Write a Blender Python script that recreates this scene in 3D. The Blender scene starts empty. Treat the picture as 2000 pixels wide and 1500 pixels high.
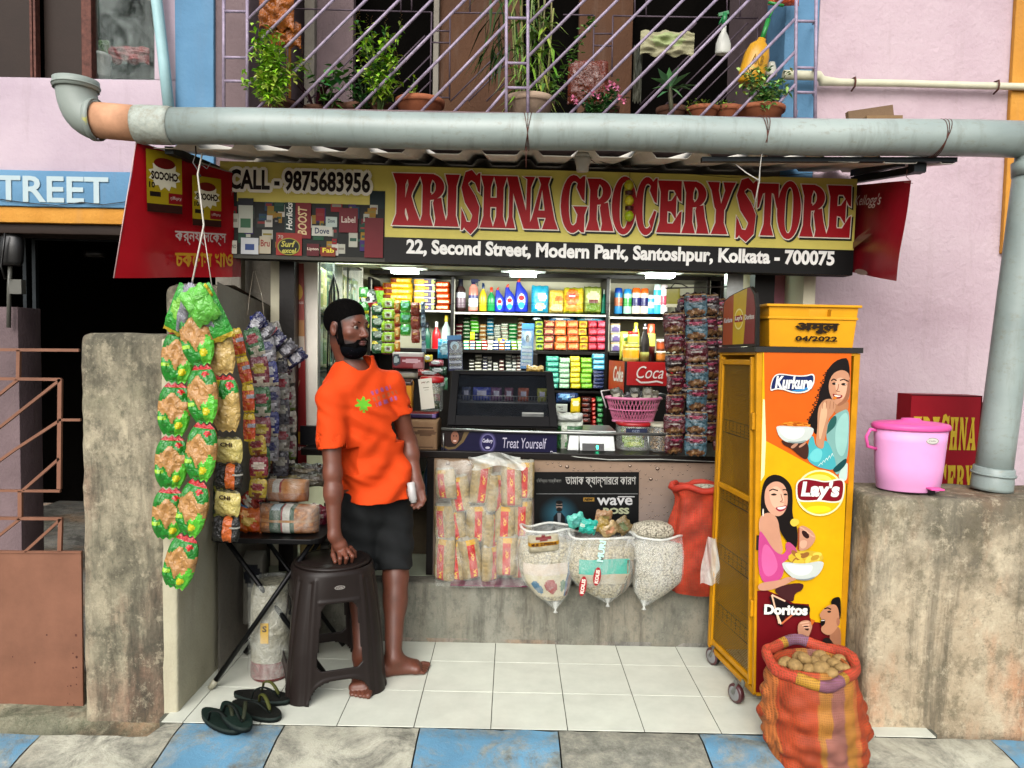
import bpy, math, random
import numpy as np
from mathutils import Matrix, Vector, noise
sc = bpy.context.scene
COL = sc.collection
rnd = random.Random(11)
rad = math.radians
FOC = 1444.0
CAMP = Vector((0, 0, 1.5))
CAMR = Matrix.Rotation(rad(90 - 3.17), 3, 'X') @ Matrix.Rotation(rad(1.15), 3, 'Z')
cam = bpy.data.objects.new('camera', bpy.data.cameras.new('camera'))
COL.objects.link(cam)
cam.matrix_world = Matrix.Translation(CAMP) @ CAMR.to_4x4()
cam.data.sensor_width = 36.0
cam.data.lens = FOC / 2000 * 36
cam.data.clip_start = 0.05
cam.data.clip_end = 600
sc.camera = cam
w = bpy.data.worlds.new('World'); sc.world = w; w.use_nodes = True
nt = w.node_tree; bgn = nt.nodes['Background']
sky = nt.nodes.new('ShaderNodeTexSky'); sky.sky_type = 'NISHITA'; sky.sun_disc = False
SUN_EL, SUN_AZ = 36.0, 192.0            # azimuth clockwise from +Y (the shop faces -Y)
sky.sun_elevation = rad(SUN_EL); sky.sun_rotation = rad(SUN_AZ)
sky.dust_density = 4.0; sky.air_density = 1.0; sky.ozone_density = 1.0
hs = nt.nodes.new('ShaderNodeHueSaturation'); hs.inputs['Saturation'].default_value = .35; nt.links.new(sky.outputs[0], hs.inputs['Color']); nt.links.new(hs.outputs[0], bgn.inputs[0]); bgn.inputs[1].default_value = 0.15
sl = bpy.data.lights.new('sun', 'SUN'); sl.energy = 1.5; sl.angle = rad(55); sl.color = (1.0, 0.97, 0.93)
so = bpy.data.objects.new('sun', sl); COL.objects.link(so)
sd = Vector((math.sin(rad(SUN_AZ)) * math.cos(rad(SUN_EL)), math.cos(rad(SUN_AZ)) * math.cos(rad(SUN_EL)), math.sin(rad(SUN_EL))))
so.rotation_euler = sd.to_track_quat('Z', 'Y').to_euler(); so.location = (0, -3, 8)
sc.view_settings.view_transform = 'Standard'; sc.view_settings.look = 'None'
sc.view_settings.gamma = 1.0; sc.view_settings.use_curve_mapping = False
sc.view_settings.exposure = 0.66
sc.render.engine = 'CYCLES'
sc.cycles.use_denoising = True
sc.cycles.max_bounces = 7; sc.cycles.diffuse_bounces = 3; sc.cycles.glossy_bounces = 3
sc.cycles.transparent_max_bounces = 12; sc.cycles.transmission_bounces = 5
sc.cycles.sample_clamp_indirect = 4.0
sc.cycles.caustics_reflective = False; sc.cycles.caustics_refractive = False
def P(px, py, Y):
 d = CAMR @ Vector(((px - 1000) / FOC, -(py - 750) / FOC, -1))
 return CAMP + d * (Y / d.y)
def FZ(px, py, z=0.0):
 d = CAMR @ Vector(((px - 1000) / FOC, -(py - 750) / FOC, -1))
 return CAMP + d * ((z - 1.5) / d.z)
def L(h):
 if isinstance(h, tuple): return h[:3] + (1.0,)
 h = h.lstrip('#'); c = [int(h[i:i + 2], 16) / 255 for i in (0, 2, 4)]
 return tuple(x / 12.92 if x <= .04045 else ((x + .055) / 1.055) ** 2.4 for x in c) + (1.0,)
MATS = {}
class NT:
 def __init__(s, name):
  s.m = bpy.data.materials.new(name); s.m.use_nodes = True
  s.t = s.m.node_tree; s.b = s.t.nodes['Principled BSDF']; s.co = None
 def n(s, ty, **kw):
  o = s.t.nodes.new(ty)
  for k, v in kw.items():
   if k.startswith('i_'): o.inputs[k[2:]].default_value = v
   else: setattr(o, k, v)
  return o
 def l(s, a, b): s.t.links.new(a, b)
 def coord(s, scale=(1, 1, 1)):
  tc = s.n('ShaderNodeTexCoord'); mp = s.n('ShaderNodeMapping'); mp.inputs['Scale'].default_value = scale
  s.l(tc.outputs['Object'], mp.inputs['Vector']); return mp.outputs[0]
 def noise(s, scale, detail=6, rough=.6, stretch=(1, 1, 1), dist=0):
  o = s.n('ShaderNodeTexNoise'); o.inputs['Scale'].default_value = scale; o.inputs['Detail'].default_value = detail
  o.inputs['Roughness'].default_value = rough; o.inputs['Distortion'].default_value = dist
  s.l(s.coord(stretch), o.inputs['Vector']); return o.outputs['Fac']
 def ramp(s, fac, stops):
  o = s.n('ShaderNodeValToRGB'); e = o.color_ramp.elements
  while len(e) < len(stops): e.new(.5)
  for i, (p, c) in enumerate(stops): e[i].position = p; e[i].color = L(c)
  s.l(fac, o.inputs[0]); return o.outputs[0]
 def mix(s, fac, a, b, mode='MIX'):
  o = s.n('ShaderNodeMix', data_type='RGBA', blend_type=mode)
  for sock, v in ((o.inputs[0], fac), (o.inputs[6], a), (o.inputs[7], b)):
   if isinstance(v, (int, float)): sock.default_value = v
   elif isinstance(v, (str, tuple)): sock.default_value = L(v)
   else: s.l(v, sock)
  return o.outputs[2]
 def bump(s, h, strength, dist=.01, prev=None):
  o = s.n('ShaderNodeBump'); o.inputs['Strength'].default_value = strength; o.inputs['Distance'].default_value = dist
  s.l(h, o.inputs['Height'])
  if prev is not None: s.l(prev, o.inputs['Normal'])
  return o.outputs[0]
 def set(s, color=None, rough=None, metal=None, normal=None, spec=None, **kw):
  for key, v in (('Base Color', color), ('Roughness', rough), ('Metallic', metal), ('Normal', normal), ('Specular IOR Level', spec)):
   if v is None: continue
   if isinstance(v, (int, float)): s.b.inputs[key].default_value = v
   elif isinstance(v, (str, tuple)): s.b.inputs[key].default_value = L(v)
   else: s.l(v, s.b.inputs[key])
  for k, v in kw.items(): s.b.inputs[k].default_value = v
  return s.m
def simple(name, color, rough=.5, metal=0.0, grime=.25, scale=14, bump=.15, bscale=60, spec=.2, **kw):
 if name in MATS: return MATS[name]
 t = NT(name); c = L(color)
 dk = tuple(x * (1 - grime) for x in c[:3]); lt = tuple(min(1, x * (1 + grime * .6)) for x in c[:3])
 col = t.ramp(t.noise(scale, 5, .65), [(.3, dk), (.7, lt)])
 nb = t.bump(t.noise(bscale, 3, .6), bump, .004)
 MATS[name] = t.set(col, rough, metal, nb, spec, **kw); return MATS[name]
def attr_mat(name, rough=.5, metal=0.0, bump=.0, bscale=40, spec=.14, grime=.12, stretch=(1, 1, 1), dist=.01, **kw):
 """flat print: colour comes from the mesh's own colour attribute (ink), relief from noise"""
 t = NT(name); a = t.n('ShaderNodeAttribute', attribute_name='Col')
 g = t.ramp(t.noise(9, 5, .6), [(.3, (1 - grime,) * 3), (.75, (1.0, 1.0, 1.0))])
 col = t.mix(1.0, a.outputs[0], g, 'MULTIPLY')
 nb = None
 if bump: nb = t.bump(t.noise(bscale, 4, .55, stretch, .6), bump, dist)
 MATS[name] = t.set(col, rough, metal, nb, spec, **kw); return MATS[name]
attr_mat('print_flat', .55, grime=.08)
attr_mat('print_vinyl', .32, bump=.25, bscale=5, grime=.15)
attr_mat('print_sign', .42, bump=.1, bscale=4, grime=.16)
attr_mat('wrap', .20, spec=.6, bump=1.0, bscale=38, grime=.14, dist=.016)
attr_mat('wrap_soft', .42, bump=.7, bscale=22, grime=.15, dist=.012)
attr_mat('plastic', .33, spec=.4, bump=.05, grime=.08)
attr_mat('dull', .75, bump=.3, bscale=80, grime=.25)
attr_mat('leaf', .45, bump=.2, bscale=90, grime=.3)
def glassy(name, color, alpha, rough=.15, bump=.6, bscale=18):
 t = NT(name); nb = t.bump(t.noise(bscale, 4, .6, (1, 1, 1), 1.0), bump, .012)
 f = t.ramp(t.noise(bscale * .6, 4, .6, (1, 1, .6), 1.5), [(.35, (max(alpha - .13, .02),) * 3), (.7, (min(1, alpha + .16),) * 3)])
 m = t.set(color, rough, 0.0, nb, .6); t.l(f, t.b.inputs['Alpha']); MATS[name] = m; return m
glassy('clear_film', '#dfe4e0', .20)
glassy('milky_film', '#d9dcd6', .48, .3)
glassy('glass_pane', '#6a7a74', .10, .04, 0.02)
glassy('dark_glass', '#20242a', .42, .05, 0.02)
def emis(name, color, strength):
 t = NT(name); t.set(color, .4); t.b.inputs['Emission Color'].default_value = L(color); t.b.inputs['Emission Strength'].default_value = strength
 MATS[name] = t.m; return t.m
_TXT = {}
def text_geo(s, bold=0.0, res=3, shear=0.0):
 k = (s, bold, res, shear)
 if k in _TXT: return _TXT[k]
 cu = bpy.data.curves.new('t', 'FONT'); cu.body = s; cu.offset = bold; cu.resolution_u = res; cu.shear = shear
 ob = bpy.data.objects.new('t', cu); COL.objects.link(ob)
 me = bpy.data.meshes.new_from_object(ob.evaluated_get(bpy.context.evaluated_depsgraph_get()))
 v = [(p.co.x, p.co.y) for p in me.vertices]; f = [tuple(p.vertices) for p in me.polygons]
 bpy.data.objects.remove(ob); bpy.data.curves.remove(cu); bpy.data.meshes.remove(me)
 if not v: v = [(0, 0), (1, 0), (0, 1)]; f = []
 _TXT[k] = (v, f); return _TXT[k]
def frame(o, x, y):
 """local frame: x right, y up, z out of the surface"""
 x = Vector(x).normalized(); z = x.cross(Vector(y)).normalized(); y = z.cross(x)
 m = Matrix((x, y, z)).transposed().to_4x4(); m.translation = Vector(o); return m
def wloc(o):
 v = Vector((0, 0, 0))
 while o is not None: v += o.location; o = o.parent
 return v
class MB:
 def __init__(s, col='#808080'):
  s.v = []; s.f = []; s.c = []; s.s = []; s.M = None; s.col = L(col); s.uvz = 0
 def pts(s, ps):
  b = len(s.v)
  if s.M is None: s.v.extend([tuple(p) for p in ps])
  else:
   M = s.M; s.v.extend([tuple(M @ Vector(p)) for p in ps])
  return b
 def fc(s, ids, col=None, sm=False):
  s.f.append(tuple(ids)); s.c.append(s.col if col is None else L(col)); s.s.append(sm)
 def quad(s, a, b, c, d, col=None, sm=False):
  i = s.pts((a, b, c, d)); s.fc((i, i + 1, i + 2, i + 3), col, sm)
 def box(s, x0, x1, y0, y1, z0, z1, col=None, cols=None):
  i = s.pts([(x, y, z) for z in (z0, z1) for y in (y0, y1) for x in (x0, x1)])
  fs = {'b': (0, 2, 3, 1), 't': (4, 5, 7, 6), 'f': (0, 1, 5, 4), 'k': (2, 6, 7, 3), 'l': (0, 4, 6, 2), 'r': (1, 3, 7, 5)}
  for k, q in fs.items(): s.fc([i + j for j in q], (cols or {}).get(k, col))
  return s
 def bar(s, a, b, wx, wy=None, up=(0, 0, 1), col=None):
  """rectangular bar from a to b"""
  a = Vector(a); b = Vector(b); d = (b - a).normalized(); wy = wy or wx
  u = Vector(up)
  if abs(d.dot(u)) > .95: u = Vector((0, 1, 0))
  x = d.cross(u).normalized(); y = x.cross(d)
  i = s.pts([p + x * (sx * wx / 2) + y * (sy * wy / 2) for p in (a, b) for sx, sy in ((-1, -1), (1, -1), (1, 1), (-1, 1))])
  for k in range(4): s.fc((i + k, i + (k + 1) % 4, i + 4 + (k + 1) % 4, i + 4 + k), col)
  s.fc((i + 3, i + 2, i + 1, i), col); s.fc((i + 4, i + 5, i + 6, i + 7), col)
  return s
 def tube(s, path, r, n=8, col=None, caps=True, flat=1.0):
  path = [Vector(p) for p in path]; m = len(path)
  rr = r if isinstance(r, (list, tuple)) else [r] * m
  t0 = (path[1] - path[0]).normalized(); ref = Vector((0, 0, 1)) if abs(t0.z) < .9 else Vector((1, 0, 0))
  x = t0.cross(ref).normalized(); rings = []
  for k in range(m):
   t = (path[min(k + 1, m - 1)] - path[max(k - 1, 0)]).normalized()
   x = (x - t * x.dot(t)).normalized(); y = t.cross(x)
   rings.append(s.pts([path[k] + (x * math.cos(a) + y * math.sin(a) * flat) * rr[k] for a in (2 * math.pi * j / n for j in range(n))]))
  for k in range(m - 1):
   a, b = rings[k], rings[k + 1]
   for j in range(n): s.fc((a + j, a + (j + 1) % n, b + (j + 1) % n, b + j), col, True)
  if caps:
   s.fc([rings[0] + j for j in reversed(range(n))], col); s.fc([rings[-1] + j for j in range(n)], col)
  return s
 def lathe(s, prof, n=20, c=(0, 0, 0), sx=1, sy=1, power=2.0):
  """prof: [(r, z, colour)] colour fills the band up to the next ring"""
  rings = []
  for p in prof:
   r, z = p[0], p[1]; q = []
   for j in range(n):
    a = 2 * math.pi * j / n; ca, sa = math.cos(a), math.sin(a)
    k = (abs(ca) ** power + abs(sa) ** power) ** (-1 / power)
    q.append((c[0] + r * ca * k * sx, c[1] + r * sa * k * sy, c[2] + z))
   rings.append(s.pts(q))
  for k in range(len(prof) - 1):
   a, b = rings[k], rings[k + 1]; col = prof[k][2] if len(prof[k]) > 2 else None
   for j in range(n): s.fc((a + j, a + (j + 1) % n, b + (j + 1) % n, b + j), col, True)
  cb = prof[0][2] if len(prof[0]) > 2 else None; ct = prof[-2][2] if len(prof[-2]) > 2 else None
  s.fc([rings[0] + j for j in reversed(range(n))], cb); s.fc([rings[-1] + j for j in range(n)], ct)
  return s
 def poly(s, ps, z=0.0, col=None):
  i = s.pts([(p[0], p[1], z) for p in ps]); s.fc(range(i, i + len(ps)), col)
  return s
 def rect(s, x0, y0, x1, y1, z=0.0, col=None): return s.poly([(x0, y0), (x1, y0), (x1, y1), (x0, y1)], z, col)
 def ell(s, cx, cy, rx, ry, z=0.0, col=None, n=20, rot=0):
  c, d = math.cos(rot), math.sin(rot)
  return s.poly([(cx + rx * math.cos(a) * c - ry * math.sin(a) * d, cy + rx * math.cos(a) * d + ry * math.sin(a) * c) for a in (2 * math.pi * j / n for j in range(n))], z, col)
 def strip(s, ps, wd, z=0.0, col=None):
  """a ribbon along 2D points"""
  for a, b in zip(ps[:-1], ps[1:]):
   d = (Vector(b) - Vector(a)); nrm = Vector((-d.y, d.x)).normalized() * wd / 2; a = Vector(a); b = Vector(b)
   s.poly([a - nrm, b - nrm, b + nrm, a + nrm], z, col); z += .00003
  return s
 def text(s, st, x0, y0, w, h, z=0.0, col=None, bold=0.0, res=3, shear=0.0, outline=None, ocol='#ffffff', fit=None):
  ind = any(ord(c) > 2300 for c in st); bb = bold if ind else 0; v, f = text_geo(st, 0.0 if ind else bold, res, shear)
  xs = [p[0] for p in v]; ys = [p[1] for p in v]
  ax, bx, ay, by = min(xs), max(xs), min(ys), max(ys)
  kx = w / (bx - ax) if w else h / (by - ay); ky = h / (by - ay) if h else kx
  if outline:
   for t in range(10):
    ca, sa = math.cos(t * .6283) * outline * ky, math.sin(t * .6283) * outline * ky
    i = s.pts([(x0 + (p[0] - ax) * kx + ca, y0 + (p[1] - ay) * ky + sa, z - .0010 + t * .00003) for p in v])
    for q in f: s.fc([i + j for j in q], ocol)
  for k, (ox, oy) in enumerate(((0, 0), (1, 0), (-1, 0), (0, 1), (0, -1)) if ind else ((0, 0),)):
   i = s.pts([(x0 + (p[0] - ax + ox * bb) * kx, y0 + (p[1] - ay + oy * bb) * ky, z + k * .00003) for p in v])
   for q in f: s.fc([i + j for j in q], col)
  return s
 def grid(s, fn, nu, nv, colf=None, sm=True, closeu=False):
  """fn(u,v)->point, u,v in 0..1"""
  i = s.pts([fn(a / nu, b / nv) for b in range(nv + 1) for a in range(nu + (0 if closeu else 1))])
  wd = nu if closeu else nu + 1
  for b in range(nv):
   for a in range(nu):
    a2 = (a + 1) % wd
    s.fc((i + b * wd + a, i + b * wd + a2, i + (b + 1) * wd + a2, i + (b + 1) * wd + a), colf((a + .5) / nu, (b + .5) / nv) if colf else None, sm)
  return s
 def build(s, name, mat, parent=None, smooth=None, bevel=0.0, solid=0.0, sub=0, base=None, recalc=False):
  me = bpy.data.meshes.new(name)
  off = wloc(parent) if parent is not None else Vector(base) if base is not None else None
  if off is not None and off.length > 0:
   vs = [(p[0] - off.x, p[1] - off.y, p[2] - off.z) for p in s.v]
  else: vs = s.v
  me.from_pydata(vs, [], s.f)
  ca = me.color_attributes.new('Col', 'FLOAT_COLOR', 'CORNER')
  cnt = np.array([len(f) for f in s.f]); arr = np.repeat(np.array(s.c, dtype=np.float32), cnt, axis=0)
  ca.data.foreach_set('color', arr.ravel())
  me.polygons.foreach_set('use_smooth', [smooth if smooth is not None else x for x in s.s])
  me.materials.append(MATS[mat] if isinstance(mat, str) else mat)
  me.update()
  if recalc:
   import bmesh
   bm = bmesh.new(); bm.from_mesh(me); bmesh.ops.remove_doubles(bm, verts=bm.verts, dist=1e-5); bmesh.ops.recalc_face_normals(bm, faces=bm.faces); bm.to_mesh(me); bm.free()
  o = bpy.data.objects.new(name, me); COL.objects.link(o)
  if parent is not None: o.parent = parent
  elif base is not None: o.location = base
  if solid: md = o.modifiers.new('thickness', 'SOLIDIFY'); md.thickness = solid; md.offset = 0
  if bevel: md = o.modifiers.new('bevel', 'BEVEL'); md.width = bevel; md.segments = 2; md.limit_method = 'ANGLE'
  if sub: md = o.modifiers.new('sub', 'SUBSURF'); md.levels = sub; md.render_levels = sub
  return o
def tag(o, label=None, cat=None, group=None, kind=None):
 if label: o['label'] = label
 if cat: o['category'] = cat
 if group: o['group'] = group
 if kind: o['kind'] = kind
 return o
def thing(name, label, cat, loc=(0, 0, 0), group=None):
 o = bpy.data.objects.new(name, None); COL.objects.link(o); o.location = loc; o.empty_display_size = .1
 return tag(o, label, cat, group)
def dup(o, loc=None, label=None, rot=None, group=None, parent=None):
 c = o.copy(); COL.objects.link(c)
 if parent is not None: c.parent = parent
 if loc is not None: c.location = loc
 if rot is not None: c.rotation_euler = rot
 if label: c['label'] = label
 if group: c['group'] = group
 for ch in list(o.children):
  dup(ch, parent=c)
 return c
def lerp(a, b, t): return a + (b - a) * t
def vl(a, b, t): return Vector(a).lerp(Vector(b), t)
def nz(x, y=0.0, z=0.0): return noise.noise(Vector((x, y, z)))
def jit(c, a=.1, r=rnd):
 c = L(c); return tuple(max(0, min(1, x * (1 + r.uniform(-a, a)))) for x in c[:3])
ORD = ['', 'first', 'second', 'third', 'fourth', 'fifth', 'sixth', 'seventh', 'eighth', 'ninth', 'tenth']
# ================================================================ surface materials
def concrete_mat(name, base, dark, light, moss='#5d6347', warm='#8d7358', s1=2.2, sp=70, dark_amt=(.42, .62), bump=.8, top_z=None):
 t = NT(name)
 c = t.ramp(t.noise(s1, 8, .7, (1, 1, .8)), [(.25, dark), (.42, base), (.6, light), (.8, base)])
 c = t.mix(t.ramp(t.noise(s1 * .8, 6, .65, (1.2, 1.2, .5)), [(.46, (0, 0, 0)), (.60, (.85,) * 3)]), c, warm)
 c = t.mix(t.ramp(t.noise(s1 * 1.3 + 1, 7, .7, (1.6, 1.6, .45), .4), [(dark_amt[0], (0, 0, 0)), (dark_amt[1], (.8,) * 3)]), c, dark)
 c = t.mix(t.ramp(t.noise(s1 * .6 + .3, 5, .6), [(.55, (0, 0, 0)), (.7, (.5,) * 3)]), c, moss)
 c = t.mix(t.ramp(t.noise(sp, 4, .8), [(.30, (.35,) * 3), (.42, (0, 0, 0)), (.62, (0, 0, 0))]), c, '#24231f')
 c = t.mix(t.ramp(t.noise(sp * .8, 3, .8), [(.66, (0, 0, 0)), (.74, (.4,) * 3)]), c, '#b5ad96')
 c = t.mix(t.ramp(t.noise(1.7, 8, .72, (2.6, 2.6, .30), .3), [(.50, (0, 0, 0)), (.60, (.62,) * 3)]), c, '#35342d')
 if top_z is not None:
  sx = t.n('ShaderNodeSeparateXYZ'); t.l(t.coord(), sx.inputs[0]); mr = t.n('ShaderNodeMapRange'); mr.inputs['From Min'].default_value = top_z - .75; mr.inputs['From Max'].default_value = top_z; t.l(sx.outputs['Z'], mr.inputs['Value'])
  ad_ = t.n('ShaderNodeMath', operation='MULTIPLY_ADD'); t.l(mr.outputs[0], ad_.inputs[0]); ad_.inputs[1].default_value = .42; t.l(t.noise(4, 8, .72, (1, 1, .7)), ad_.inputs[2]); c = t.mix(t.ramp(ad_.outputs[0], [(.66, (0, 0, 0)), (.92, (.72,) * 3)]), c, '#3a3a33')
 c = t.mix(t.ramp(t.noise(13, 10, .8, (1, 1, .8)), [(.40, (.55,) * 3), (.50, (0, 0, 0))]), c, dark); c = t.mix(t.ramp(t.noise(17, 9, .82, (1, 1, .8)), [(.53, (0, 0, 0)), (.62, (.5,) * 3)]), c, light)
 b1 = t.bump(t.noise(sp * .9, 6, .75), bump, .008)
 b2 = t.bump(t.noise(6, 6, .7, (1, 1, .7)), .6, .03, b1)
 MATS[name] = t.set(c, .92, 0, b2, .25); return t.m
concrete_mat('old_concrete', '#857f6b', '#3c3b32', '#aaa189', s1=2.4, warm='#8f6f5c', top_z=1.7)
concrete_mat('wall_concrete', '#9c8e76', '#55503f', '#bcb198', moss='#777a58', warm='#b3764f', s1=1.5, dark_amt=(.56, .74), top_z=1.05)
concrete_mat('ledge_cement', '#67665c', '#4b4c45', '#7b7a6f', moss='#5d6055', warm='#7d7769', s1=2.6, sp=110, dark_amt=(.55, .7), bump=.35)
concrete_mat('road_mat', '#6f6e68', '#4c4b47', '#86847c', s1=1.4, sp=120, dark_amt=(.5, .66))
concrete_mat('mossy_step', '#7c7c68', '#4f5240', '#9a957e', moss='#55602f', s1=3.0, sp=90, dark_amt=(.5, .66))
def plaster_mat(name, c1, c2, c3, drip=.25, bs=60, bump=.5, bd=.008, rough=.8):
 t = NT(name)
 c = t.ramp(t.noise(1.3, 7, .6), [(.28, c2), (.5, c1), (.72, c3)])
 c = t.mix(t.ramp(t.noise(3.0, 6, .7, (3.5, 3.5, .35)), [(.55, (0, 0, 0)), (.75, (drip,) * 3)]), c, '#6e6259')
 b1 = t.bump(t.noise(bs, 4, .6, (1, 1, .8)), bump, bd)
 b2 = t.bump(t.noise(9, 4, .6), .3, .02, b1)
 MATS[name] = t.set(c, rough, 0, b2, .3); return t.m
plaster_mat('pink_plaster', '#a8959c', '#958088', '#b0a0a5', bs=34, bump=.6, bd=.012)
plaster_mat('pink_smooth', '#a596a0', '#948490', '#afa0a8', bs=50, bump=.3)
plaster_mat('rose_plaster', '#b7798c', '#9f6577', '#c08c9a', bs=50)
plaster_mat('cream_plaster', '#a09b84', '#89856f', '#aaa692', drip=.35, bs=90, bump=.4)
plaster_mat('blue_paint', '#4f7795', '#456a86', '#6088a4', drip=.12, bs=45, bump=.35)
plaster_mat('ochre_paint', '#b07a2c', '#94642a', '#bd8a3c', drip=.2)
plaster_mat('brown_wall', '#3f2511', '#301c0c', '#4a2e18', drip=.2)
plaster_mat('mauve_wall', '#5f5052', '#4c4042', '#6f5e60', drip=.4)
plaster_mat('grey_plaster', '#6f6a60', '#55514a', '#7d786e', drip=.5, bs=40)
plaster_mat('shop_white', '#b9b49c', '#aaa58e', '#c2bda8', drip=.1, bs=120, bump=.1)
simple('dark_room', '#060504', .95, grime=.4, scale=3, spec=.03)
simple('dark_brown_panel', '#241913', .6, grime=.2, scale=4)
simple('black_laminate', '#0f0b09', .35, grime=.3)
simple('white_edge', '#a8a498', .45)
simple('alu', '#8f9290', .3, .85, grime=.2)
simple('dark_steel', '#23282b', .5, .4, grime=.3)
simple('black_metal', '#0c0c0d', .35, .3)
simple('gate_brown', '#74503f', .48, grime=.22, scale=5, bump=.15)
simple('mauve_metal', '#8b7f92', .4, .1, grime=.35, scale=30)
simple('thin_metal', '#4b4048', .5, .2, grime=.3)
simple('rust_metal', '#54332b', .6, .2, grime=.5, scale=40)
simple('tile_white', '#c0c3b6', .18, grime=.10, scale=7, bump=.03, bscale=6)
simple('tile_grout', '#55564c', .8)
simple('inside_tile', '#9fa690', .2, grime=.06)
def pvc():
 t = NT('pvc_grey')
 c = t.ramp(t.noise(3, 5, .6, (.4, 1, 1)), [(.3, '#74807d'), (.6, '#87938f'), (.8, '#95a09b')])
 c = t.mix(t.ramp(t.noise(40, 6, .75, (.5, 1, 1)), [(.54, (0, 0, 0)), (.70, (.5,) * 3)]), c, '#6e6a58')
 c = t.mix(t.ramp(t.noise(6, 8, .7, (2.5, .5, .5)), [(.52, (0, 0, 0)), (.66, (.4,) * 3)]), c, '#5f6258')
 MATS['pvc_grey'] = t.set(c, .38, 0, t.bump(t.noise(30, 3, .5), .05), .45)
 t = NT('pvc_elbow')
 c = t.mix(t.ramp(t.noise(14, 5, .6), [(.62, (0, 0, 0)), (.66, (.9,) * 3)]), '#7f8882', '#a6a352')
 MATS['pvc_elbow'] = t.set(c, .5, 0, t.bump(t.noise(50, 3, .5), .1), .4)
 t = NT('pipe_joint')
 c = t.ramp(t.noise(20, 6, .7), [(.35, '#7c7868'), (.55, '#929a92'), (.7, '#a3a79c')])
 MATS['pipe_joint'] = t.set(c, .6, 0, t.bump(t.noise(50, 4, .6), .3), .4)
pvc()
simple('pipe_peach', '#b98b6c', .65, grime=.25, scale=12)
simple('pvc_cream', '#b9b7a0', .45, grime=.12)
simple('pvc_pale', '#8fb0b4', .4, grime=.08)
simple('sheet_metal', '#d6d2c6', .6, .0, grime=.2, scale=3)
def worn_paint(name, paint, amount=(.42, .56), under='#85847a'):
 t = NT(name)
 u = t.ramp(t.noise(14, 8, .75), [(.3, '#54534b'), (.5, under), (.7, '#a39f8e')])
 m = t.ramp(t.noise(5, 9, .78, (1, 1, 1), .5), [(amount[0], (0, 0, 0)), (amount[1], (1, 1, 1))])
 pc = t.ramp(t.noise(3, 4, .6), [(.3, paint[0]), (.7, paint[1])])
 c = t.mix(m, u, pc)
 b = t.bump(t.noise(70, 6, .75), .7, .006); b = t.bump(m, .25, .004, b)
 MATS[name] = t.set(c, .8, 0, b, .3)
worn_paint('kerb_blue', ('#527c96', '#6496b4'), (.41, .57), '#77807e')
worn_paint('kerb_white', ('#a5a493', '#b8b6a5'), (.42, .58), '#7f7e72')
worn_paint('kerb_grey', ('#8c8b7c', '#a09e8e'), (.5, .66), '#7b7b70')
def struct(o): o['kind'] = 'structure'; return o
def rbox(name, mat, x0, x1, y0, y1, z0, z1, r=.012, amp=.004, seg=.03, freq=9, parent=None, base=None):
 """box with rounded, uneven edges and a slightly wavy skin"""
 lo = Vector((x0, y0, z0)); hi = Vector((x1, y1, z1)); m = MB()
 def ax(a, b):
  n = max(2, min(46, int((b - a) / seg))); e = [a, a + r * .4, a + r]; k = [lerp(a + r, b - r, i / n) for i in range(1, n)]
  return e + k + [b - r, b - r * .4, b]
 X, Y, Z = ax(x0, x1), ax(y0, y1), ax(z0, z1)
 def pt(p):
  p = Vector(p); q = Vector([min(max(p[i], lo[i] + r), hi[i] - r) for i in range(3)]); d = p - q
  if d.length > 1e-9: p = q + d.normalized() * r
  nv = noise.noise_vector(p * freq) * amp + noise.noise_vector(p * freq * 3.7) * amp * .45
  return p + nv
 def side(U, V, f):
  i = m.pts([pt(f(u, v)) for v in V for u in U]); n = len(U)
  for b in range(len(V) - 1):
   for a in range(n - 1): m.fc((i + b * n + a, i + b * n + a + 1, i + (b + 1) * n + a + 1, i + (b + 1) * n + a), None, True)
 side(X, Z, lambda u, v: (u, y0, v)); side(X[::-1], Z, lambda u, v: (u, y1, v))
 side(Y[::-1], Z, lambda u, v: (x0, u, v)); side(Y, Z, lambda u, v: (x1, u, v))
 side(X, Y, lambda u, v: (u, v, z1)); side(X, Y[::-1], lambda u, v: (u, v, z0))
 return m.build(name, mat, parent, base=base)
# ================================================================ ground
g = MB(); g.box(-60, 60, -60, 60, -.30, -.13); struct(g.build('ground', 'road_mat'))
LEFTX, RIGHTX = -1.31, 1.40
YT0, YT1 = 2.83, 3.62
b = MB(); b.box(LEFTX - .05, RIGHTX + .3, YT0, YT1 + .02, -.10, -.004); fl = struct(b.build('floor', 'tile_grout'))
jx = FZ(958, 1432).x; k0 = -5
tiles = {}
for i in range(-5, 8):
 for j in range(3):
  x0 = max(jx + i * .3 + .0015, LEFTX - .03); x1 = min(jx + (i + 1) * .3 - .0015, RIGHTX + .28)
  y0 = YT0 + j * .3 + .0015 - .03; y1 = min(YT0 - .03 + (j + 1) * .3 - .0015, YT1 + .01)
  if x1 - x0 < .04: continue
  if j == 0: y0 = YT0 - .028
  m = MB(); m.box(x0, x1, y0, y1, -.003, rnd.uniform(-.0006, .0006))
  m.build('floor_tile', 'tile_white', fl, bevel=.0012)
kb = MB(); kb.box(-4, 4, 2.05, 2.80, -.2, -.13); kerb = struct(kb.build('kerb', 'road_mat'))
edges = [FZ(x, 1500, -.10).x for x in (-560, -250, 60, 325, 535, 812, 1092, 1372, 1655, 1940, 2230)]
kc = ['kerb_white', 'kerb_blue', 'kerb_white', 'kerb_blue', 'kerb_white', 'kerb_blue', 'kerb_grey', 'kerb_blue', 'kerb_white', 'kerb_blue']
kc = ['kerb_white', 'kerb_blue', 'kerb_white', 'kerb_blue', 'kerb_white', 'kerb_blue', 'kerb_grey', 'kerb_blue', 'kerb_white', 'kerb_blue']
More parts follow.
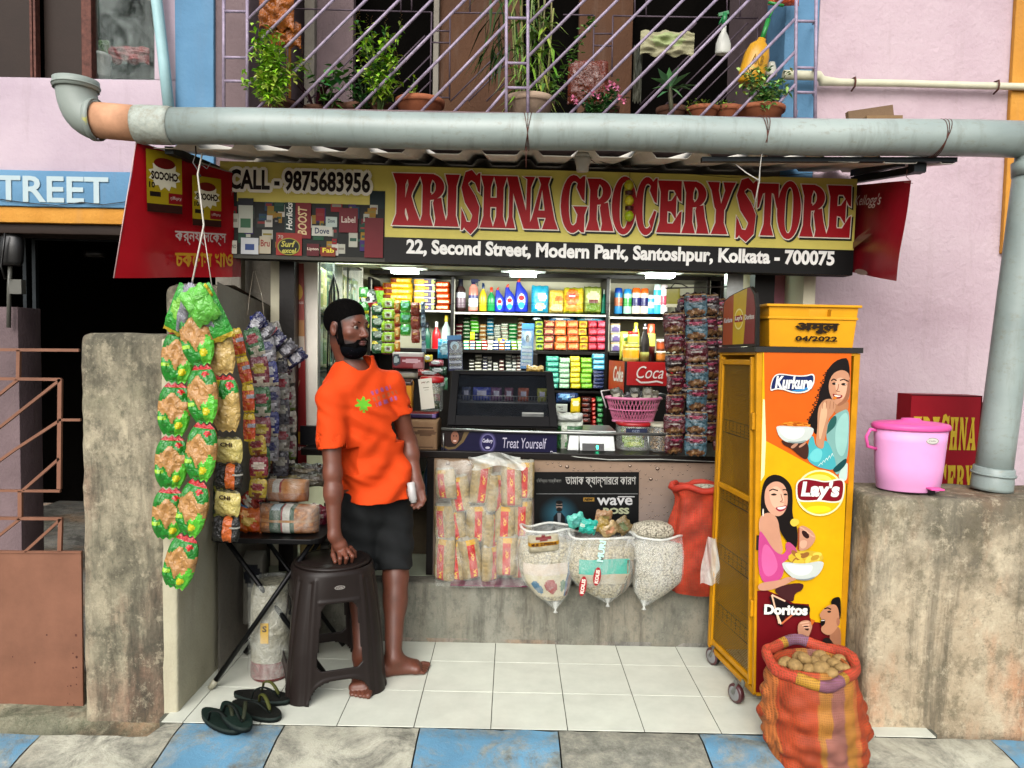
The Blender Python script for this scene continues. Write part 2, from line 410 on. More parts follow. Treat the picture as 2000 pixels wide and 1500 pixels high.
for i in range(len(edges) - 1):
 m = MB(); a, c = edges[i], edges[i + 1]
 left = c < LEFTX + .01
 def kp(u, v, a=a, c=c):
  x = lerp(a + .003, c - .003, u); y = lerp(2.10, YT0 - .03, v)
  z = -.105 + (.10 if True else 0) * min(1, max(0, (v - .12) / .75)) ** .8
  if x < LEFTX - .02: y = min(y, 2.70)
  return (x, y, z + .006 * nz(x * 9, y * 9) + .003 * nz(x * 40, y * 40))
 m.grid(kp, 22, 26)
 n = len(m.v)
 m.quad((a, 2.10, -.105), (c, 2.10, -.105), (c, 2.10, -.2), (a, 2.10, -.2))
 m.build('kerb_block', kc[i], kerb)
st = MB(); st.grid(lambda u, v: (lerp(-4, -1.28, u), lerp(2.62, 3.3, v), -.07 + .01 * nz(u * 30, v * 8) + (.035 if v > .35 else 0)), 60, 16)
struct(st.build('step', 'mossy_step'))
pw = MB(); pw.box(-4, 5.5, 3.62, 9, -.12, .02); struct(pw.build('yard', 'road_mat'))
# ================================================================ boundary walls
o = thing('gate_pillar', 'weathered grey concrete pillar between the brown gate and the shop entrance', 'pillar', (-1.5, 3.0, -.1))
rbox('shaft', 'old_concrete', P(158, 1000, 2.87).x, P(322, 1000, 2.87).x, 2.87, 3.2, -.12, 1.507, r=.03, amp=.006, parent=o)
rbox('side_render', 'cream_plaster', P(322, 1000, 2.87).x - .02, P(344, 1000, 2.87).x, 2.875, 3.7, -.1, 1.49, r=.012, amp=.002, parent=o)
o = thing('side_wall', 'low plastered side wall with a dark rounded concrete end behind the hanging chips', 'wall', (-1.42, 3.6, -.1))
rbox('wall_end', 'old_concrete', -1.56, -1.30, 3.30, 3.42, 0, 1.735, r=.045, amp=.005, parent=o)
m = MB()
def swt(u, v):
 y = lerp(3.42, 4.0, u); return y
for xx in (-1.285,):
 m.grid(lambda u, v: (xx + .003 * nz(u * 9, v * 9), lerp(3.22, 4.0, u), lerp(-.02, lerp(1.74, 1.66, u), v)), 20, 30)
m.grid(lambda u, v: (lerp(-1.42, -1.285, v), lerp(3.42, 4.0, u), lerp(1.74, 1.66, u)), 20, 4)
m.quad((-1.42, 3.42, -.02), (-1.42, 4.0, -.02), (-1.42, 4.0, 1.66), (-1.42, 3.42, 1.74))
m.build('wall_body', 'grey_plaster', o)
o = thing('boundary_wall', 'thick weathered concrete wall with peeling colours right of the snack rack', 'wall', (2.2, 3.05, -.1))
XR = P(1697, 1200, 2.87).x
rbox('wall_body', 'wall_concrete', XR, 3.6, 2.87, 3.22, -.15, .925, r=.03, amp=.007, seg=.035, parent=o)
# ================================================================ shop ledge
o = rbox('shop_ledge', 'ledge_cement', -1.28, 1.47, YT1, 3.74, -.02, .30, r=.012, amp=.003, seg=.03)
tag(o, 'raised grey cement ledge with patched plaster under the shop counter', 'ledge')
# ================================================================ building
YF = 4.0
ho = thing('apartment_house', 'pink plastered house with blue bands holding the shop and the balcony', 'house', (0, YF, 0))
def wallp(name, mat, x0, x1, z0, z1, y=YF, th=.15, **k): return rbox(name, mat, x0, x1, y, y + th, z0, z1, r=.004, amp=.0015, seg=.08, parent=ho)
zB = P(240, 408, YF).z; zBt = P(240, 338, YF).z          # blue band with STREET
zW = P(150, 153, YF).z                                    # window sill
xs = P(345, 100, YF).x; xs2 = P(420, 100, YF).x           # blue stripe
wallp('wall', 'pink_smooth', -4.5, xs - .001, zBt + .001, zW)
wallp('wall', 'pink_smooth', P(301, 80, YF).x, xs - .001, zW + .001, 4.4)
wallp('blue_pilaster', 'blue_paint', xs, xs2, 2.0, 4.4, y=YF - .02, th=.16)
wallp('lintel_band', 'blue_paint', -4.5, P(420, 370, YF).x, zB, zBt, y=YF - .025, th=.17)
wallp('ochre_beam', 'ochre_paint', -4.5, -1.40, P(100, 436, YF).z, zB - .001, y=YF - .01, th=.2)
wallp('brown_beam', 'dark_brown_panel', -4.5, -1.40, P(100, 456, YF).z, P(100, 436, YF).z - .001, y=YF + .02, th=.2)
wallp('wall', 'mauve_wall', xs2 + .001, P(482, 100, YF).x, 2.0, 4.4, th=.4)
xA = P(-60, 370, YF - .03); m = MB(); m.M = frame(P(212, 398, YF - .031) - Vector((1.02, 0, 0)), (1, 0, 0), (0, 0, 1))
m.text('STREET', .333, .0, .687, .140, 0, '#9fb0b4', bold=.02)
m.build('painted_lettering', 'print_flat', ho)
xG = P(1547, 100, YF).x
zS = 2.02
wallp('wall', 'pink_plaster', P(1598, 100, YF).x, 5.5, -.1, 4.4, y=YF)
wallp('blue_pilaster', 'blue_paint', P(1532, 100, YF).x, P(1598, 100, YF).x - .002, 2.0, 4.4, y=YF - .0, th=.3)
wallp('rose_pilaster', 'rose_plaster', P(1500, 560, YF).x, P(1598, 560, YF).x - .002, 0, 2.0, y=YF + .01)
t = MB(); a = P(1972, 495, YF - .02); c = P(2003, 0, YF - .02)
t.box(a.x - .045, a.x + .05, YF - .03, YF, a.z, 4.4); t.build('ochre_strip', 'ochre_paint', ho, bevel=.004)
zF = P(1000, 231, 3.78).z
wallp('balcony_slab', 'mauve_wall', P(482, 100, 3.75).x, P(1590, 100, 3.75).x, zF - .12, zF, y=3.68, th=1.5)
bb = YF + .95
def back(name, mat, p0, p1, z0=zF, z1=4.5, y=bb, th=.08): return wallp(name, mat, P(p0, 100, y).x, P(p1, 100, y).x - .001, z0, z1, y=y, th=th)
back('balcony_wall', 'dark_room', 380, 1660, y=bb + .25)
back('yellow_jamb', 'ochre_paint', 505, 562, y=bb - .2)
back('grey_door', 'mauve_wall', 615, 690)
back('door_jamb', 'grey_plaster', 594, 614, y=bb - .06)
back('brown_door', 'brown_wall', 858, 1020)
back('door_jamb', 'grey_plaster', 846, 857, y=bb - .05)
back('brown_door', 'brown_wall', 1130, 1235, y=bb + .1)
back('ochre_jamb', 'ochre_paint', 1520, 1542, y=bb - .3)
for sx, ox in ((P(482, 100, YF).x - .12, 0), (P(1545, 100, YF).x, 0)):
 m = MB(); m.box(sx, sx + .1, YF + .41, bb + .3, zF, 4.5); m.build('balcony_side_wall', 'mauve_wall', ho)
def winx(px, y=YF): return P(px, 80, y).x
for a_, b_, mt, y in ((-140, -42, 'dark_brown_panel', YF + .10), (-40, 44, 'dark_brown_panel', YF + .10), (56, 150, 'dark_brown_panel', YF + .13)):
 m = MB(); m.box(winx(a_), winx(b_), y, y + .03, zW, 4.4); m.build('shutter_panel', mt, ho, bevel=.003)
m = MB()
for px in (46, 53): m.box(winx(px) - .006, winx(px) + .006, YF + .06, YF + .10, zW, 4.4)
m.build('window_rail', 'rust_metal', ho)
m = MB(); m.box(winx(152), winx(172), YF + .03, YF + .1, zW, 4.4); m.build('window_post', 'rust_metal', ho, bevel=.004)
m = MB(); m.box(winx(173), winx(301), YF + .07, YF + .076, zW + .003, 4.4); m.build('window_glass', 'glass_pane', ho)
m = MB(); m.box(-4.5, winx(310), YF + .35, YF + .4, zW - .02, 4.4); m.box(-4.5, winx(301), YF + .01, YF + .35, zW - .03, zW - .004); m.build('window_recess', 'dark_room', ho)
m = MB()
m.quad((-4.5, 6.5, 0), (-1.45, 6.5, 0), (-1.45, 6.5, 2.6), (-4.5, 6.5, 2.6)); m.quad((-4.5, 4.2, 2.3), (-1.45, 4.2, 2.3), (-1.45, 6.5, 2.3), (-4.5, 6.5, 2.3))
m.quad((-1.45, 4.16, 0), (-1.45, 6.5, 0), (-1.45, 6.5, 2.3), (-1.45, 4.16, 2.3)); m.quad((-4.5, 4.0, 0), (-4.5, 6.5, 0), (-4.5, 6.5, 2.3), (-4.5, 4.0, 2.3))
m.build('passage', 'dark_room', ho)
wallp('door_post', 'mauve_wall', P(-90, 800, 4.1).x, P(38, 800, 4.1).x, 0, P(30, 600, 4.1).z, y=4.1, th=.2)
m = MB()
for px in (52, 70): m.box(P(px, 800, 4.3).x - .01, P(px, 800, 4.3).x + .01, 4.3, 4.33, 0, 2.2)
m.box(P(70, 800, 4.3).x, P(330, 800, 4.3).x, 4.3, 4.33, P(100, 462, 4.3).z - .02, P(100, 462, 4.3).z); m.build('door_frame', 'dark_steel', ho)
wallp('wall', 'grey_plaster', P(420, 500, YF).x, P(545, 500, YF).x, 0, P(500, 450, YF).z, y=YF + .002)
m = MB(); a = P(452, 560, YF - .04); c = P(470, 560, YF - .04)
m.box(P(462, 540, 3.9).x - .03, P(462, 540, 3.9).x + .03, 3.88, 3.95, 1.60, 2.25); m.build('cement_post', 'grey_plaster', ho, bevel=.006)
SX0, SX1, SY0, SY1, SZ0, SZ1 = -1.20, 1.46, 3.75, 5.45, .30, 2.03
def room(name, mat, x0, x1, y0, y1, z0, z1):
 m = MB(); m.box(x0, x1, y0, y1, z0, z1); return m.build(name, mat, ho)
room('shop_wall', 'shop_white', SX0 - .06, SX0, SY0 + .1, SY1, SZ0, SZ1)
room('shop_wall', 'shop_white', SX1, SX1 + .06, SY0, SY1, SZ0, SZ1)
room('shop_wall', 'shop_white', SX0 - .06, SX1 + .06, SY1, SY1 + .06, SZ0, SZ1)
room('shop_ceiling', 'shop_white', SX0 - .06, SX1 + .06, SY0, SY1 + .06, SZ1, SZ1 + .06)
room('shop_floor', 'inside_tile', SX0 - .06, SX1 + .06, 3.745, SY1 + .06, .2, .297)
room('shop_post', 'black_laminate', P(545, 700, 3.76).x, P(574, 700, 3.76).x, 3.76, 3.84, .30, 2.10)
room('shop_post', 'black_laminate', P(1462, 560, 3.9).x, P(1500, 560, 3.9).x, 3.80, 3.88, .30, 2.10)
room('shop_post', 'alu', P(1422, 560, 3.76).x, P(1454, 560, 3.76).x, 3.78, 3.83, .30, 2.0)
room('shutter_box', 'alu', P(440, 515, 3.68).x, P(1640, 545, 3.68).x, 3.69, 3.80, 1.915, 2.12)
for z, h in ((1.925, .012), (1.985, .01)):
 room('shutter_rail', 'dark_steel', P(560, 520, 3.68).x, P(1420, 540, 3.68).x, 3.675, 3.69, z, z + h)
# ================================================================ awning, gutter, sign
wallp('wall', 'grey_plaster', P(421, 500, YF).x, P(1531, 500, YF).x, 2.10, zF - .121, y=YF + .001)
aw = MB(); A0 = P(300, 285, 3.05); A1 = P(1868, 314, 3.05)
def awp(x, y):
 t = (y - 3.05) / .93; z = lerp(2.262, 2.44, t); ph = ((x + 5) / .232) % 1.0
 k = 0 if ph < .55 else (ph - .55) / .12 if ph < .67 else 1 if ph < .88 else (1 - ph) / .12
 return (x, y, z + .034 * k + .002 * nz(x * 3, y * 3))
xs_ = [A0.x + (A1.x - A0.x) * i / 340 for i in range(341)]
i0 = aw.pts([awp(x, y) for y in (3.05, 3.35, 3.65, 3.98) for x in xs_])
for b_ in range(3):
 for a_ in range(340): aw.fc((i0 + b_ * 341 + a_, i0 + b_ * 341 + a_ + 1, i0 + (b_ + 1) * 341 + a_ + 1, i0 + (b_ + 1) * 341 + a_))
o = thing('awning', 'corrugated metal awning sheet over the shop sign', 'awning', (.3, 3.9, 2.3))
aw.build('corrugated_sheet', 'sheet_metal', o, solid=.002)
m = MB(); m.bar(P(1370, 312, 3.06), P(1866, 313, 3.06), .03, .018); m.build('front_rail', 'dark_steel', o)
for pa, pb, ya, yb in (((330, 293), (432, 335), 3.08, 3.62), ((1800, 330), (1668, 352), 3.10, 3.62), ((1760, 318), (1668, 338), 3.10, 3.62)):
 m = MB(); m.bar(P(*pa, ya), P(*pb, yb), .035, .03); m.build('bracket_arm', 'dark_steel', o)
m = MB(); c = P(1795, 328, 3.10); m.box(c.x - .03, c.x + .02, 3.08, 3.13, c.z - .02, c.z + .03); m.build('rail_clamp', 'dark_steel', o)
for px in (345, 415):
 pass
gp = thing('gutter_pipe', 'thick grey plastic gutter pipe with an upturned elbow crossing above the shop sign', 'pipe', P(1000, 245, 3.02))
GY = 3.02; PR = .0715
pc = lambda px, py: P(px, py, GY)
m = MB(); a_, b_ = pc(335, 246), pc(2040, 274)
path = [vl(a_, b_, i / 12) + Vector((0, 0, .004 * math.sin(i * 1.3))) for i in range(13)]; m.tube(path, PR, 28); m.build('pipe', 'pvc_grey', gp)
m = MB(); m.tube([pc(268, 243), pc(278, 243.2), pc(330, 245.5), pc(338, 246)], [PR * 1.04, PR * 1.06, PR * 1.06, PR * 1.03], 28); m.build('pipe_joint', 'pipe_joint', gp)
m = MB(); m.tube([pc(180, 234), pc(270, 241.5)], [PR * .98, PR * .98], 28); m.build('peach_section', 'pipe_peach', gp)
m = MB(); c0 = pc(186, 234); c1 = pc(152, 168)
pth = []
for i in range(10):
 t = i / 9 * math.pi / 2; pth.append(Vector((lerp(c0.x, c1.x, math.sin(t)), GY - .01 * i / 9, lerp(c1.z - .02, c0.z, math.cos(t)))))
pth.append(c1 + Vector((0, -.012, .012)))
pth2 = [c1 + Vector((0, -.012, -.02)), c1 + Vector((0, -.012, .018))]
m.tube(pth, [PR * 1.03] * 2 + [PR * 1.0] * 7 + [PR * 1.02] * 2, 28, caps=False); m.tube(pth2, [PR * 1.14, PR * 1.14], 28, caps=False); m.tube([pth2[0] + Vector((0, 0, .012)), pth2[0] + Vector((0, 0, .018))], [PR * 1.19] * 2, 28, caps=False)
m.tube([pth[0] + Vector((.012, 0, 0)), pth[0] - Vector((.012, 0, 0))], PR * 1.12, 28, caps=False)
m.build('elbow', 'pvc_elbow', gp, solid=.005)
top, foot = P(2022, 300, GY + .0), P(1936, 955, 3.07)
m = MB(); m.tube([vl(top, foot, i / 6) for i in range(7)], PR * .97, 28); m.build('down_pipe', 'pvc_grey', gp)
m = MB(); d = (foot - top).normalized(); m.tube([foot - d * .095, foot - d * .09, foot - d * .012, foot], [PR * 1.02, PR * 1.08, PR * 1.10, PR * 1.10], 28)
m.tube([foot - d * .07, foot - d * .062], PR * 1.17, 28); m.build('pipe_socket', 'pvc_grey', gp)
m = MB(); m.tube([P(2020, 318, GY), P(2018, 345, GY)], [PR * 1.12, PR * 1.06], 28); m.build('corner_elbow', 'pvc_grey', gp)
m = MB()
for px, py in ((1028, 257), (1486, 264), (1830, 270)):
 c = pc(px, py)
 for k in range(3):
  lean = .012 * (k - 1) + (.015 if px == 1830 else 0)
  pp = [c + Vector((lean * math.sin(a) + .004 * k, -(PR + .002) * math.cos(a), (PR + .002) * math.sin(a))) for a in (2 * math.pi * j / 24 for j in range(25))]
  m.tube(pp, .0016, 5)
m.build('tie_wire', 'rust_metal', gp)
m = MB(); c = pc(1028, 300); m.tube([c + Vector((-.002, -.03, .02)), c + Vector((.0, -.02, -.06))], .0018, 5); m.build('tie_wire_end', 'rust_metal', gp)
SO = P(428, 503, 3.55); SR = P(1665, 538, 3.55); ST = P(428, 314, 3.55)
SW = (SR - SO).length; SH = (ST - SO).length
sgn = thing('shop_sign', 'long yellow and black shop sign board with big red lettering under the gutter', 'sign', (SO + SR) / 2)
m = MB(); m.M = frame(SO, SR - SO, ST - SO); m.box(0, SW, 0, SH, -.10, -.004, '#22211f'); m.build('sign_box', 'dull', sgn)
def SU(px): return (px - 428) / 1237 * SW
def SV(v): return v / 190 * SH           # v: photo pixels above the sign's lower edge
m = MB(); m.M = frame(SO, SR - SO, ST - SO)
m.rect(0, 0, SW, SH, -.002, '#cfc362')
m.rect(SU(750), 0, SW, SV(50), 0, '#0b0b0b'); m.rect(SU(428), 0, SU(751), SV(8), 0.0002, '#3c3b34')
rr = random.Random(5)
m.rect(SU(428), SV(6), SU(750), SV(112), 0.0, '#10130f')
m.rect(SU(428), SV(110), SU(462), SV(150), 0.0002, '#1c1512'); m.rect(SU(720), SV(105), SU(750), SV(140), .0002, '#0c2226')
pal = ['#7d1019', '#14492a', '#a5a698', '#1c3a52', '#8c6a16', '#0c0c0c', '#2c302c', '#6a0f1c', '#0d3a28', '#b5b2a8', '#33205a']
zz = .0005
for k in range(70):
 x = rr.uniform(430, 728); y = rr.uniform(8, 98); w_ = rr.uniform(8, 22); h_ = rr.uniform(10, 30)
 zz += .00004; c = rr.choice(pal); m.rect(SU(x), SV(y), SU(min(x + w_, 749)), SV(min(y + h_, 112)), zz, c)
 zz += .00004; m.rect(SU(x + 2), SV(y + h_ * .4), SU(min(x + w_ - 2, 748)), SV(min(y + h_ * .62, 111)), zz, rr.choice(['#77756a', '#7d2a28', '#24483a', '#7c702c']))
def ad(px, v, w_, h_, c, txt=None, tc='#b9b4a6', tw=.8, th=.3, rot=False, ty=.4):
 global zz
 c, tc = (tuple(min(1, q * 1.9) for q in L(k)[:3]) for k in (c, tc)); zz += .0002; m.rect(SU(px), SV(v), SU(px + w_), SV(v + h_), zz, c)
 if txt:
  zz += .0002; u0, v0 = SU(px), SV(v); ww, hh = SU(px + w_) - SU(px), SV(h_)
  if rot:
   keep = m.M; m.M = keep @ Matrix.Translation((u0 + ww * .75, v0 + hh * .1, zz)) @ Matrix.Rotation(math.pi / 2, 4, 'Z')
   m.text(txt, 0, 0, hh * tw, ww * .6, 0, tc, bold=.02, res=2, shear=.2); m.M = keep
  else: m.text(txt, u0 + ww * (1 - tw) / 2, v0 + hh * ty, ww * tw, hh * th, zz, tc, bold=.02, res=2)
ad(466, 50, 28, 62, '#7c8076'); ad(465, 104, 30, 14, '#12151a'); ad(470, 60, 20, 18, '#23452f'); ad(431, 36, 24, 44, '#6c7170', 'Zinx', '#1b2c22', .8, .25)
ad(556, 52, 20, 60, '#12211f', 'Horlicks', '#a9aaa4', .9, rot=True); ad(577, 42, 30, 70, '#551016', 'BOOST', '#a18f6a', .8, rot=True)
ad(540, 8, 50, 44, '#6a1f1a', None); ad(609, 48, 40, 20, '#8d8e85', 'Dove', '#17203a', .7, .6, ty=.2); ad(636, 66, 22, 20, '#7f8a84', 'Dove', '#22303a', .6, .4)
ad(662, 56, 36, 48, '#4d1219', 'Label', '#9a8d84', .75, .26); ad(712, 8, 36, 78, '#4a1015', None); ad(450, 8, 14, 26, '#7e7c72', 'ENO', '#222222', .8, .3)
ad(600, 8, 24, 24, '#3b0d12', 'Lipton', '#9a8f80', .9, .3); ad(508, 10, 22, 34, '#7a7464', 'Bru', '#5d1513', .8, .4); ad(472, 8, 34, 32, '#85888a'); ad(480, 16, 18, 12, '#1d2d52')
ad(628, 8, 28, 18, '#54200f', 'Fab', '#a49a30', .8, .5)
zz += .0002; m.ell(SU(565), SV(25), SU(450) - SU(428), SV(17), zz, '#8c8733', 24); zz += .0002; m.ell(SU(565), SV(25), SU(448) - SU(428), SV(15), zz, '#10150f', 24)
zz += .0002; m.text('Surf', SU(550), SV(24), SU(456) - SU(428), SV(12), zz, '#b3ad4c', bold=.03, res=2, shear=.2); m.text('excel', SU(552), SV(12), SU(456) - SU(428), SV(10), zz, '#b3ad4c', bold=.03, res=2, shear=.2)
m.text('70', SU(544), SV(40), SU(438) - SU(428), SV(7), zz, '#b9b4a6', res=2)
m.text('SALT', SU(430), SV(121), SU(455) - SU(428), SV(9), zz, '#a5a298', bold=.03, res=2); m.text('TATA', SU(430), SV(134), SU(452) - SU(428), SV(9), zz, '#a5a298', bold=.03, res=2)
m.build('printed_face', 'print_sign', sgn)
m = MB(); m.M = frame(SO, SR - SO, ST - SO)
m.text('22, Second Street, Modern Park, Santoshpur, Kolkata - 700075', SU(793), SV(10), SU(1628) - SU(793), SV(37), .0022, '#e4e4e0', bold=.04, res=3); m.build('address_lettering', 'print_sign', sgn)
m = MB(); m.M = frame(SO, SR - SO, ST - SO)
m.text('CALL - 9875683956', SU(448), SV(134), SU(721) - SU(448), SV(41), .0090, '#120606', bold=.035, res=3, outline=.12, ocol='#e8e6d8'); m.build('phone_lettering', 'print_sign', sgn)
def hst(l, r, f=.13): return [(l - f, 1), (r + f, 1), (r, .78), (r, .22), (r + f, 0), (l - f, 0), (l, .22), (l, .78)]
def arc(cx, cy, rx, ry, a0, a1, ws, n=18):
 """thick arc: ws = function t->half width in x units"""
 o_, i_ = [], []
 for k in range(n + 1):
  t = k / n; a = rad(lerp(a0, a1, t)); w_ = ws(t)
  o_.append((cx + rx * math.cos(a), cy + ry * math.sin(a))); i_.append((cx + max(rx - w_, .01) * math.cos(a), cy + (ry - w_ * .55) * math.sin(a)))
 return ('arc', o_, i_)
def rib(pts, ws):
 o_, i_ = [], []; n = len(pts)
 for k in range(n):
  p, q = Vector(pts[max(k - 1, 0)]), Vector(pts[min(k + 1, n - 1)]); d = (q - p).normalized(); nn = Vector((-d.y, d.x)); c = Vector(pts[k]); w_ = ws[k]
  o_.append(tuple(c + nn * w_)); i_.append(tuple(c - nn * w_))
 return ('arc', o_, i_)
ring = lambda: [arc(.5, .5, .50, .56, 0, 360, lambda t: .20 + .13 * abs(math.cos(2 * math.pi * t)), 30)]
Gl = {
 'K': [hst(.16, .46, .14), [(.40, .38), (.56, .78), (.50, 1), (1.0, 1), (.70, .64), (.64, .50), (.45, .30)], [(.42, .52), (.66, .58), (.78, .36), (1.04, 0), (.50, 0), (.58, .14), (.44, .44)]],
 'R': [hst(.14, .42, .12), arc(.42, .75, .50, .25, 90, -90, lambda t: .16 + .15 * math.sin(math.pi * t)), [(.38, 1), (.44, 1), (.44, .86), (.38, .86)], [(.38, .50), (.46, .50), (.46, .64), (.38, .64)], [(.56, .52), (.82, .55), (.90, .30), (1.06, 0), (.58, 0), (.62, .14), (.52, .44)]],
 'I': [hst(.24, .76, .18)],
 'S': [rib([(.86, .74), (.74, .92), (.52, 1.0), (.30, .95), (.22, .78), (.34, .62), (.60, .46), (.76, .32), (.74, .12), (.52, -.02), (.28, .04), (.16, .22)], [.03, .08, .10, .13, .18, .19, .19, .19, .17, .12, .08, .03]), [(.86, 1.04), (.95, 1.04), (.95, .66), (.84, .70), (.66, .95)], [(.06, -.06), (.14, -.06), (.36, .08), (.16, .28), (.06, .36)]],
 'H': [hst(.14, .40, .12), hst(.62, .88, .12), [(.36, .58), (.66, .58), (.66, .40), (.36, .40)]],
 'N': [hst(.12, .26, .10), [(.74, .95), (.60, 1), (1.02, 1), (.88, .8), (.88, .0), (.72, .0)], [(.02, 1), (.40, 1), (.90, .0), (.66, 0), (.16, .84)]],
 'A': [[(.36, 1), (.74, 1), (.66, .86), (.92, .20), (1.06, 0), (.48, 0), (.60, .2), (.42, .86)], [(.30, 1), (.52, 1), (.30, .22), (.40, 0), (-.06, 0), (.10, .2), (.40, .86)], [(.24, .36), (.62, .36), (.64, .22), (.22, .22)]],
 'G': [arc(.48, .5, .48, .56, 60, 340, lambda t: .18 + .14 * math.sin(math.pi * t)), [(.48, .46), (1.04, .46), (.94, .30), (.94, -.04), (.84, -.04), (.60, .06), (.66, .30)], [(.66, .96), (.84, 1.04), (.92, 1.04), (.92, .56), (.82, .60), (.60, .82)]],
 'C': [arc(.5, .5, .50, .56, 55, 305, lambda t: .18 + .15 * math.sin(math.pi * t)), [(.70, .94), (.88, 1.04), (.96, 1.04), (.96, .56), (.86, .58), (.62, .80)], [(.78, .03), (.64, .20), (.86, .42), (.96, .40)]],
 'O': ring(),
 'E': [hst(.14, .44, .12), [(.38, 1), (.96, 1), (.98, .60), (.90, .62), (.66, .82), (.38, .82)], [(.38, 0), (.98, 0), (1.0, .42), (.92, .40), (.66, .18), (.38, .18)], [(.38, .60), (.58, .62), (.74, .74), (.78, .74), (.78, .28), (.74, .28), (.58, .40), (.38, .42)]],
 'Y': [[(-.04, 1), (.42, 1), (.40, .84), (.56, .46), (.44, .38), (.26, .52), (.12, .84)], [(.56, 1), (1.04, 1), (.90, .84), (.68, .50), (.56, .40), (.46, .50), (.64, .84)], [(.32, .54), (.64, .54), (.64, .22), (.80, 0), (.16, 0), (.32, .22)]],
 'T': [[(.02, 1), (.98, 1), (1.0, .52), (.92, .54), (.76, .80), (.66, .82), (.66, .22), (.82, 0), (.18, 0), (.34, .22), (.34, .82), (.24, .80), (.08, .54), (.0, .52)]],
}
def grow(ps, d):
 n = len(ps); A = sum(ps[i][0] * ps[(i + 1) % n][1] - ps[(i + 1) % n][0] * ps[i][1] for i in range(n)); sgn_ = 1 if A > 0 else -1; out = []
 for i in range(n):
  p0, p1, p2 = Vector(ps[i - 1]), Vector(ps[i]), Vector(ps[(i + 1) % n])
  e1 = (p1 - p0); e2 = (p2 - p1)
  if e1.length < 1e-7 or e2.length < 1e-7: out.append(tuple(p1)); continue
  e1.normalize(); e2.normalize(); n1 = Vector((e1.y, -e1.x)) * sgn_; n2 = Vector((e2.y, -e2.x)) * sgn_; b_ = n1 + n2
  if b_.length < .2: out.append(tuple(p1 + n1 * d)); continue
  b_.normalize(); out.append(tuple(p1 + b_ * min(d / max(b_.dot(n1), .45), d * 2)))
 return out
def tri_fill(mb, ps, z, col):
 from mathutils.geometry import tessellate_polygon
 i = mb.pts([(p[0], p[1], z) for p in ps]); A = sum(ps[k][0] * ps[(k + 1) % len(ps)][1] - ps[(k + 1) % len(ps)][0] * ps[k][1] for k in range(len(ps)))
 for t in tessellate_polygon([[Vector((p[0], p[1], 0)) for p in ps]]):
  a, b, c = t
  cr = (ps[b][0] - ps[a][0]) * (ps[c][1] - ps[a][1]) - (ps[c][0] - ps[a][0]) * (ps[b][1] - ps[a][1])
  mb.fc((i + a, i + b, i + c) if cr > 0 else (i + a, i + c, i + b), col)
def glyph(mb, ch, x0, y0, w_, h_, z, col, grow_by, dx=0, dy=0):
 for k, st_ in enumerate(Gl[ch]):
  zz_ = z + k * .00008
  if isinstance(st_, tuple):
   O = [(x0 + p[0] * w_ + dx, y0 + p[1] * h_ + dy) for p in st_[1]]; I = [(x0 + p[0] * w_ + dx, y0 + p[1] * h_ + dy) for p in st_[2]]
   n = len(O)
   for j in range(n - 1):
    a, b, c, d_ = (Vector(q) for q in (O[j], O[j + 1], I[j + 1], I[j]))
    def ex(p, q): 
     e = p - q; return p + (e.normalized() * grow_by if e.length > 1e-6 else e)
    q4 = [ex(a, d_), ex(b, c), ex(c, b), ex(d_, a)]
    Ar = sum(q4[i].x * q4[(i + 1) % 4].y - q4[(i + 1) % 4].x * q4[i].y for i in range(4))
    if Ar < 0: q4 = q4[::-1]
    mb.poly(q4, zz_ , col)
  else:
   ps = [(x0 + p[0] * w_ + dx, y0 + p[1] * h_ + dy) for p in st_]
   tri_fill(mb, grow(ps, grow_by) if grow_by else ps, zz_, col)
LT = [('K', 763, 820), ('R', 815, 869), ('I', 864, 896), ('S', 896, 936), ('H', 934, 986), ('N', 984, 1039), ('A', 1030, 1084), ('G', 1091, 1141), ('R', 1140, 1192), ('O', 1190, 1238),
      ('C', 1236, 1279), ('E', 1277, 1326), ('R', 1326, 1377), ('Y', 1376, 1427), ('S', 1430, 1473), ('T', 1472, 1513), ('O', 1511, 1557), ('R', 1555, 1607), ('E', 1606, 1655)]
GW = SW / 1237; OFF = 2.0 * GW
for k, (ch, a_, b_) in enumerate(LT):
 m = MB(); m.M = frame(SO, SR - SO, ST - SO); x0, w_, y0, h_ = SU(a_), SU(b_) - SU(a_), SV(73.5), SV(102)
 ez = (k % 2) * .0009
 glyph(m, ch, x0, y0, w_, h_, .0020 + ez, '#20271f', OFF, 3.5 * GW, -3.5 * GW)
 glyph(m, ch, x0, y0, w_, h_, .0040 + ez, '#eee6d6', OFF)
 glyph(m, ch, x0, y0, w_, h_, .0060 + ez, '#a0121c', 0)
 m.build('letter', 'print_sign', sgn)
o = thing('lemon_charm', 'string of three yellow lemons hanging in front of the sign', 'charm', P(1230, 340, 3.5))
m = MB(); m.tube([P(1231, 318, 3.45), P(1230, 345, 3.5), P(1229, 432, 3.50)], .0012, 5); m.build('string', 'rust_metal', o)
for k, (py, cc) in enumerate(((362, '#a8a416'), (392, '#b3a91c'), (422, '#8fa312'))):
 m = MB(); m.lathe([(.001, -.026, cc), (.012, -.022, cc), (.021, -.010, cc), (.023, 0, cc), (.021, .010, cc), (.012, .022, cc), (.001, .026, cc)], 14, P(1228.5, py, 3.50)); m.build('lemon', 'plastic', o)
for py in (377, 407):
 m = MB()
 for k in range(5): c = P(1229, py, 3.50); m.tube([c + Vector((-.02, -.004, (k - 2) * .004)), c + Vector((.0, -.012, (k - 2) * .003)), c + Vector((.022, -.004, (k - 2) * .005))], [.002, .004, .001], 6, '#3b0c0c')
 m.build('chilli', 'plastic', o)
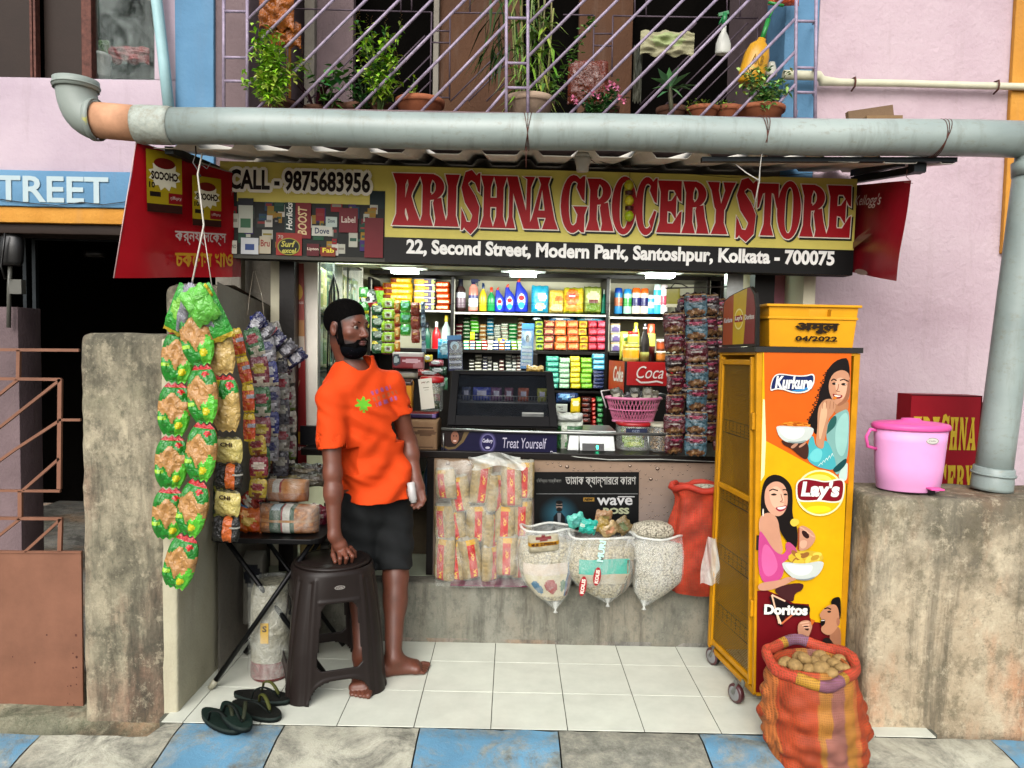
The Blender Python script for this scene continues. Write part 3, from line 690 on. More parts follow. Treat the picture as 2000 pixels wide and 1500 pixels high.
o = tag(MB('#b5b3ab').tube([P(1488, 300, 3.0), P(1484, 330, 3.0), P(1483, 352, 3.02), P(1478, 378, 3.05), P(1473, 405, 3.08)], [.002, .003, .006, .005, .006], 6, flat=.5).tube([P(1437, 321, 3.05), P(1458, 338, 3.03), P(1482, 352, 3.02)], [.003, .005, .005], 6, flat=.5).build('ribbon', 'plastic', base=P(1488, 300, 3.0)), 'frayed white plastic ribbon dangling from the gutter over the sign', 'ribbon')
o = thing('bulb_holder', 'white plastic bulb holder under the awning above the sign', 'bulb holder', P(1140, 305, 3.3))
c = P(1138, 320, 3.3); m = MB('#b9b8b0'); m.lathe([(.018, .0), (.026, .002), (.028, .022), (.036, .05), (.036, .062)], 16, c + Vector((0, 0, -.035))); m.build('socket', 'plastic', o)
m = MB('#b9b8b0'); m.lathe([(.044, 0), (.044, .012)], 18, c + Vector((0, 0, .027))); m.build('mount', 'plastic', o)
m = MB('#0c0c0c'); m.tube([P(1150, 308, 3.3), P(1180, 318, 3.42), P(1215, 325, 3.45), P(1260, 331, 3.52), P(1330, 338, 3.53), P(1420, 346, 3.53), P(1500, 345, 3.53), P(1590, 338, 3.53)], .0016, 5)
m.tube([P(1150, 309, 3.3), P(1170, 324, 3.3), P(1200, 328, 3.4), P(1216, 325, 3.45)], .0014, 5); tag(m.build('electric_wire', 'plastic', base=P(1260, 331, 3.5)), 'thin black wire sagging across the top of the sign', 'wire')
def banner(name, label, tl, tr, br, bl, sag, draw, mat='print_vinyl'):
 TL, TR, BR, BL = (Vector(v) for v in (tl, tr, br, bl)); base = (TL + TR) / 2
 o = thing(name, label, 'banner', base)
 nrm = (TR - TL).cross(TL - BL).normalized()
 m = MB(); return o, TL, TR, BR, BL, nrm
o, TL, TR, BR, BL, nn = banner('side_banner', 'red vinyl banner hung upside down left of the shop sign', P(266, 277, 3.02), P(470, 343, 3.60), P(470, 541, 3.60), P(222, 543, 2.98), 0, None)
m = MB(); m.grid(lambda u, v: BL.lerp(BR, u).lerp(TL.lerp(TR, u), v) + nn * (.006 * math.sin(u * 9) + .008 * nz(u * 3, v * 2)), 24, 16, lambda u, v: '#9a111c' if u < .9 else '#6a0c14'); m.build('vinyl_sheet', 'print_vinyl', o)
m = MB(); m.tube([TL, TR], .004, 6, '#9a9a94'); m.tube([BL, TL], .0022, 6, '#b89a9a'); m.build('hem', 'plastic', o)
W_ = (BR - BL).length; H_ = (TL - BL).length
m = MB(); m.M = frame(BL + nn * -.0 , BR - BL, TL - BL) @ Matrix.Translation((W_ * .98, H_ * .995, .016)) @ Matrix.Rotation(math.pi, 4, 'Z')
def pack_print(x, y, w_, h_, z=0):
 m.rect(x, y, x + w_, y + h_, z, '#8f7d16'); m.rect(x, y + h_ * .88, x + w_, y + h_ * 1.02, z + .0003, '#2a1310'); 
 st = [(x + w_ * .5 + (w_ * .46 if k % 2 else w_ * .36) * math.cos(k * math.pi / 12), y + h_ * .40 + (h_ * .26 if k % 2 else h_ * .19) * math.sin(k * math.pi / 12)) for k in range(24)]
 tri_fill(m, st, z + .0005, '#c2bfa9'); m.text('CHOCOS', x + w_ * .12, y + h_ * .34, w_ * .76, h_ * .14, z + .0009, '#1c0d0a', bold=.05, res=2)
 m.ell(x + w_ * .5, y + h_ * .2, w_ * .3, h_ * .09, z + .0009, '#5d1410'); m.rect(x, y + h_ * .68, x + w_ * .4, y + h_ * .86, z + .0006, '#6d0f14'); m.text("Kellogg's", x + w_ * .03, y + h_ * .73, w_ * .32, h_ * .07, z + .0009, '#b8a8a0', res=2, shear=.3)
 m.rect(x + w_ * .62, y + h_ * .68, x + w_ * .92, y + h_ * .76, z + .0006, '#181410'); m.text('01', x + w_ * .78, y + h_ * .52, w_ * .16, h_ * .1, z + .0009, '#1a1510', bold=.04, res=2)
m.build  # (print is added below, on the flipped sheet)
keepM = m.M
pack_print(.30 * W_, -.0 + .50 * H_ - .45 * H_ + .0, .001, .001) if False else None
def flip(px0, py0): return px0, py0
m.M = frame(BL, BR - BL, TL - BL) @ Matrix.Translation((W_, H_, .016)) @ Matrix.Rotation(math.pi, 4, 'Z')
pack_print(.52 * W_, .06 * H_, .26 * W_, .44 * H_); pack_print(.20 * W_, .20 * H_, .24 * W_, .38 * H_)
m.M = frame(BL, BR - BL, TL - BL)
m.text('কর্নফ্লেক্স', .42 * W_, .26 * H_, .42 * W_, .10 * H_, .017, '#a59a96', bold=.02, res=2, shear=.0)
m.text('চকোস খাও', .42 * W_, .09 * H_, .48 * W_, .11 * H_, .017, '#a87d1e', bold=.03, res=2)
m.build('print', 'print_vinyl', o)
TL, TR, BR, BL = P(1667, 362, 3.62), P(1778, 352, 3.10), P(1749, 549, 3.10), P(1660, 531, 3.62)
nn = (TR - TL).cross(TL - BL).normalized(); 
if nn.y > 0: nn = -nn
o = thing('side_banner', 'dark red vinyl banner with white script hung right of the shop sign', 'banner', (TL + TR) / 2)
m = MB(); m.grid(lambda u, v: BL.lerp(BR, u).lerp(TL.lerp(TR, u), v) + nn * (.006 * math.sin(u * 7) + .006 * nz(u * 3, v * 2 + 4)), 16, 16, lambda u, v: '#7d101c'); m.build('vinyl_sheet', 'print_vinyl', o)
m = MB(); W_ = (BR - BL).length; H_ = (TL - BL).length; m.M = frame(BL, BR - BL, TL - BL)
m.text("Kellogg's", .02 * W_, .72 * H_, .60 * W_, .15 * H_, .016, '#c9bfbc', bold=.0, res=3, shear=.35)
tri_fill(m, [(.02 * W_, .3 * H_), (.2 * W_, .42 * H_), (.46 * W_, .52 * H_), (.34 * W_, .44 * H_), (.5 * W_, .45 * H_), (.3 * W_, .36 * H_), (.1 * W_, .27 * H_)], .016, '#7b5546')
m.ell(.35 * W_, .0 * H_ + .03 * H_, .15 * W_, .03 * H_, .016, '#8e7a70'); m.build('print', 'print_vinyl', o)
m = MB('#3a1a18'); c = P(1772, 330, 3.1); m.tube([c, P(1770, 345, 3.1), P(1778, 353, 3.1), P(1765, 356, 3.1), P(1783, 358, 3.1)], .0016, 5); m.build('tie_wire', 'rust_metal', o)
# ================================================================ brown gate at the left
GYp = 2.98; gx1 = P(160, 1200, GYp).x; gz = P(80, 1077, GYp).z; gb = P(80, 1416, GYp).z
o = thing('brown_gate', 'brown painted metal gate with a solid lower panel and angular rails', 'gate', (-2.0, GYp, gb))
m = MB(); m.box(-2.45, gx1, GYp, GYp + .012, gb, gz); m.build('panel', 'gate_brown', o, bevel=.002)
def gbar(a, b, w_=.012, y=GYp):
 m = MB(); m.bar(P(*a, y), P(*b, y), w_, .012, up=(0, 1, 0)); m.build('rail', 'gate_brown', o)
for a, b, w_ in (((-140, 682), (155, 684), .012), ((-140, 738), (120, 741), .012), ((37, 684), (36, 740), .014), ((118, 740), (116, 955), .016), ((-140, 957), (118, 959), .010), ((116, 820), (158, 820), .010),
                 ((118, 742), (-40, 866), .011), ((116, 822), (30, 878), .011), ((30, 878), (-60, 942), .011), ((35, 742), (-20, 786), .011), ((40, 959), (40, 1010), .016), ((-140, 1011), (122, 1013), .012),
                 ((119, 1013), (117, 1077), .016), ((118, 1015), (50, 1077), .011), ((40, 1013), (-40, 1077), .011), ((117, 895), (46, 957), .011), ((-140, 1077), (160, 1078), .008)): gbar(a, b, w_)
m = MB(); rr = random.Random(3)
for k in range(16):
 c = P(rr.choice([rr.uniform(60, 150), rr.uniform(125, 155)]), rr.uniform(1240, 1400), GYp - .001); m.lathe([(.001, 0), (.003, 0), (.004, 0)], 8, c); 
m2 = MB('#2c1a14')
for k in range(18):
 c = P(rr.choice([rr.uniform(10, 150), rr.uniform(128, 150)]), rr.uniform(1230, 1400), GYp - .0012); q = rr.uniform(.002, .005)
 m2.M = frame(c, (1, 0, 0), (0, 0, 1)); m2.ell(0, 0, q, q * rr.uniform(.7, 1.3), 0, None, 8)
m2.build('rust_spot', 'rust_metal', o)
o = thing('electric_meter', 'dark electric meter with a conduit on the mauve door post', 'meter', P(22, 500, 4.08))
m = MB('#1b1b1b'); c = P(22, 490, 4.06); m.lathe([(.05, -.08), (.062, -.06), (.066, .02), (.06, .07), (.04, .09)], 16, c, sy=.6); m.build('meter_body', 'plastic', o)
m = MB('#4f4f49'); m.tube([P(20, 520, 4.06), P(18, 560, 4.06), P(17, 640, 4.06)], .011, 8); m.box(P(10, 545, 4).x, P(34, 545, 4).x, 4.03, 4.07, P(20, 574, 4.05).z, P(20, 546, 4.05).z); m.build('conduit', 'plastic', o)
m = MB('#0e0e0e'); m.tube([P(10, 455, 4.0), P(6, 490, 4.0), P(2, 520, 4.0), P(10, 545, 4.0)], .006, 6); m.build('cable', 'plastic', o)
m = MB('#14110f'); m.lathe([(.07, -.02), (.075, 0), (.07, .02)], 20, P(185, 496, 4.6), sy=.5, sx=.9); tag(m.build('wall_lamp', 'plastic', base=P(185, 496, 4.6)), 'dark round lamp in the unlit passage under the ochre beam', 'lamp')
m = MB('#15130f'); m.tube([P(-30, 368 + 6 * (k % 2) + 3 * math.sin(k) + (405 - 368) - k * .6 + 6, 3.97) for k in range(0)] or [P(-10, 388, 3.965), P(60, 397, 3.965), P(110, 401, 3.965), P(160, 395, 3.965), P(200, 400, 3.965), P(262, 392, 3.965)], .0022, 5)
tag(m.build('cable', 'plastic', base=P(60, 397, 3.96)), 'thin dark cable sagging across the blue street name band', 'cable')
m = MB(); m.tube([P(303, -60, 3.93), P(306, 0, 3.93), P(320, 120, 3.93), P(330, 215, 3.93)], .028, 16); tag(m.build('wall_pipe', 'pvc_pale', base=P(306, 0, 3.93)), 'slim pale blue pipe leaning on the pink wall beside the window', 'pipe')
o = thing('water_pipe', 'thin cream water pipe clipped along the right pink wall', 'pipe', P(1800, 160, 3.95))
m = MB(); m.tube([P(1530, 146, 3.93), P(1600, 148, 3.93), P(1605, 158, 3.94), P(1640, 161, 3.95), P(1760, 163, 3.95), P(1900, 167, 3.95), P(2020, 170, 3.95), P(2150, 172, 3.95)], [.024, .024, .026, .019, .018, .018, .018, .018], 14); m.build('pipe', 'pvc_cream', o)
for px, py in ((1667, 162), (1946, 168)):
 m = MB(); c = P(px, py, 3.945); m.tube([c + Vector((0, .02 - .0, -.035)), c + Vector((0, -.018, -.022)), c + Vector((0, -.024, 0)), c + Vector((0, -.018, .022)), c + Vector((0, .02, .026))], .005, 6); m.build('pipe_clip', 'rust_metal', o)
o = thing('timber_offcut', 'broken brown timber scrap lying on the awning edge', 'timber', P(1700, 228, 3.5))
m = MB('#6b553f'); a, b = P(1655, 232, 3.5), P(1742, 219, 3.5); m.bar(a, b, .03, .06, col='#6f5a45'); m.build('plank', 'dull', o); m = MB('#7c6448'); m.bar(P(1690, 232, 3.45), P(1760, 231, 3.45), .03, .02, col='#7c6448'); m.build('splinter', 'dull', o)
# ================================================================ packets
_PK = {}
def pack_mesh(key, w_, h_, d_, design, p=5.0, q=5.0, nu=8, nv=8, seal=0.0, rough=.0, seed=0, pinch=.0):
 """closed packet: x right, z up from its base, front towards -y"""
 if key in _PK: return _PK[key]
 m = MB()
 def pr(u, v):
  a = max(0, 1 - abs(2 * u - 1) ** p) ** (1 / p); vv = min(1, abs(2 * v - 1) / (1 - seal)) if seal else abs(2 * v - 1)
  b = max(0, 1 - vv ** q) ** (1 / q); return a * b
 def f(sg):
  def g(u, v):
   uu = u if sg < 0 else 1 - u
   k = pr(uu, v); wob = rough * (nz(uu * 5 + seed, v * 6, sg * 3) * (1 if 0 < v < 1 else .3))
   tb = rough * .35 * math.sin(uu * 17 + seed) if v in (0.0, 1.0) else 0
   return ((uu - .5) * w_ * (1 - pinch * abs(2 * v - 1) ** 3 - (.0 if not seal else .05 * (1 - b_(v)))) , sg * (d_ / 2 * k + wob * (.3 + k)) , v * h_ + tb)
  return g
 def b_(v): return max(0, 1 - min(1, abs(2 * v - 1)) ** 6)
 def tri(t): return t
 m.grid(lambda u, v: f(-1)(.5 - .5 * math.cos(math.pi * u) if p > 4 else u, v), nu, nv, design)
 m.grid(lambda u, v: f(1)(.5 - .5 * math.cos(math.pi * u) if p > 4 else u, v), nu, max(3, nv // 2), lambda u, v: design(1 - u, v) if False else design(.02, .5))
 _PK[key] = m; return m
def dsg(base, bands=(), labels=(), ends=None, alt=None, seed=0):
 """bands [(v0,v1,col)], labels [(cu,cv,ru,rv,col)], ends = seal colour"""
 B = L(base)
 def f(u, v):
  c = B
  for a, b, cc in bands:
   if a <= v <= b: c = L(cc)
  for cu, cv, ru, rv, cc in labels:
   if ((u - cu) / ru) ** 2 + ((v - cv) / rv) ** 2 < 1: c = L(cc)
  if ends and (v < .07 or v > .93): c = L(ends)
  k = 1 + .10 * nz(u * 7 + seed, v * 7)
  return tuple(min(1, x * k) for x in c[:3])
 return f
_ME = {}
def inst(name, key, mb, mat, parent=None, loc=(0, 0, 0), rot=None, scale=None):
 """an object that shares mesh data with alike pieces"""
 k = (name, key)
 if k not in _ME:
  o = mb.build(name, mat); _ME[k] = o.data
 else: o = bpy.data.objects.new(name, _ME[k]); COL.objects.link(o)
 o.location = loc
 if rot is not None: o.rotation_euler = rot
 if scale is not None: o.scale = scale if not isinstance(scale, (int, float)) else (scale,) * 3
 if parent is not None: o.parent = parent
 return o
def spanx(x0, x1, y, Y): return (P(x1, y, Y) - P(x0, y, Y)).length
def put(name, key, label, cat, x0, x1, y0, y1, Y, depth, design, group=None, mat='wrap', p=6, q=6, nu=8, nv=6, seal=0, rough=.0, yaw=None, seed=0):
 w_ = spanx(x0, x1, y1, Y); h_ = (P((x0 + x1) / 2, y0, Y) - P((x0 + x1) / 2, y1, Y)).length
 wq, hq = round(w_, 3), round(h_, 3)
 mb = pack_mesh((key, wq, hq), wq, hq, depth, design, p, q, nu, nv, seal, rough, seed)
 o = inst(name, (key, wq, hq), mb, mat, None, P((x0 + x1) / 2, y1, Y), (0, 0, yaw if yaw is not None else rnd.uniform(-.05, .05)))
 return tag(o, label, cat, group)
def stack(name, key, cat, x0, x1, y0, y1, n, Y, depth, design, lab, group, mat='wrap', **kw):
 """n packets lying on each other between photo rows y0 (top) and y1 (bottom)"""
 hh = (y1 - y0) / n
 for i in range(n):
  jx = rnd.uniform(-1.1, 1.1)
  put(name, key + str(n), lab.replace('#', ORD[i + 1] if i else 'topmost'), cat, x0 + jx, x1 + jx, y0 + i * hh - hh * .13, y0 + (i + 1) * hh, Y + rnd.uniform(-.008, .008), depth, design, group, mat, yaw=rnd.uniform(-.09, .09), **kw)
def bottle(name, label, cat, prof, px, y0, y1, Y, rx, sy=.7, group=None, mat='plastic', n=16, extra=None):
 """prof [(r 0..1, z 0..1, colour)]"""
 b0 = P(px, y1, Y); H = (P(px, y0, Y) - b0).length; r = rx / FOC * Y
 o = thing(name, label, cat, b0, group) if extra else None
 m = MB(); m.lathe([(a * r, z * H, c) for a, z, c in prof], n, b0, sy=sy)
 if not extra: return tag(m.build(name, mat, base=b0), label, cat, group)
 m.build('bottle_body', mat, o); extra(o, b0, r, H); return o
# ================================================================ shelving
YS = 5.10
sh = thing('back_shelves', 'tall dark shelving unit with pale back boards filling the rear of the shop', 'shelves', (.2, YS + .2, .3))
def shx(px, y=YS, py=600): return P(px, py, y).x
def shz(py, px=1000, y=YS): return P(px, py, y).z
def board(name, mat, x0, x1, z0, z1, y0=YS - .02, y1=SY1 - .002):
 m = MB(); m.box(x0, x1, y0, y1, z0, z1); return m.build(name, mat, sh, bevel=.002)
for px, zz0 in ((722, .3), (884, .3), (1186, .3), (1381, .3), (1408, .3)):
 x = shx(px); board('upright', 'black_laminate', x - .011, x + .011, .3, shz(541, px))
 m = MB(); m.box(x + .0115, x + .016, YS - .015, YS - .005, shz(684, px), shz(546, px)); m.build('edge_strip', 'white_edge', sh)
xl, xr = shx(722) + .012, shx(1408) - .012
def shelf(py, x0=xl, x1=xr, th=.020, mat='black_laminate', lip='#3c3733', pyx=1000):
 z = shz(py, pyx); return board('shelf_board', mat, x0, x1, z - th, z)
for a_, b_ in ((722, 884), (884, 1186), (1186, 1381)):
 x0, x1 = shx(a_) + .018, shx(b_) - .012; mid = (a_ + b_) / 2
 board('shelf_board', 'black_laminate', x0, x1, shz(609 + (mid - 884) * .012) - .018, shz(609 + (mid - 884) * .012))
 board('shelf_board', 'black_laminate', x0, x1, shz(684) - .022, shz(684))
 m = MB(); zf = shz(609 + (mid - 884) * .012); m.box(x0, x1, YS - .026, YS - .021, zf - .016, zf - .004); m.build('edge_strip', 'sheet_metal', sh)
board('top_board', 'black_laminate', shx(722), shx(1408), shz(541), shz(533))
x0, x1 = shx(884), shx(1186)
for py in (727, 760, 838): board('shelf_board', 'black_laminate', shx(1045 if py != 727 else 884) + .014, x1 - .012 if py != 727 else shx(1060), shz(py) - .018, shz(py))
board('lower_back', 'black_laminate', shx(722), shx(1408), .3, shz(686), y0=SY1 - .05)
board('lower_side', 'black_laminate', shx(1043), shx(1052), shz(838), shz(690))
m = MB(); m.tube([P(722, 592, YS - .04), P(1400, 592 + 0, YS - .04)], .0016, 5); m.build('guard_wire', 'dark_steel', sh)
simple('lamp_body', '#c9c9c2', .4); emis('lamp_glow', '#eafff2', 28)
for k, (px, py) in enumerate(((790, 529), (1022, 535), (1290, 538))):
 c = P(px, py, 4.35); o = thing('ceiling_light', ['flat white ceiling light over the biscuit packets', 'flat white ceiling light above the blue cleaner bottles', 'flat white ceiling light above the spray cans'][k], 'ceiling light', (c.x, 4.5, c.z), 'ceiling lights in the shop')
 m = MB(); m.box(c.x - .13, c.x + .13, 4.30, 4.42, c.z + .012, c.z + .028); m.build('housing', 'lamp_body', o)
 m = MB(); m.box(c.x - .075, c.x + .075, 4.31, 4.41, c.z - .012, c.z + .0115); m.build('diffuser', 'lamp_glow', o)
 al = bpy.data.lights.new('ceiling_lamp', 'AREA'); al.shape = 'RECTANGLE'; al.size = .26; al.size_y = .12; al.energy = 9; al.color = (.96, 1.0, .93)
 ao = bpy.data.objects.new('ceiling_lamp', al); COL.objects.link(ao); ao.location = (0, .06, -.03); ao.parent = o; ao.rotation_euler = (rad(32), 0, 0)
c = P(640, 540, 4.35)
for x in (-.98,):
 o = thing('ceiling_light', 'flat white ceiling light reflected in the glass side cabinet', 'ceiling light', (x, 4.1, SZ1 - .02), 'ceiling lights in the shop')
 m = MB(); m.box(x - .1, x + .08, 4.05, 4.15, SZ1 - .03, SZ1 - .002); m.build('diffuser', 'lamp_glow', o)
 al = bpy.data.lights.new('ceiling_lamp', 'AREA'); al.size = .15; al.energy = 2; al.color = (.93, 1.0, .95); ao = bpy.data.objects.new('ceiling_lamp', al); COL.objects.link(ao); ao.location = (.05, 0, -.03); ao.parent = o
zl_ = P(1000, 535, 4.35).z + .030; room('ceiling_beam', 'shop_white', SX0, SX1, 4.27, 4.46, zl_, SZ1 - .001)
G1 = 'biscuit packets on the top shelf'
yel = dsg('#d8a412', labels=[(.25, .5, .14, .35, '#7a2c12'), (.6, .5, .22, .25, '#e8d060')], ends='#b98610')
put('biscuit_packet', 'ybis', 'single yellow biscuit packet lying crosswise on the yellow pile of the top shelf', 'biscuit packet', 763, 804, 543, 554, YS + .06, .06, yel, G1)
stack('biscuit_packet', 'ybis', 'biscuit packet', 748, 806, 554, 608, 5, YS + .06, .08, yel, '# full-width packet in the yellow biscuit pile on the top shelf', G1)
pur = dsg('#2e2150', labels=[(.35, .5, .26, .36, '#e2a632'), (.84, .5, .13, .3, '#b9c87a')], bands=[(0, .14, '#cfc9d6'), (.86, 1, '#cfc9d6')])
stack('biscuit_packet', 'pbis', 'biscuit packet', 808, 850, 546, 607, 5, YS + .05, .08, pur, '# purple and orange biscuit packet from the top beside the yellow pile', G1)
ora = dsg('#cf4a10', labels=[(.45, .5, .3, .22, '#e9b28a')], bands=[(0, .12, '#8a2408')])
stack('biscuit_packet', 'obis', 'biscuit packet', 853, 880, 552, 607, 5, YS + .05, .08, ora, '# orange biscuit packet from the top left of the first bottle', G1)
put('snack_packet', 'grn1', 'green and red snack packet left of the yellow biscuits on the top shelf', 'packet', 730, 752, 560, 607, YS + .06, .05, dsg('#6fae1e', bands=[(.8, 1, '#b3220e')]), None)
def bt(name, label, px, y0, y1, rx, body, cap, lab, lab2='#c9d6dc', shape=0, cat='bottle', grp='cleaner bottles on the top shelf'):
 if shape == 0: pr = [(.55, 0, body), (.9, .01, body), (.92, .12, lab2), (.93, .42, lab), (.92, .58, body), (.85, .68, body), (.45, .78, cap), (.42, .80, cap), (.42, 1, cap)]
 elif shape == 1: pr = [(.8, 0, body), (.92, .02, lab2), (.92, .5, body), (.80, .62, body), (.36, .74, body), (.30, .80, cap), (.34, .82, cap), (.30, 1, cap)]
 else: pr = [(.9, 0, body), (.95, .02, body), (.95, .30, lab), (.95, .62, body), (.95, .80, cap), (.90, .84, cap), (.8, .98, cap), (.3, 1, cap)]
 return bottle(name, label, cat, pr, px, y0, y1, YS + .05, rx, group=grp)
bt('floor_cleaner_bottle', 'dark brown cleaner bottle, first from the shelf divider', 899, 545, 608, 11, '#2a1716', '#10101c', '#b9bcc4', '#6a5560')
def spray(o, b0, r, H):
 m = MB('#141a3a'); z = b0.z + H
 m.box(b0.x - r * .5, b0.x + r * .9, b0.y - .014, b0.y + .014, z - .004, z + .020); m.box(b0.x + r * .9, b0.x + r * 1.25, b0.y - .005, b0.y + .005, z + .006, z + .016); m.bar((b0.x + r * .6, b0.y, z), (b0.x + r * .9, b0.y, z - .028), .006); m.build('spray_trigger', 'plastic', o, bevel=.002)
bottle('spray_bottle', 'pink liquid spray bottle with a navy trigger on the top shelf', 'spray bottle', [(.8, 0, '#b35a48'), (.92, .03, '#c9857a'), (.92, .16, '#dfe0e2'), (.92, .44, '#2a2e66'), (.92, .55, '#c37264'), (.85, .8, '#c98274'), (.4, .92, '#20254a'), (.4, 1.0, '#20254a')], 924, 551, 608, YS + .05, 10, extra=spray)
bt('cleaner_bottle', 'small yellow cleaner bottle with a blue cap beside the pink spray', 943, 553, 608, 8, '#b9a014', '#142b52', '#4a8a6a', '#b7a51e', 1)
bt('cleaner_bottle', 'small green cleaner bottle between the yellow one and the blue cleaners', 959, 561, 608, 8, '#12793f', '#c23a1c', '#a8c48c', '#1d8a48', 1)
def duck(label, x0, x1, y0, Y=YS + .05):
 b0 = P((x0 + x1) / 2, 609, Y); s_ = spanx(x0, x1, 600, Y); H = (P((x0 + x1) / 2, y0, Y) - b0).length
 o = thing('toilet_cleaner', label, 'bottle', b0, 'blue toilet cleaner bottles'); m = MB(); n = 12; rings = []
 pf = [(0, .44, 0), (.02, .5, 0), (.45, .5, 0), (.58, .46, -.02), (.70, .34, -.10), (.80, .22, -.20), (.88, .16, -.24), (.92, .12, -.22)]
 cols = ['#1a2ea0', '#1b2fa8', '#1a2ea0', '#1a2ea0', '#1a2ea0', '#18299a', '#18299a']
 for z, r, dx in pf: rings.append(m.pts([b0 + Vector((dx * s_ + r * s_ * math.cos(a), .5 * r * s_ * math.sin(a), z * H)) for a in (2 * math.pi * j / n for j in range(n))]))
 for k in range(len(pf) - 1):
  for j in range(n): m.fc((rings[k] + j, rings[k] + (j + 1) % n, rings[k + 1] + (j + 1) % n, rings[k + 1] + j), cols[k], True)
 m.build('bottle_body', 'plastic', o)
 m = MB(); m.M = frame(b0 + Vector((-.36 * s_, -.262 * s_, .06 * H)), (1, 0, 0), (0, 0, 1)); m.ell(.36 * s_, .26 * H, .28 * s_, .24 * H, 0, '#b8c7d8', 16); m.ell(.36 * s_, .14 * H, .24 * s_, .10 * H, .0008, '#2fa2c4', 14); m.ell(.36 * s_, .36 * H, .22 * s_, .08 * H, .0008, '#b02028', 14); m.build('label', 'print_flat', o)
 m = MB('#c43a22'); c = b0 + Vector((-.22 * s_, 0, .9 * H)); m.tube([c, c + Vector((-.0 * s_, 0, .05 * H)), c + Vector((.1 * s_, 0, .12 * H))], [.13 * s_, .11 * s_, .05 * s_], 10); m.build('cap', 'plastic', o)
duck('smallest blue toilet cleaner bottle, leftmost of the three blue ones', 966, 985, 562); duck('middle blue toilet cleaner bottle with a red cap', 984, 1006, 556); duck('tallest blue toilet cleaner bottle right of its smaller twins', 1005, 1031, 545)
GB = 'food bags on the top shelf'
put('snack_bag', 'blueb', 'bright blue food bag at the left of the top shelf bags', 'food bag', 1037, 1071, 558, 611, YS + .06, .09, dsg('#1592b8', labels=[(.6, .58, .28, .16, '#cfe6ec'), (.5, .22, .3, .14, '#dfd2a0')], ends='#3fb0cc'), GB, p=3, q=4, seal=.06, rough=.006, nu=14, nv=14)
put('snack_bag', 'yelb', 'pale yellow food bag right of the bright blue bag', 'food bag', 1071, 1102, 566, 611, YS + .07, .09, dsg('#caa83a', labels=[(.6, .6, .25, .14, '#b3641c'), (.5, .2, .4, .16, '#dcc88a')], ends='#d8c060'), GB, p=3, q=4, seal=.06, rough=.006, nu=14, nv=14, seed=3)
put('snack_bag', 'orab', 'yellow food bag with an orange patch and red oval', 'food bag', 1100, 1139, 562, 612, YS + .05, .10, dsg('#c9ad20', labels=[(.42, .6, .34, .34, '#c76a18'), (.42, .66, .22, .09, '#b3161c'), (.42, .66, .16, .045, '#e0d8c8'), (.5, .2, .4, .12, '#c98a3a')], ends='#b3b832'), GB, p=3, q=4, seal=.06, rough=.007, nu=16, nv=16, seed=5)
put('snack_bag', 'oliv', 'olive green food bag beside the yellow one with the red oval', 'food bag', 1139, 1174, 560, 612, YS + .06, .10, dsg('#8f9a4a', labels=[(.5, .6, .36, .22, '#b9b58a'), (.5, .22, .4, .14, '#5d7a20'), (.5, .44, .3, .05, '#5d1a12')], ends='#6a7a26'), GB, p=3, q=4, seal=.06, rough=.007, nu=16, nv=16, seed=9)
bt('dish_soap_bottle', 'slim green bottle tucked beside the olive food bag', 1179, 565, 612, 5, '#12836a', '#d0d8d0', '#1a9a7a', '#12836a', 1)
GC = 'spray cans on the top shelf'
def can(lab, px, y0, rx, body, cap, l1): return bt('spray_can', lab, px, y0, 613, rx, body, cap, l1, body, 2, 'spray can', GC)
can('blue spray can with a dark blue cap, first in the spray can row', 1207, 562, 8.5, '#1f6ea0', '#12388a', '#a05a3a'); can('pale green spray can with a light blue cap', 1225, 564, 8.5, '#8fb9a4', '#1f7ab8', '#2f8a3a')
can('white spray can with an orange cap and navy base', 1242, 562, 9, '#c7b8a8', '#cf5a12', '#1c1a58'); can('second orange capped spray can, right of its twin', 1258, 563, 8.5, '#c7b8a8', '#cf5a12', '#1c1a58')
can('short sky blue spray can behind the orange capped pair', 1271, 576, 8, '#2f8ec4', '#bcd2dc', '#bcd2dc'); can('tall aqua and white spray can', 1283, 555, 8, '#38b0c8', '#c3d8d4', '#c3d8d4'); can('tall white spray can with a pink label next to the maroon sachets', 1296, 556, 8, '#c9c6c8', '#d2c4c6', '#b2405a')
bt('disinfectant_bottle', 'dark green bottle with a red and black cap on the second shelf', 834, 630, 683, 8, '#134a38', '#14141c', '#b3b0a0', '#15503c', 1)
bt('ketchup_bottle', 'red bottle with a white label and white cap on the second shelf', 852, 628, 683, 9, '#b3141c', '#cfcac4', '#c7c4cc', '#b9161e', 1)
bt('water_bottle', 'clear pale bottle with a yellow cap on the second shelf', 871, 615, 683, 10, '#a9b8b4', '#c3ae3a', '#8fb4c4', '#b5c6c4', 1)
GS = 'small soap and cigarette boxes on the second shelf'
cols_ = [(890, 903, 634, 684, 6, '#4a1016', 'maroon'), (905, 918, 619, 684, 9, '#1f4a24', 'dark green'), (919, 935, 617, 650, 5, '#3f8a1c', 'lime green'), (920, 934, 651, 684, 5, '#1a1a16', 'black'), (936, 949, 634, 684, 6, '#7a5a2e', 'tan'), (951, 964, 619, 656, 5, '#1c5a78', 'blue'),
         (951, 964, 657, 684, 4, '#7c7d72', 'grey'), (965, 978, 635, 684, 7, '#8f9086', 'pale grey'), (979, 992, 633, 684, 7, '#9aa08e', 'greenish white'), (993, 1009, 633, 684, 7, '#14612a', 'bright green'), (1011, 1024, 620, 684, 8, '#6e4a2a', 'brown')]
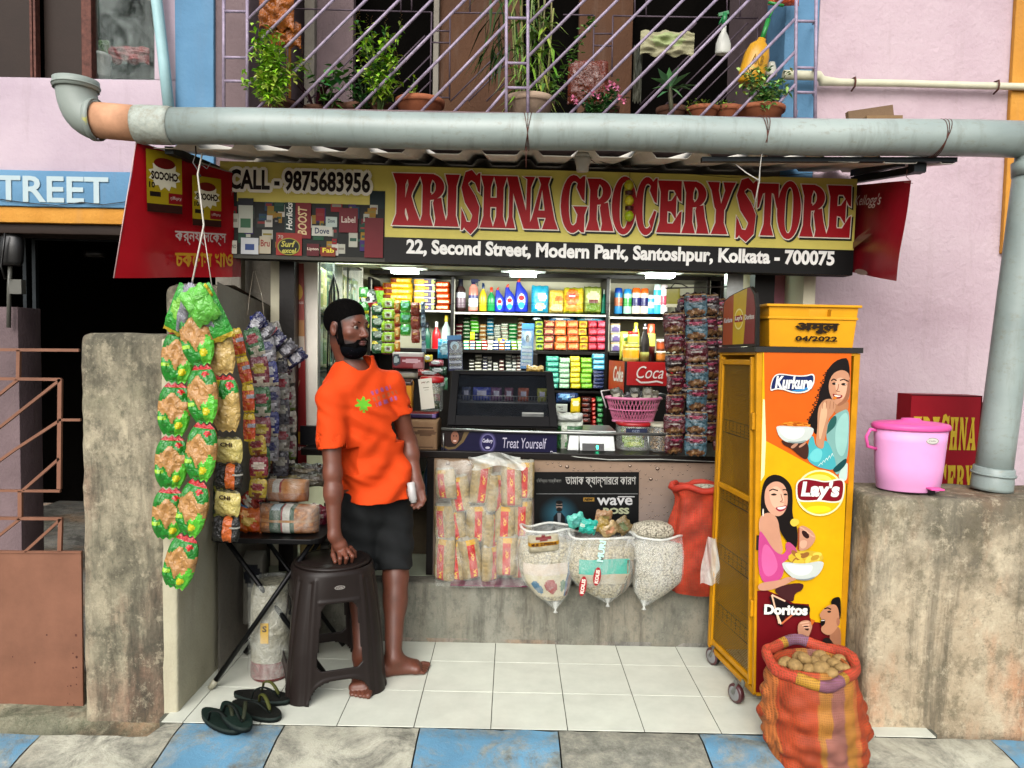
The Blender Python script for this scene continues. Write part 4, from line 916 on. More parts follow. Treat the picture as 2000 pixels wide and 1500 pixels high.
for x0, x1, y0, y1, n, c, cn in cols_:
 stack('soap_box', 's' + c, 'soap box', x0, x1, y0, y1, n, YS + .14, .06, dsg(c, bands=[(.0, .16, jit(c, .5)), (.4, .62, '#8a8a7a' if c not in ('#8f9086', '#9aa08e') else '#33402e')]), '# box down the %s soap stack at the back of the second shelf' % cn, GS, mat='plastic', nu=5, nv=5)
fr = [(905, '#a3ba1c', '#27a0b4', 'lime and cyan'), (917, '#b83a50', '#5a8fb0', 'pink and blue'), (929, '#2a9a3a', '#1f7a30', 'leaf green'), (940, '#b3161c', '#a8121a', 'red'), (952, '#cfcfc6', '#c4c4bc', 'white'), (963, '#1c3f94', '#18367f', 'royal blue'), (975, '#cf9a14', '#c2560e', 'orange'), (986, '#2390b0', '#1c5aa0', 'cyan'), (998, '#2c8a34', '#a9b81c', 'green'), (1010, '#6ab04a', '#c7d0b8', 'pale green')]
for x, c1, c2, cn in fr:
 stack('soap_box', 'f' + c1, 'soap box', x, x + 11, 666, 684, 3, YS + .02, .05, dsg(c1, bands=[(0, .35, c2)], labels=[(.5, .6, .25, .3, '#c7cbb8')]), '# box down the %s stack at the front of the second shelf' % cn, GS, mat='plastic', nu=5, nv=5)
put('soap_box', 'lime1', 'little lime tub standing on the front soap boxes', 'tub', 918, 927, 648, 665, YS + .03, .04, dsg('#a8c41c'), None, mat='plastic')
put('soap_box', 'blut', 'yellow and blue tub on top of the orange soap stack', 'tub', 972, 989, 661, 667, YS + .02, .04, dsg('#c7b43a', labels=[(.6, .5, .2, .4, '#1c2f8a')]), None, mat='plastic')
GN = 'packets in the coloured block on the second shelf'
cc = [(1046, 1061, '#8aa02a', 'green', '#18361c'), (1062, 1082, '#6b1e1a', 'brown striped', '#c98a5a'), (1083, 1106, '#c9581c', 'orange', '#e09a5a'), (1107, 1129, '#bd4413', 'rust orange', '#d98a4a'), (1130, 1146, '#c39a1c', 'golden', '#8a5a12'), (1147, 1164, '#95101f', 'crimson', '#c24a5a'), (1165, 1183, '#a1122a', 'raspberry', '#cc5a70')]
for x0, x1, c, cn, c2 in cc:
 stack('noodle_packet', 'n' + c, 'packet', x0, x1, 628, 685, 4, YS + .03, .09, dsg(c, labels=[(.5, .55, .3, .2, c2)], bands=[(.88, 1, c2), (0, .08, '#2a0e0a')]), '# packet down the %s column of the second shelf block' % cn, GN, nu=9, nv=8, rough=.005, p=6, q=6)
for k, (x0, x1, c, lb) in enumerate(((1037, 1060, '#0e1512', 'black pouch lying over the green column of the colourful block'), (1072, 1125, '#23577f', 'blue pouch lying over the orange packets'), (1127, 1182, '#3a93a8', 'aqua pouch lying over the crimson packets'))):
 put('pouch', 'p' + c, lb, 'pouch', x0, x1, 618, 628, YS + .06, .08, dsg(c, labels=[(.4, .6, .3, .2, '#b8ccd4')]), None, rough=.004, p=3, q=3)
stack('carton', 'wcar', 'carton', 1191, 1211, 632, 688, 3, YS + .08, .06, dsg('#bdb9b6', labels=[(.5, .35, .3, .22, '#6a5a8a')], bands=[(.75, .85, '#c29a5a')]), '# white carton from the top beside the right shelf divider', 'white cartons on the second shelf', mat='plastic', nu=8, nv=8)
def jar(name, label, px, y0, y1, Y, rx, lid, body, lab, cat='jar'):
 b0 = P(px, y1, Y); H = (P(px, y0, Y) - b0).length; r = rx / FOC * Y; o = thing(name, label, cat, b0)
 m = MB(); m.lathe([(r * .9, 0, body), (r, .03 * H, body), (r, .22 * H, lab), (r, .66 * H, body), (r * .97, .8 * H, body), (r * .9, .82 * H, body)], 18, b0); m.build('jar_body', 'plastic', o)
 m = MB(lid); m.lathe([(r * .98, .82 * H), (r, .84 * H), (r, .97 * H), (r * .93, H)], 18, b0); m.build('lid', 'plastic', o); return o
jar('plastic_jar', 'small jar with a red lid stacked on the gold jar', 1236, 648, 674, 4.72, 10.5, '#b5201a', '#8f9a72', '#bda93a')
jar('plastic_jar', 'wide jar with a yellow and orange label on the red cooler', 1232, 673, 706, 4.72, 16, '#b59a3a', '#b39a52', '#c9861a')
put('cereal_tin', 'ytin', 'yellow green tin left of the stacked jars', 'tin', 1210, 1227, 648, 703, 4.80, .07, dsg('#a5a836', labels=[(.5, .8, .2, .1, '#3a6a2a'), (.4, .4, .3, .2, '#c7b86a')]), None, mat='plastic')
bottle('squeeze_bottle', 'yellow squeeze bottle behind the stacked jars', 'bottle', [(.9, 0, '#a8a030'), (1, .05, '#b8b52a'), (1, .5, '#b8b52a'), (.75, .72, '#c2c22a'), (.5, .75, '#c2c22a'), (.5, 1, '#c2c22a')], 1241, 631, 676, 4.80, 7)
bottle('syrup_bottle', 'dark brown syrup bottle with a black cap on the red cooler', 'bottle', [(.9, 0, '#8f8d4a'), (1, .22, '#8f8d4a'), (.95, .25, '#14100e'), (1.05, .45, '#1c1614'), (.9, .62, '#14100e'), (.4, .8, '#14100e'), (.36, .84, '#0d0d0d'), (.5, .86, '#c4c4be'), (.4, .9, '#111111'), (.35, 1, '#111111')], 1258, 632, 706, 4.70, 9.5)
bottle('juice_bottle', 'yellow bottle with a red cap right of the syrup bottle', 'bottle', [(.9, 0, '#4a1414'), (1, .4, '#b8b44a'), (1, .45, '#c0b848'), (1, .72, '#b0402a'), (.8, .75, '#b5321a'), (.7, .97, '#b5321a')], 1270, 631, 706, 4.75, 8.5)
jar('jam_jar', 'small jam jar with a white lid against the maroon sachets', 1290, 663, 686, 4.76, 8.5, '#b9b4aa', '#5a2414', '#8a3a1a'); jar('jam_jar', 'amber jar with a cream lid at the right end of the red cooler', 1291, 686, 706, 4.70, 10, '#b5b09a', '#7a4a1a', '#9a5a1c')
GG = 'small grey cartons behind the display case'
for k, (x0, x1, y0, c, cn) in enumerate(((917, 927, 702, '#4a4642', 'charcoal'), (928, 941, 693, '#75705f', 'khaki'), (943, 952, 696, '#4c4a5e', 'slate'), (953, 961, 697, '#6e6e6c', 'mid grey'), (963, 973, 708, '#a5a69e', 'white'), (975, 984, 703, '#6a4442', 'brick'), (987, 999, 692, '#757b78', 'steel grey'), (1000, 1008, 695, '#7f8380', 'light grey'), (1009, 1018, 694, '#7c625c', 'rosy'))):
 stack('carton', 'g' + c, 'carton', x0, x1, y0, 726, max(2, int((726 - y0) / 6)), YS + .08, .05, dsg(c, bands=[(.0, .2, '#26241f'), (.55, .7, '#a8a498')]), '# tiny box down the %s stack behind the display case' % cn, GG, mat='plastic', nu=5, nv=4)
GT = 'packets in the green and yellow block'
for x0, x1, c, cn, c2, n, y0, y1 in ((1066, 1091, '#1f7a66', 'teal', '#5fae98', 6, 697, 759), (1092, 1112, '#7fa886', 'pale green', '#a8c8a0', 6, 700, 759), (1113, 1132, '#c4ae14', 'yellow', '#e0d050', 6, 697, 759), (1133, 1155, '#5c9a1c', 'lime', '#8fc43a', 6, 700, 759), (1156, 1180, '#3f8fb0', 'sky blue', '#8fc4d8', 3, 692, 723), (1156, 1178, '#101a3c', 'navy', '#1c2a5a', 5, 724, 759)):
 stack('tea_packet', 't' + c, 'packet', x0, x1, y0, y1, n, YS + .0, .09, dsg(c, labels=[(.5, .6, .34, .18, c2)], bands=[(.85, 1, c2), (0, .12, jit(c, .35))]), '# packet down the %s column of the block below the second shelf' % cn, GT, nu=9, nv=7, rough=.005, p=6, q=6)
GL = 'packets on the lowest visible shelf'
put('blue_pouch', 'bp', 'dark blue glossy pouch at the left of the lowest shelf', 'pouch', 1086, 1130, 765, 788, YS, .09, dsg('#142a52', labels=[(.4, .6, .3, .2, '#4a78a0')]), GL, rough=.006, p=3, q=3, nu=12)
put('price_card', 'pc', 'white card with black writing leaning left of the yellow box', 'card', 1086, 1108, 789, 805, 4.6, .004, dsg('#b9bcb4', labels=[(.4, .6, .2, .06, '#44463f'), (.5, .35, .12, .05, '#44463f')]), None, mat='print_flat', nu=14, nv=12)
put('yellow_box', 'yb', 'yellow box standing on the lowest shelf', 'box', 1114, 1132, 776, 808, YS - .02, .08, dsg('#b89a14', labels=[(.5, .65, .3, .16, '#cfc8a0')], bands=[(.3, .34, '#7a5a10')]), GL, mat='plastic', nu=10, nv=10)
stack('dark_packet', 'dp', 'packet', 1134, 1155, 776, 836, 6, YS, .09, dsg('#35100c', labels=[(.4, .5, .3, .16, '#6a2418')]), '# packet down the dark maroon column on the lowest shelf', GL, rough=.004, p=3.5, q=3.5)
stack('red_packet', 'rp', 'packet', 1155, 1164, 778, 836, 7, YS, .09, dsg('#9a1a16', labels=[(.5, .5, .3, .2, '#c4584a')]), '# packet down the narrow red column on the lowest shelf', GL, rough=.003, p=3.5, q=3.5, nu=5)
stack('green_packet', 'gp', 'packet', 1164, 1178, 776, 836, 6, YS, .09, dsg('#14552a', labels=[(.5, .5, .3, .2, '#4a9a5a')]), '# packet down the dark green column on the lowest shelf', GL, rough=.003, p=3.5, q=3.5, nu=6)
stack('dark_packet', 'dp2', 'packet', 1112, 1133, 810, 836, 3, YS, .09, dsg('#1c1612', labels=[(.5, .5, .3, .2, '#5a4a2a')]), '# packet from the top of the brown heap under the yellow box', GL, rough=.003)
ct = thing('shop_counter', 'shop counter with a water droplet print front and black edge', 'counter', (.4, 3.95, .3))
cz = P(1000, 897, 3.74).z; cxl = P(848, 900, 3.745).x; cxr = 1.44; zl = .302
m = MB(); m.box(P(590, 890, 3.76).x, cxr, 3.735, 4.28, cz, cz + .035); m.build('counter_top', 'black_laminate', ct, bevel=.003)
m = MB(); m.M = frame((cxl, 3.747, zl), (1, 0, 0), (0, 0, 1)); W_, H_ = cxr - cxl, cz - zl
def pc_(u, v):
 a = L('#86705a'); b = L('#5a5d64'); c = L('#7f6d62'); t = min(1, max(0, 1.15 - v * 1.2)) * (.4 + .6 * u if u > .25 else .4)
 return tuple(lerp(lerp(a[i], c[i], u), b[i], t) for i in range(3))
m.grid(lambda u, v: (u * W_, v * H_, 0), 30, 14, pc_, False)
rr = random.Random(8)
zz = .0006
for k in range(1100):
 x, y = rr.uniform(.01, W_ - .01), rr.uniform(.01, H_ - .01); r = rr.uniform(.0018, .0045) if k > 90 else rr.uniform(.006, .0105)
 m.ell(x, y, r * 1.1, r, zz, '#1e1410', 8); m.ell(x - r * .1, y + r * .35, r * .7, r * .45, zz + .0004, '#b09a88' if r < .005 else '#b09c8c', 7)
 if r > .005: m.ell(x, y - r * .2, r * .6, r * .35, zz + .0006, '#5c463a', 7); m.ell(x - r * .3, y + r * .4, r * .22, r * .2, zz + .001, '#c9c0b6', 6)
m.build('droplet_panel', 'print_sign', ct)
m = MB(); m.box(cxl - .034, cxl - .001, 3.74, 3.78, zl, cz - .001); m.build('panel_edge', 'black_laminate', ct)
m = MB(); m.box(cxl, cxr, 3.752, 3.77, zl, cz - .001); m.build('front_board', 'black_laminate', ct)
m = MB(); m.box(cxl - .034, cxl - .02, 3.79, 4.25, zl, cz - .001); m.build('side_board', 'black_laminate', ct)
gr = thing('counter_railing', 'slim metal rail with thin posts along the front of the counter', 'railing', (.6, 3.75, cz + .035))
m = MB(); m.tube([P(862, 838, 3.76), P(1000, 843, 3.76), P(1130, 846, 3.76), P(1300, 849, 3.76)], .0075, 10); m.build('rail', 'alu', gr)
for px in (866, 1131, 1266, 1317):
 m = MB(); a, b = P(px, 846, 3.76), P(px, 897, 3.76); m.tube([Vector((b.x, b.y, cz + .035)), a], .004, 8); m.build('post', 'alu', gr)
m = MB('#8f918b'); m.tube([P(1080, 884, 3.745), P(1130, 893, 3.735), P(1190, 898, 3.73), P(1290, 897, 3.735), P(1400, 902, 3.735)], .003, 6); tag(m.build('white_cable', 'plastic', base=P(1190, 896, 3.74)), 'grey white cable sagging along the counter edge under the scale', 'cable')
o = thing('counter_poster', 'black advertising poster with Bengali warning text on the counter front', 'poster', P(1145, 980, 3.74))
a, b, c = P(1043, 1046, 3.741), P(1247, 1046, 3.741), P(1043, 922, 3.741); W_, H_ = (b - a).length, (c - a).length
m = MB(); m.M = frame(a, b - a, (0, 0, 1)); m.box(0, W_, 0, H_, -.003, 0, '#080909'); Z = .0008
m.rect(.01, H_ * .655, W_ - .004, H_ * .662, Z, '#7a7c7c')
m.text('তামাক ক্যান্সারের কারণ', W_ * .30, H_ * .76, W_ * .67, H_ * .17, Z, '#9a9a96', bold=.012, res=3)
m.text('বিধিসম্মত সতর্কীকরণ', W_ * .02, H_ * .82, W_ * .24, H_ * .08, Z, '#6f706c', res=2)
for k in range(14, 0, -1): m.ell(W_ * .24, H_ * .34, W_ * .015 * k, H_ * .0225 * k, Z + (14 - k) * .0002, tuple(lerp(.002, v, (1 - k / 14) ** 1.3) for v in (.02, .09, .13)), 24)
Z2 = Z + .0036
def man_print(x, y, s_):
 m.poly([(x - .16 * s_, y), (x + .16 * s_, y), (x + .15 * s_, y + .5 * s_), (x + .05 * s_, y + .62 * s_), (x - .05 * s_, y + .62 * s_), (x - .15 * s_, y + .5 * s_)], Z2, '#0c1014'); m.poly([(x - .03 * s_, y + .3 * s_), (x + .03 * s_, y + .3 * s_), (x + .05 * s_, y + .6 * s_), (x - .05 * s_, y + .6 * s_)], Z2 + .0003, '#5f6266')
 m.ell(x, y + .78 * s_, .085 * s_, .12 * s_, Z2 + .0006, '#6e6058', 16); m.ell(x, y + .69 * s_, .075 * s_, .06 * s_, Z2 + .0009, '#15100e', 14); m.ell(x, y + .88 * s_, .09 * s_, .05 * s_, Z2 + .0009, '#0b0a0a', 14); m.rect(x - .08 * s_, y + .78 * s_, x + .08 * s_, y + .82 * s_, Z2 + .0012, '#050505')
man_print(W_ * .24, 0, H_ * .60)
m.rect(W_ * .47, H_ * .54, W_ * .575, H_ * .60, Z, '#7d5f26'); m.text('NEW', W_ * .48, H_ * .55, W_ * .085, H_ * .04, Z + .0006, '#120c06', bold=.05, res=2, shear=.2)
m.text('wave', W_ * .60, H_ * .48, W_ * .34, H_ * .12, Z, '#a5a6a6', bold=.02, res=3); m.rect(W_ * .80, H_ * .605, W_ * .96, H_ * .62, Z, '#a5a6a6')
m.text('BOSS', W_ * .66, H_ * .34, W_ * .25, H_ * .10, Z, '#8b8f74', bold=.05, res=2); m.build('print', 'print_sign', o)
dc = thing('chocolate_display', 'dark glass chocolate display case with a slanted front on the counter', 'display case', P(980, 834, 3.86))
yb, yt = 3.84, 4.02
A, B, C, D = P(874, 832, yb), P(1089, 836, yb), P(1079, 729, yt), P(884, 726, yt)
m = MB('#060508')
bk = 4.24
for p_, q_ in ((A, D), (B, C)): pass
for (p_, q_) in ((A, D), (B, C)):
 m.quad((p_.x, p_.y, p_.z), (p_.x, bk, p_.z), (q_.x, bk, q_.z), (q_.x, q_.y, q_.z)); 
m.quad(D, C, (C.x, bk, C.z), (D.x, bk, D.z)); m.quad(A, B, (B.x, bk, B.z), (A.x, bk, A.z)); m.quad((A.x, bk, A.z), (B.x, bk, B.z), (C.x, bk, C.z), (D.x, bk, D.z)); m.build('case_shell', 'print_flat', dc, solid=.006)
def on(u, v, off=0):
 q = A.lerp(B, u).lerp(D.lerp(C, u), v); n_ = (B - A).cross(D - A).normalized(); n_ = n_ if n_.y < 0 else -n_; return q + n_ * off
m = MB('#060508')
for u0, u1, v0, v1 in ((0, .07, 0, 1), (.93, 1, 0, 1), (.07, .93, 0, .17), (.07, .93, .93, 1)):
 m.quad(on(u0, v0, .01), on(u1, v0, .01), on(u1, v1, .01), on(u0, v1, .01)); 
m.build('front_frame', 'print_flat', dc, solid=.012, bevel=.002)
m = MB(); m.quad(on(.07, .17, .004), on(.93, .17, .004), on(.93, .93, .004), on(.07, .93, .004)); m.build('glass_front', 'dark_glass', dc)
m = MB('#8d9190'); zb = lerp(A.z, D.z, .42); 
for k in range(34): x = lerp(A.x + .02, B.x - .02, k / 33); m.tube([(x, 4.0, zb - .0), (x, 4.0, zb + .035)], .0012, 4, caps=False)
for z in (zb, zb + .035): m.tube([(A.x + .02, 4.0, z), (B.x - .02, 4.0, z)], .0018, 5)
tag(m.build('wire_rack', 'alu', dc), kind='stuff')
m = MB('#4a4c52'); m.box(A.x + .02, B.x - .02, 4.0, 4.2, zb - .006, zb, '#3c3f44'); m.build('inner_shelf', 'plastic', dc)
m = MB(); m.box(on(.68, .2).x, on(.88, .2).x, 3.88, 3.884, on(.7, .19).z, on(.7, .19).z + .022, '#9b9d98'); m.build('price_strip', 'print_flat', dc)
for k, (u, c, wd, lb) in enumerate(((.14, '#2a3350', .05, 'small slate packet'), (.29, '#1c2c78', .10, 'wide blue chocolate pouch'), (.43, '#4a2c52', .06, 'purple chocolate pouch'), (.55, '#52283f', .05, 'plum chocolate pouch'), (.69, '#7a3a24', .06, 'copper chocolate pouch'), (.87, '#767a2c', .055, 'olive chocolate carton'))):
 x = lerp(A.x, B.x, u); mb = pack_mesh(('choc', k), wd, .075, .03, dsg(c, labels=[(.5, .55, .3, .18, '#8f93a8')]), 3, 3, 8, 8, .06, .003); o = inst('chocolate_pouch', ('choc', k), mb, 'wrap', None, (x, 4.08, zb + .001)); tag(o, lb + ' inside the glass display case', 'chocolate', 'chocolates inside the display case')
hb = thing('display_header', 'purple board reading Treat Yourself under the chocolate display case', 'sign board', P(970, 890, 3.77))
A, B, C = P(862, 887, 3.775), P(1087, 892, 3.775), P(862, 838, 3.775); W_, H_ = (B - A).length, (C - A).length
m = MB(); m.M = frame(A, B - A, (0, 0, 1)); m.box(0, W_, 0, H_, -.02, 0, '#0c0a2a'); Z = .0008
m.poly([(0, H_ * .3), (W_ * .06, H_ * .18), (W_ * .12, H_ * .22), (W_ * .19, H_ * .5), (W_ * .25, H_), (0, H_)], Z, '#5a4a30'); m.poly([(0, H_ * .38), (W_ * .06, H_ * .28), (W_ * .12, H_ * .32), (W_ * .17, H_ * .58), (W_ * .20, H_), (0, H_)], Z + .0004, '#1c1110')
m.ell(W_ * .115, H_ * .68, W_ * .035, H_ * .26, Z + .0008, '#7a5140', 16); m.ell(W_ * .115, H_ * .54, W_ * .016, H_ * .035, Z + .0012, '#c2a49a', 8); m.ell(W_ * .105, H_ * .74, W_ * .006, H_ * .03, Z + .0012, '#120c0a', 6); m.ell(W_ * .127, H_ * .74, W_ * .006, H_ * .03, Z + .0012, '#120c0a', 6)
for k, c in enumerate(('#262244', '#3c3860', '#5c5880', '#17133a')): m.ell(W_ * .40, H_ * .5, W_ * (.075 - .008 * k), H_ * (.46 - .05 * k), Z + .0004 * k, c, 28)
m.text('Cadbury', W_ * .355, H_ * .46, W_ * .09, H_ * .2, Z + .002, '#b9b6c8', bold=.02, res=2, shear=.3); m.ell(W_ * .40, H_ * .3, W_ * .02, H_ * .05, Z + .002, '#a8a5b8', 8)
m.text('Treat Yourself', W_ * .53, H_ * .30, W_ * .38, H_ * .42, Z, '#9f9cae', res=3, shear=.12); m.rect(W_ * .945, H_ * .12, W_ * .965, H_ * .22, Z, '#b9b6c0'); m.rect(W_ * .95, H_ * .14, W_ * .96, H_ * .2, Z + .0004, '#120f33'); m.build('board', 'print_sign', hb)
o = thing('red_cooler', 'red and black drinks cooler with white script lettering behind the counter', 'cooler', P(1260, 790, 4.65))
A, B = P(1224, 752, 4.65), P(1330, 752, 4.65); T = P(1224, 706, 4.65).z
m = MB('#0b0a0a'); m.box(A.x - .008, B.x, 4.66, 4.95, cz, T - .002); m.build('cabinet', 'plastic', o, bevel=.004)
m = MB(); m.box(A.x, B.x + .002, 4.645, 4.66, A.z, T, '#8e0f12'); m.M = frame((A.x, 4.6435, A.z), (1, 0, 0), (0, 0, 1)); W_, H_ = B.x - A.x, T - A.z
m.text('Coca', W_ * .17, H_ * .30, W_ * .50, H_ * .52, .0, '#b8aeab', res=4, shear=.35); m.text('Cola', W_ * .72, H_ * .34, W_ * .42, H_ * .46, .0, '#b8aeab', res=4, shear=.35); m.strip([(W_ * .17, H_ * .26), (W_ * .25, H_ * .12), (W_ * .40, H_ * .13), (W_ * .55, H_ * .19), (W_ * .66, H_ * .12)], H_ * .07, .0004, '#b8aeab'); m.build('header', 'plastic', o)
m = MB(); a, b = P(1205, 768, 4.95), P(1222, 768, 4.655); m.quad((b.x - .012, 4.655, A.z - .05), (b.x - .012, 4.655, T), (b.x - .075, 4.92, T), (b.x - .075, 4.92, A.z - .05), '#861013'); m.M = frame((b.x - .066, 4.88, A.z + .005), (.063, -.265, 0), (0, 0, 1)); m.text('Coke', .05, .01, .17, .10, .002, '#b0a6a4', res=3, shear=.3, bold=.02); m.build('side_panel', 'plastic', o)
m = MB(); c = P(1288, 790, 4.2); m.tube([c + Vector((.055 * math.cos(a), -.02, .055 * math.sin(a))) for a in [math.pi * k / 12 for k in range(-2, 15)]], .013, 8, '#26282a'); tag(m.build('helmet_rim', 'plastic', base=c), 'dark curved rim of a bowl lying under the red cooler', 'bowl')
o = thing('pink_basket', 'pink plastic lattice basket resting on a clear jar', 'basket', P(1233, 823, 3.98))
c = P(1236, 822, 4.0); rx_ = 47 / FOC * 4.0; H_ = .125
for k in range(40):
 a = 2 * math.pi * k / 40
 m = MB(); 
m = MB('#b0607e')
for dr in (1, -1):
 for k in range(44):
  a = 2 * math.pi * k / 44; pth = []
  for j in range(5): t = j / 4; aa = a + dr * t * .34; r_ = lerp(.82, 1.12, t) * rx_; pth.append((c.x + r_ * math.cos(aa), c.y + r_ * .62 * math.sin(aa), c.z + t * H_))
  m.tube(pth, .0022, 4, caps=False)
tag(m.build('lattice', 'plastic', o), kind='stuff')
m = MB('#b8688a')
for r_, z, th in ((1.15, H_, .008), (.84, .0, .006), (1.0, H_ * .5, .003)):
 m.tube([(c.x + r_ * rx_ * math.cos(a), c.y + .62 * r_ * rx_ * math.sin(a), c.z + z) for a in [2 * math.pi * j / 36 for j in range(37)]], th, 8, caps=False)
m.build('rim', 'plastic', o)
m = MB('#6a4655'); m.lathe([(rx_ * .8, 0), (rx_ * .83, .006)], 24, c, sy=.62); m.build('basket_base', 'plastic', o)
m = MB('#a9a4a6'); m.tube([P(1184, 796, 3.98), P(1176, 770, 3.98), P(1174, 764, 4.0), P(1190, 762, 4.1)], .004, 6); m.build('handle', 'plastic', o)
o = thing('basket_goods', 'jumble of dark pouches and small bottles filling the pink basket', 'pouches', c + Vector((0, 0, .03)))
rr = random.Random(4)
for k in range(14):
 mb = pack_mesh(('bg', k % 5), .055, .11, .02, dsg(['#20241c', '#33311f', '#14161c', '#46251c', '#5a5648'][k % 5], labels=[(.5, .6, .3, .15, '#8f8c7a')]), 3, 3, 6, 7, .06, .005)
 o2 = inst('pouch', ('bg', k % 5), mb, 'wrap', o, (rr.uniform(-.09, .09), rr.uniform(-.05, .04), rr.uniform(.02, .05)), (rr.uniform(-.3, .3), rr.uniform(-.5, .5), rr.uniform(-.5, .5)))
def clear_jar(name, label, px, y0, y1, Y, rx, lid, fill, fillh, lab=None, txt=None):
 b0 = P(px, y1, Y); b0.z = cz + .036; H = P(px, y0, Y).z - b0.z; r = rx / FOC * Y; o = thing(name, label, 'jar', b0)
 m = MB(); m.lathe([(r * .9, 0), (r, .012), (r, H * .84), (r * .93, H * .9), (r * .93, H * .93)], 22, b0, power=2.8); m.build('jar_body', 'clear_film', o)
 m = MB(lid); m.lathe([(r * 1.0, H * .88), (r * 1.02, H * .9), (r * 1.02, H), (r * .9, H)], 22, b0, power=2.8); m.build('lid', 'plastic', o)
 fill(o, b0, r * .9, H * fillh)
 return o, b0, r, H
def f_green(o, b0, r, h):
 for k in range(4):
  mb = pack_mesh(('gj', k), r * 1.3, h * .42, .02, dsg('#6b8a1c' if k != 2 else '#8a5a2c', labels=[(.5, .5, .35, .25, '#a8b84a')]), 3, 3, 8, 8, .06, .004); inst('sweet_packet', ('gj', k), mb, 'wrap', o, (rnd.uniform(-.01, .01), -.02 + .015 * k, .01 + h * .25 * k * .9))
o_, b0, r, H = clear_jar('sweet_jar', 'clear square jar with a red lid and green packets under the pink basket', 1236, 823, 893, 3.95, 34, '#8e1419', f_green, .7)
m = MB(); m.M = frame(b0 + Vector((-r * .6, -r * 1.01, H * .66)), (1, 0, 0), (0, 0, 1)); m.rect(0, 0, r * 1.2, H * .16, 0, '#20263c'); m.text('OZZI', r * .35, H * .02, r * .4, H * .08, .0006, '#8f9ab0', res=2); m.build('label', 'print_flat', o_)
def f_nuts(o, b0, r, h):
 m = MB(); rr = random.Random(2)
 for k in range(520):
  a = rr.uniform(0, 2 * math.pi); q = math.sqrt(rr.uniform(.35, 1)) * r; cc_ = b0 + Vector((q * math.cos(a), q * math.sin(a), rr.uniform(.01, h))); c = rr.choice(['#8f7048', '#a3845a', '#7a5c38', '#b09468'])
  s_ = rr.uniform(.0045, .0065); vs = m.pts([cc_ + Vector(v) * s_ for v in ((1.3, 0, .2), (-1.3, 0, -.2), (0, 1, 0), (0, -1, 0), (0, 0, 1), (0, 0, -1))])
  for f in ((0, 2, 4), (2, 1, 4), (1, 3, 4), (3, 0, 4), (2, 0, 5), (1, 2, 5), (3, 1, 5), (0, 3, 5)): m.fc([vs + i for i in f], c, True)
 tag(m.build('peanuts', 'dull', o), kind='stuff')
clear_jar('peanut_jar', 'clear jar of peanuts between the sweet jar and the maroon sachets', 1292, 826, 896, 3.90, 25, '#a8a592', f_nuts, .80)
o = thing('weighing_scale', 'silver weighing scale with a green lit digit on the counter', 'scale', P(1155, 893, 3.9))
a, b = P(1107, 893, 3.86), P(1202, 893, 3.86); b0z = cz + .036
m = MB('#74776f'); q = m.pts([(a.x, 3.86, b0z), (b.x, 3.86, b0z), (b.x, 4.15, b0z), (a.x, 4.15, b0z), (a.x + .012, 3.90, b0z + .075), (b.x - .004, 3.90, b0z + .075), (b.x - .004, 4.13, b0z + .085), (a.x + .012, 4.13, b0z + .085)])
for f in ((0, 1, 5, 4), (1, 2, 6, 5), (2, 3, 7, 6), (3, 0, 4, 7), (4, 5, 6, 7)): m.fc([q + i for i in f])
m.build('scale_body', 'alu', o, bevel=.004)
m = MB('#8d8f88'); m.box(a.x + .0, b.x + .004, 3.88, 4.16, b0z + .092, b0z + .102); m.build('weighing_pan', 'alu', o, bevel=.003)
m = MB('#0c0f0e'); m.M = frame(P(1137, 882, 3.868), (1, 0, 0), (0, .45, 1)); m.box(0, .115, 0, .042, -.004, .012); m.build('display_window', 'plastic', o)
emis('green_digit', '#2affb0', 5); m = MB(); m.M = frame(P(1137, 882, 3.868), (1, 0, 0), (0, .45, 1)); m.text('0', .073, .010, .012, .022, .0135, None, bold=.03); m.build('digit', 'green_digit', o)
put('rice_bag', 'gb', 'green and white packed bag behind the counter rail', 'bag', 1086, 1137, 820, 892, 3.98, .12, dsg('#2a5a34', labels=[(.25, .5, .12, .5, '#a8b0a0'), (.6, .35, .3, .2, '#4a8a4a')], bands=[(.86, 1, '#a8b0a4')]), None, p=3, q=3, rough=.006, nu=14, nv=14, mat='wrap')
put('white_sack', 'ws', 'folded white plastic bag on top of the green and white bag', 'bag', 1084, 1138, 806, 822, 3.98, .12, dsg('#b3b8b2'), None, p=2.5, q=2.5, rough=.008, nu=14, nv=8, mat='wrap')
put('yellow_cloth', 'yc', 'crumpled yellow wrapper on top of the display case', 'wrapper', 1028, 1062, 714, 727, 4.1, .08, dsg('#a8863a', labels=[(.5, .6, .4, .2, '#c7ae6a')]), None, p=2, q=2, rough=.012, nu=14, nv=8)
put('cardboard_box', 'cb', 'brown cardboard box standing on the left end of the counter', 'box', 790, 858, 815, 889, 3.90, .22, dsg('#7e644a', labels=[(.5, .78, .3, .02, '#4a3626'), (.62, .66, .26, .07, '#5a4432'), (.85, .1, .08, .04, '#3a2a1e'), (.6, .3, .25, .015, '#5a4432')]), None, mat='dull', p=14, q=14, nu=26, nv=26, yaw=.0)
put('purple_box', 'pb', 'flat purple carton lying on the brown cardboard box', 'box', 793, 857, 803, 815, 3.92, .18, dsg('#1f1738', labels=[(.8, .5, .1, .3, '#6a5a8a')], bands=[(.8, 1, '#5d1418')]), None, mat='plastic', p=12, q=12, yaw=0)
o = put('snack_carton', 'sc1', 'yellow and brown snack carton behind the payment card', 'carton', 779, 806, 740, 803, 3.95, .10, dsg('#b3791a', bands=[(.80, .98, '#2a140c'), (.98, 1, '#7a1a12')], labels=[(.1, .35, .3, .25, '#c98a2a')]), None, mat='plastic', p=12, q=12, yaw=0, nu=14, nv=16)
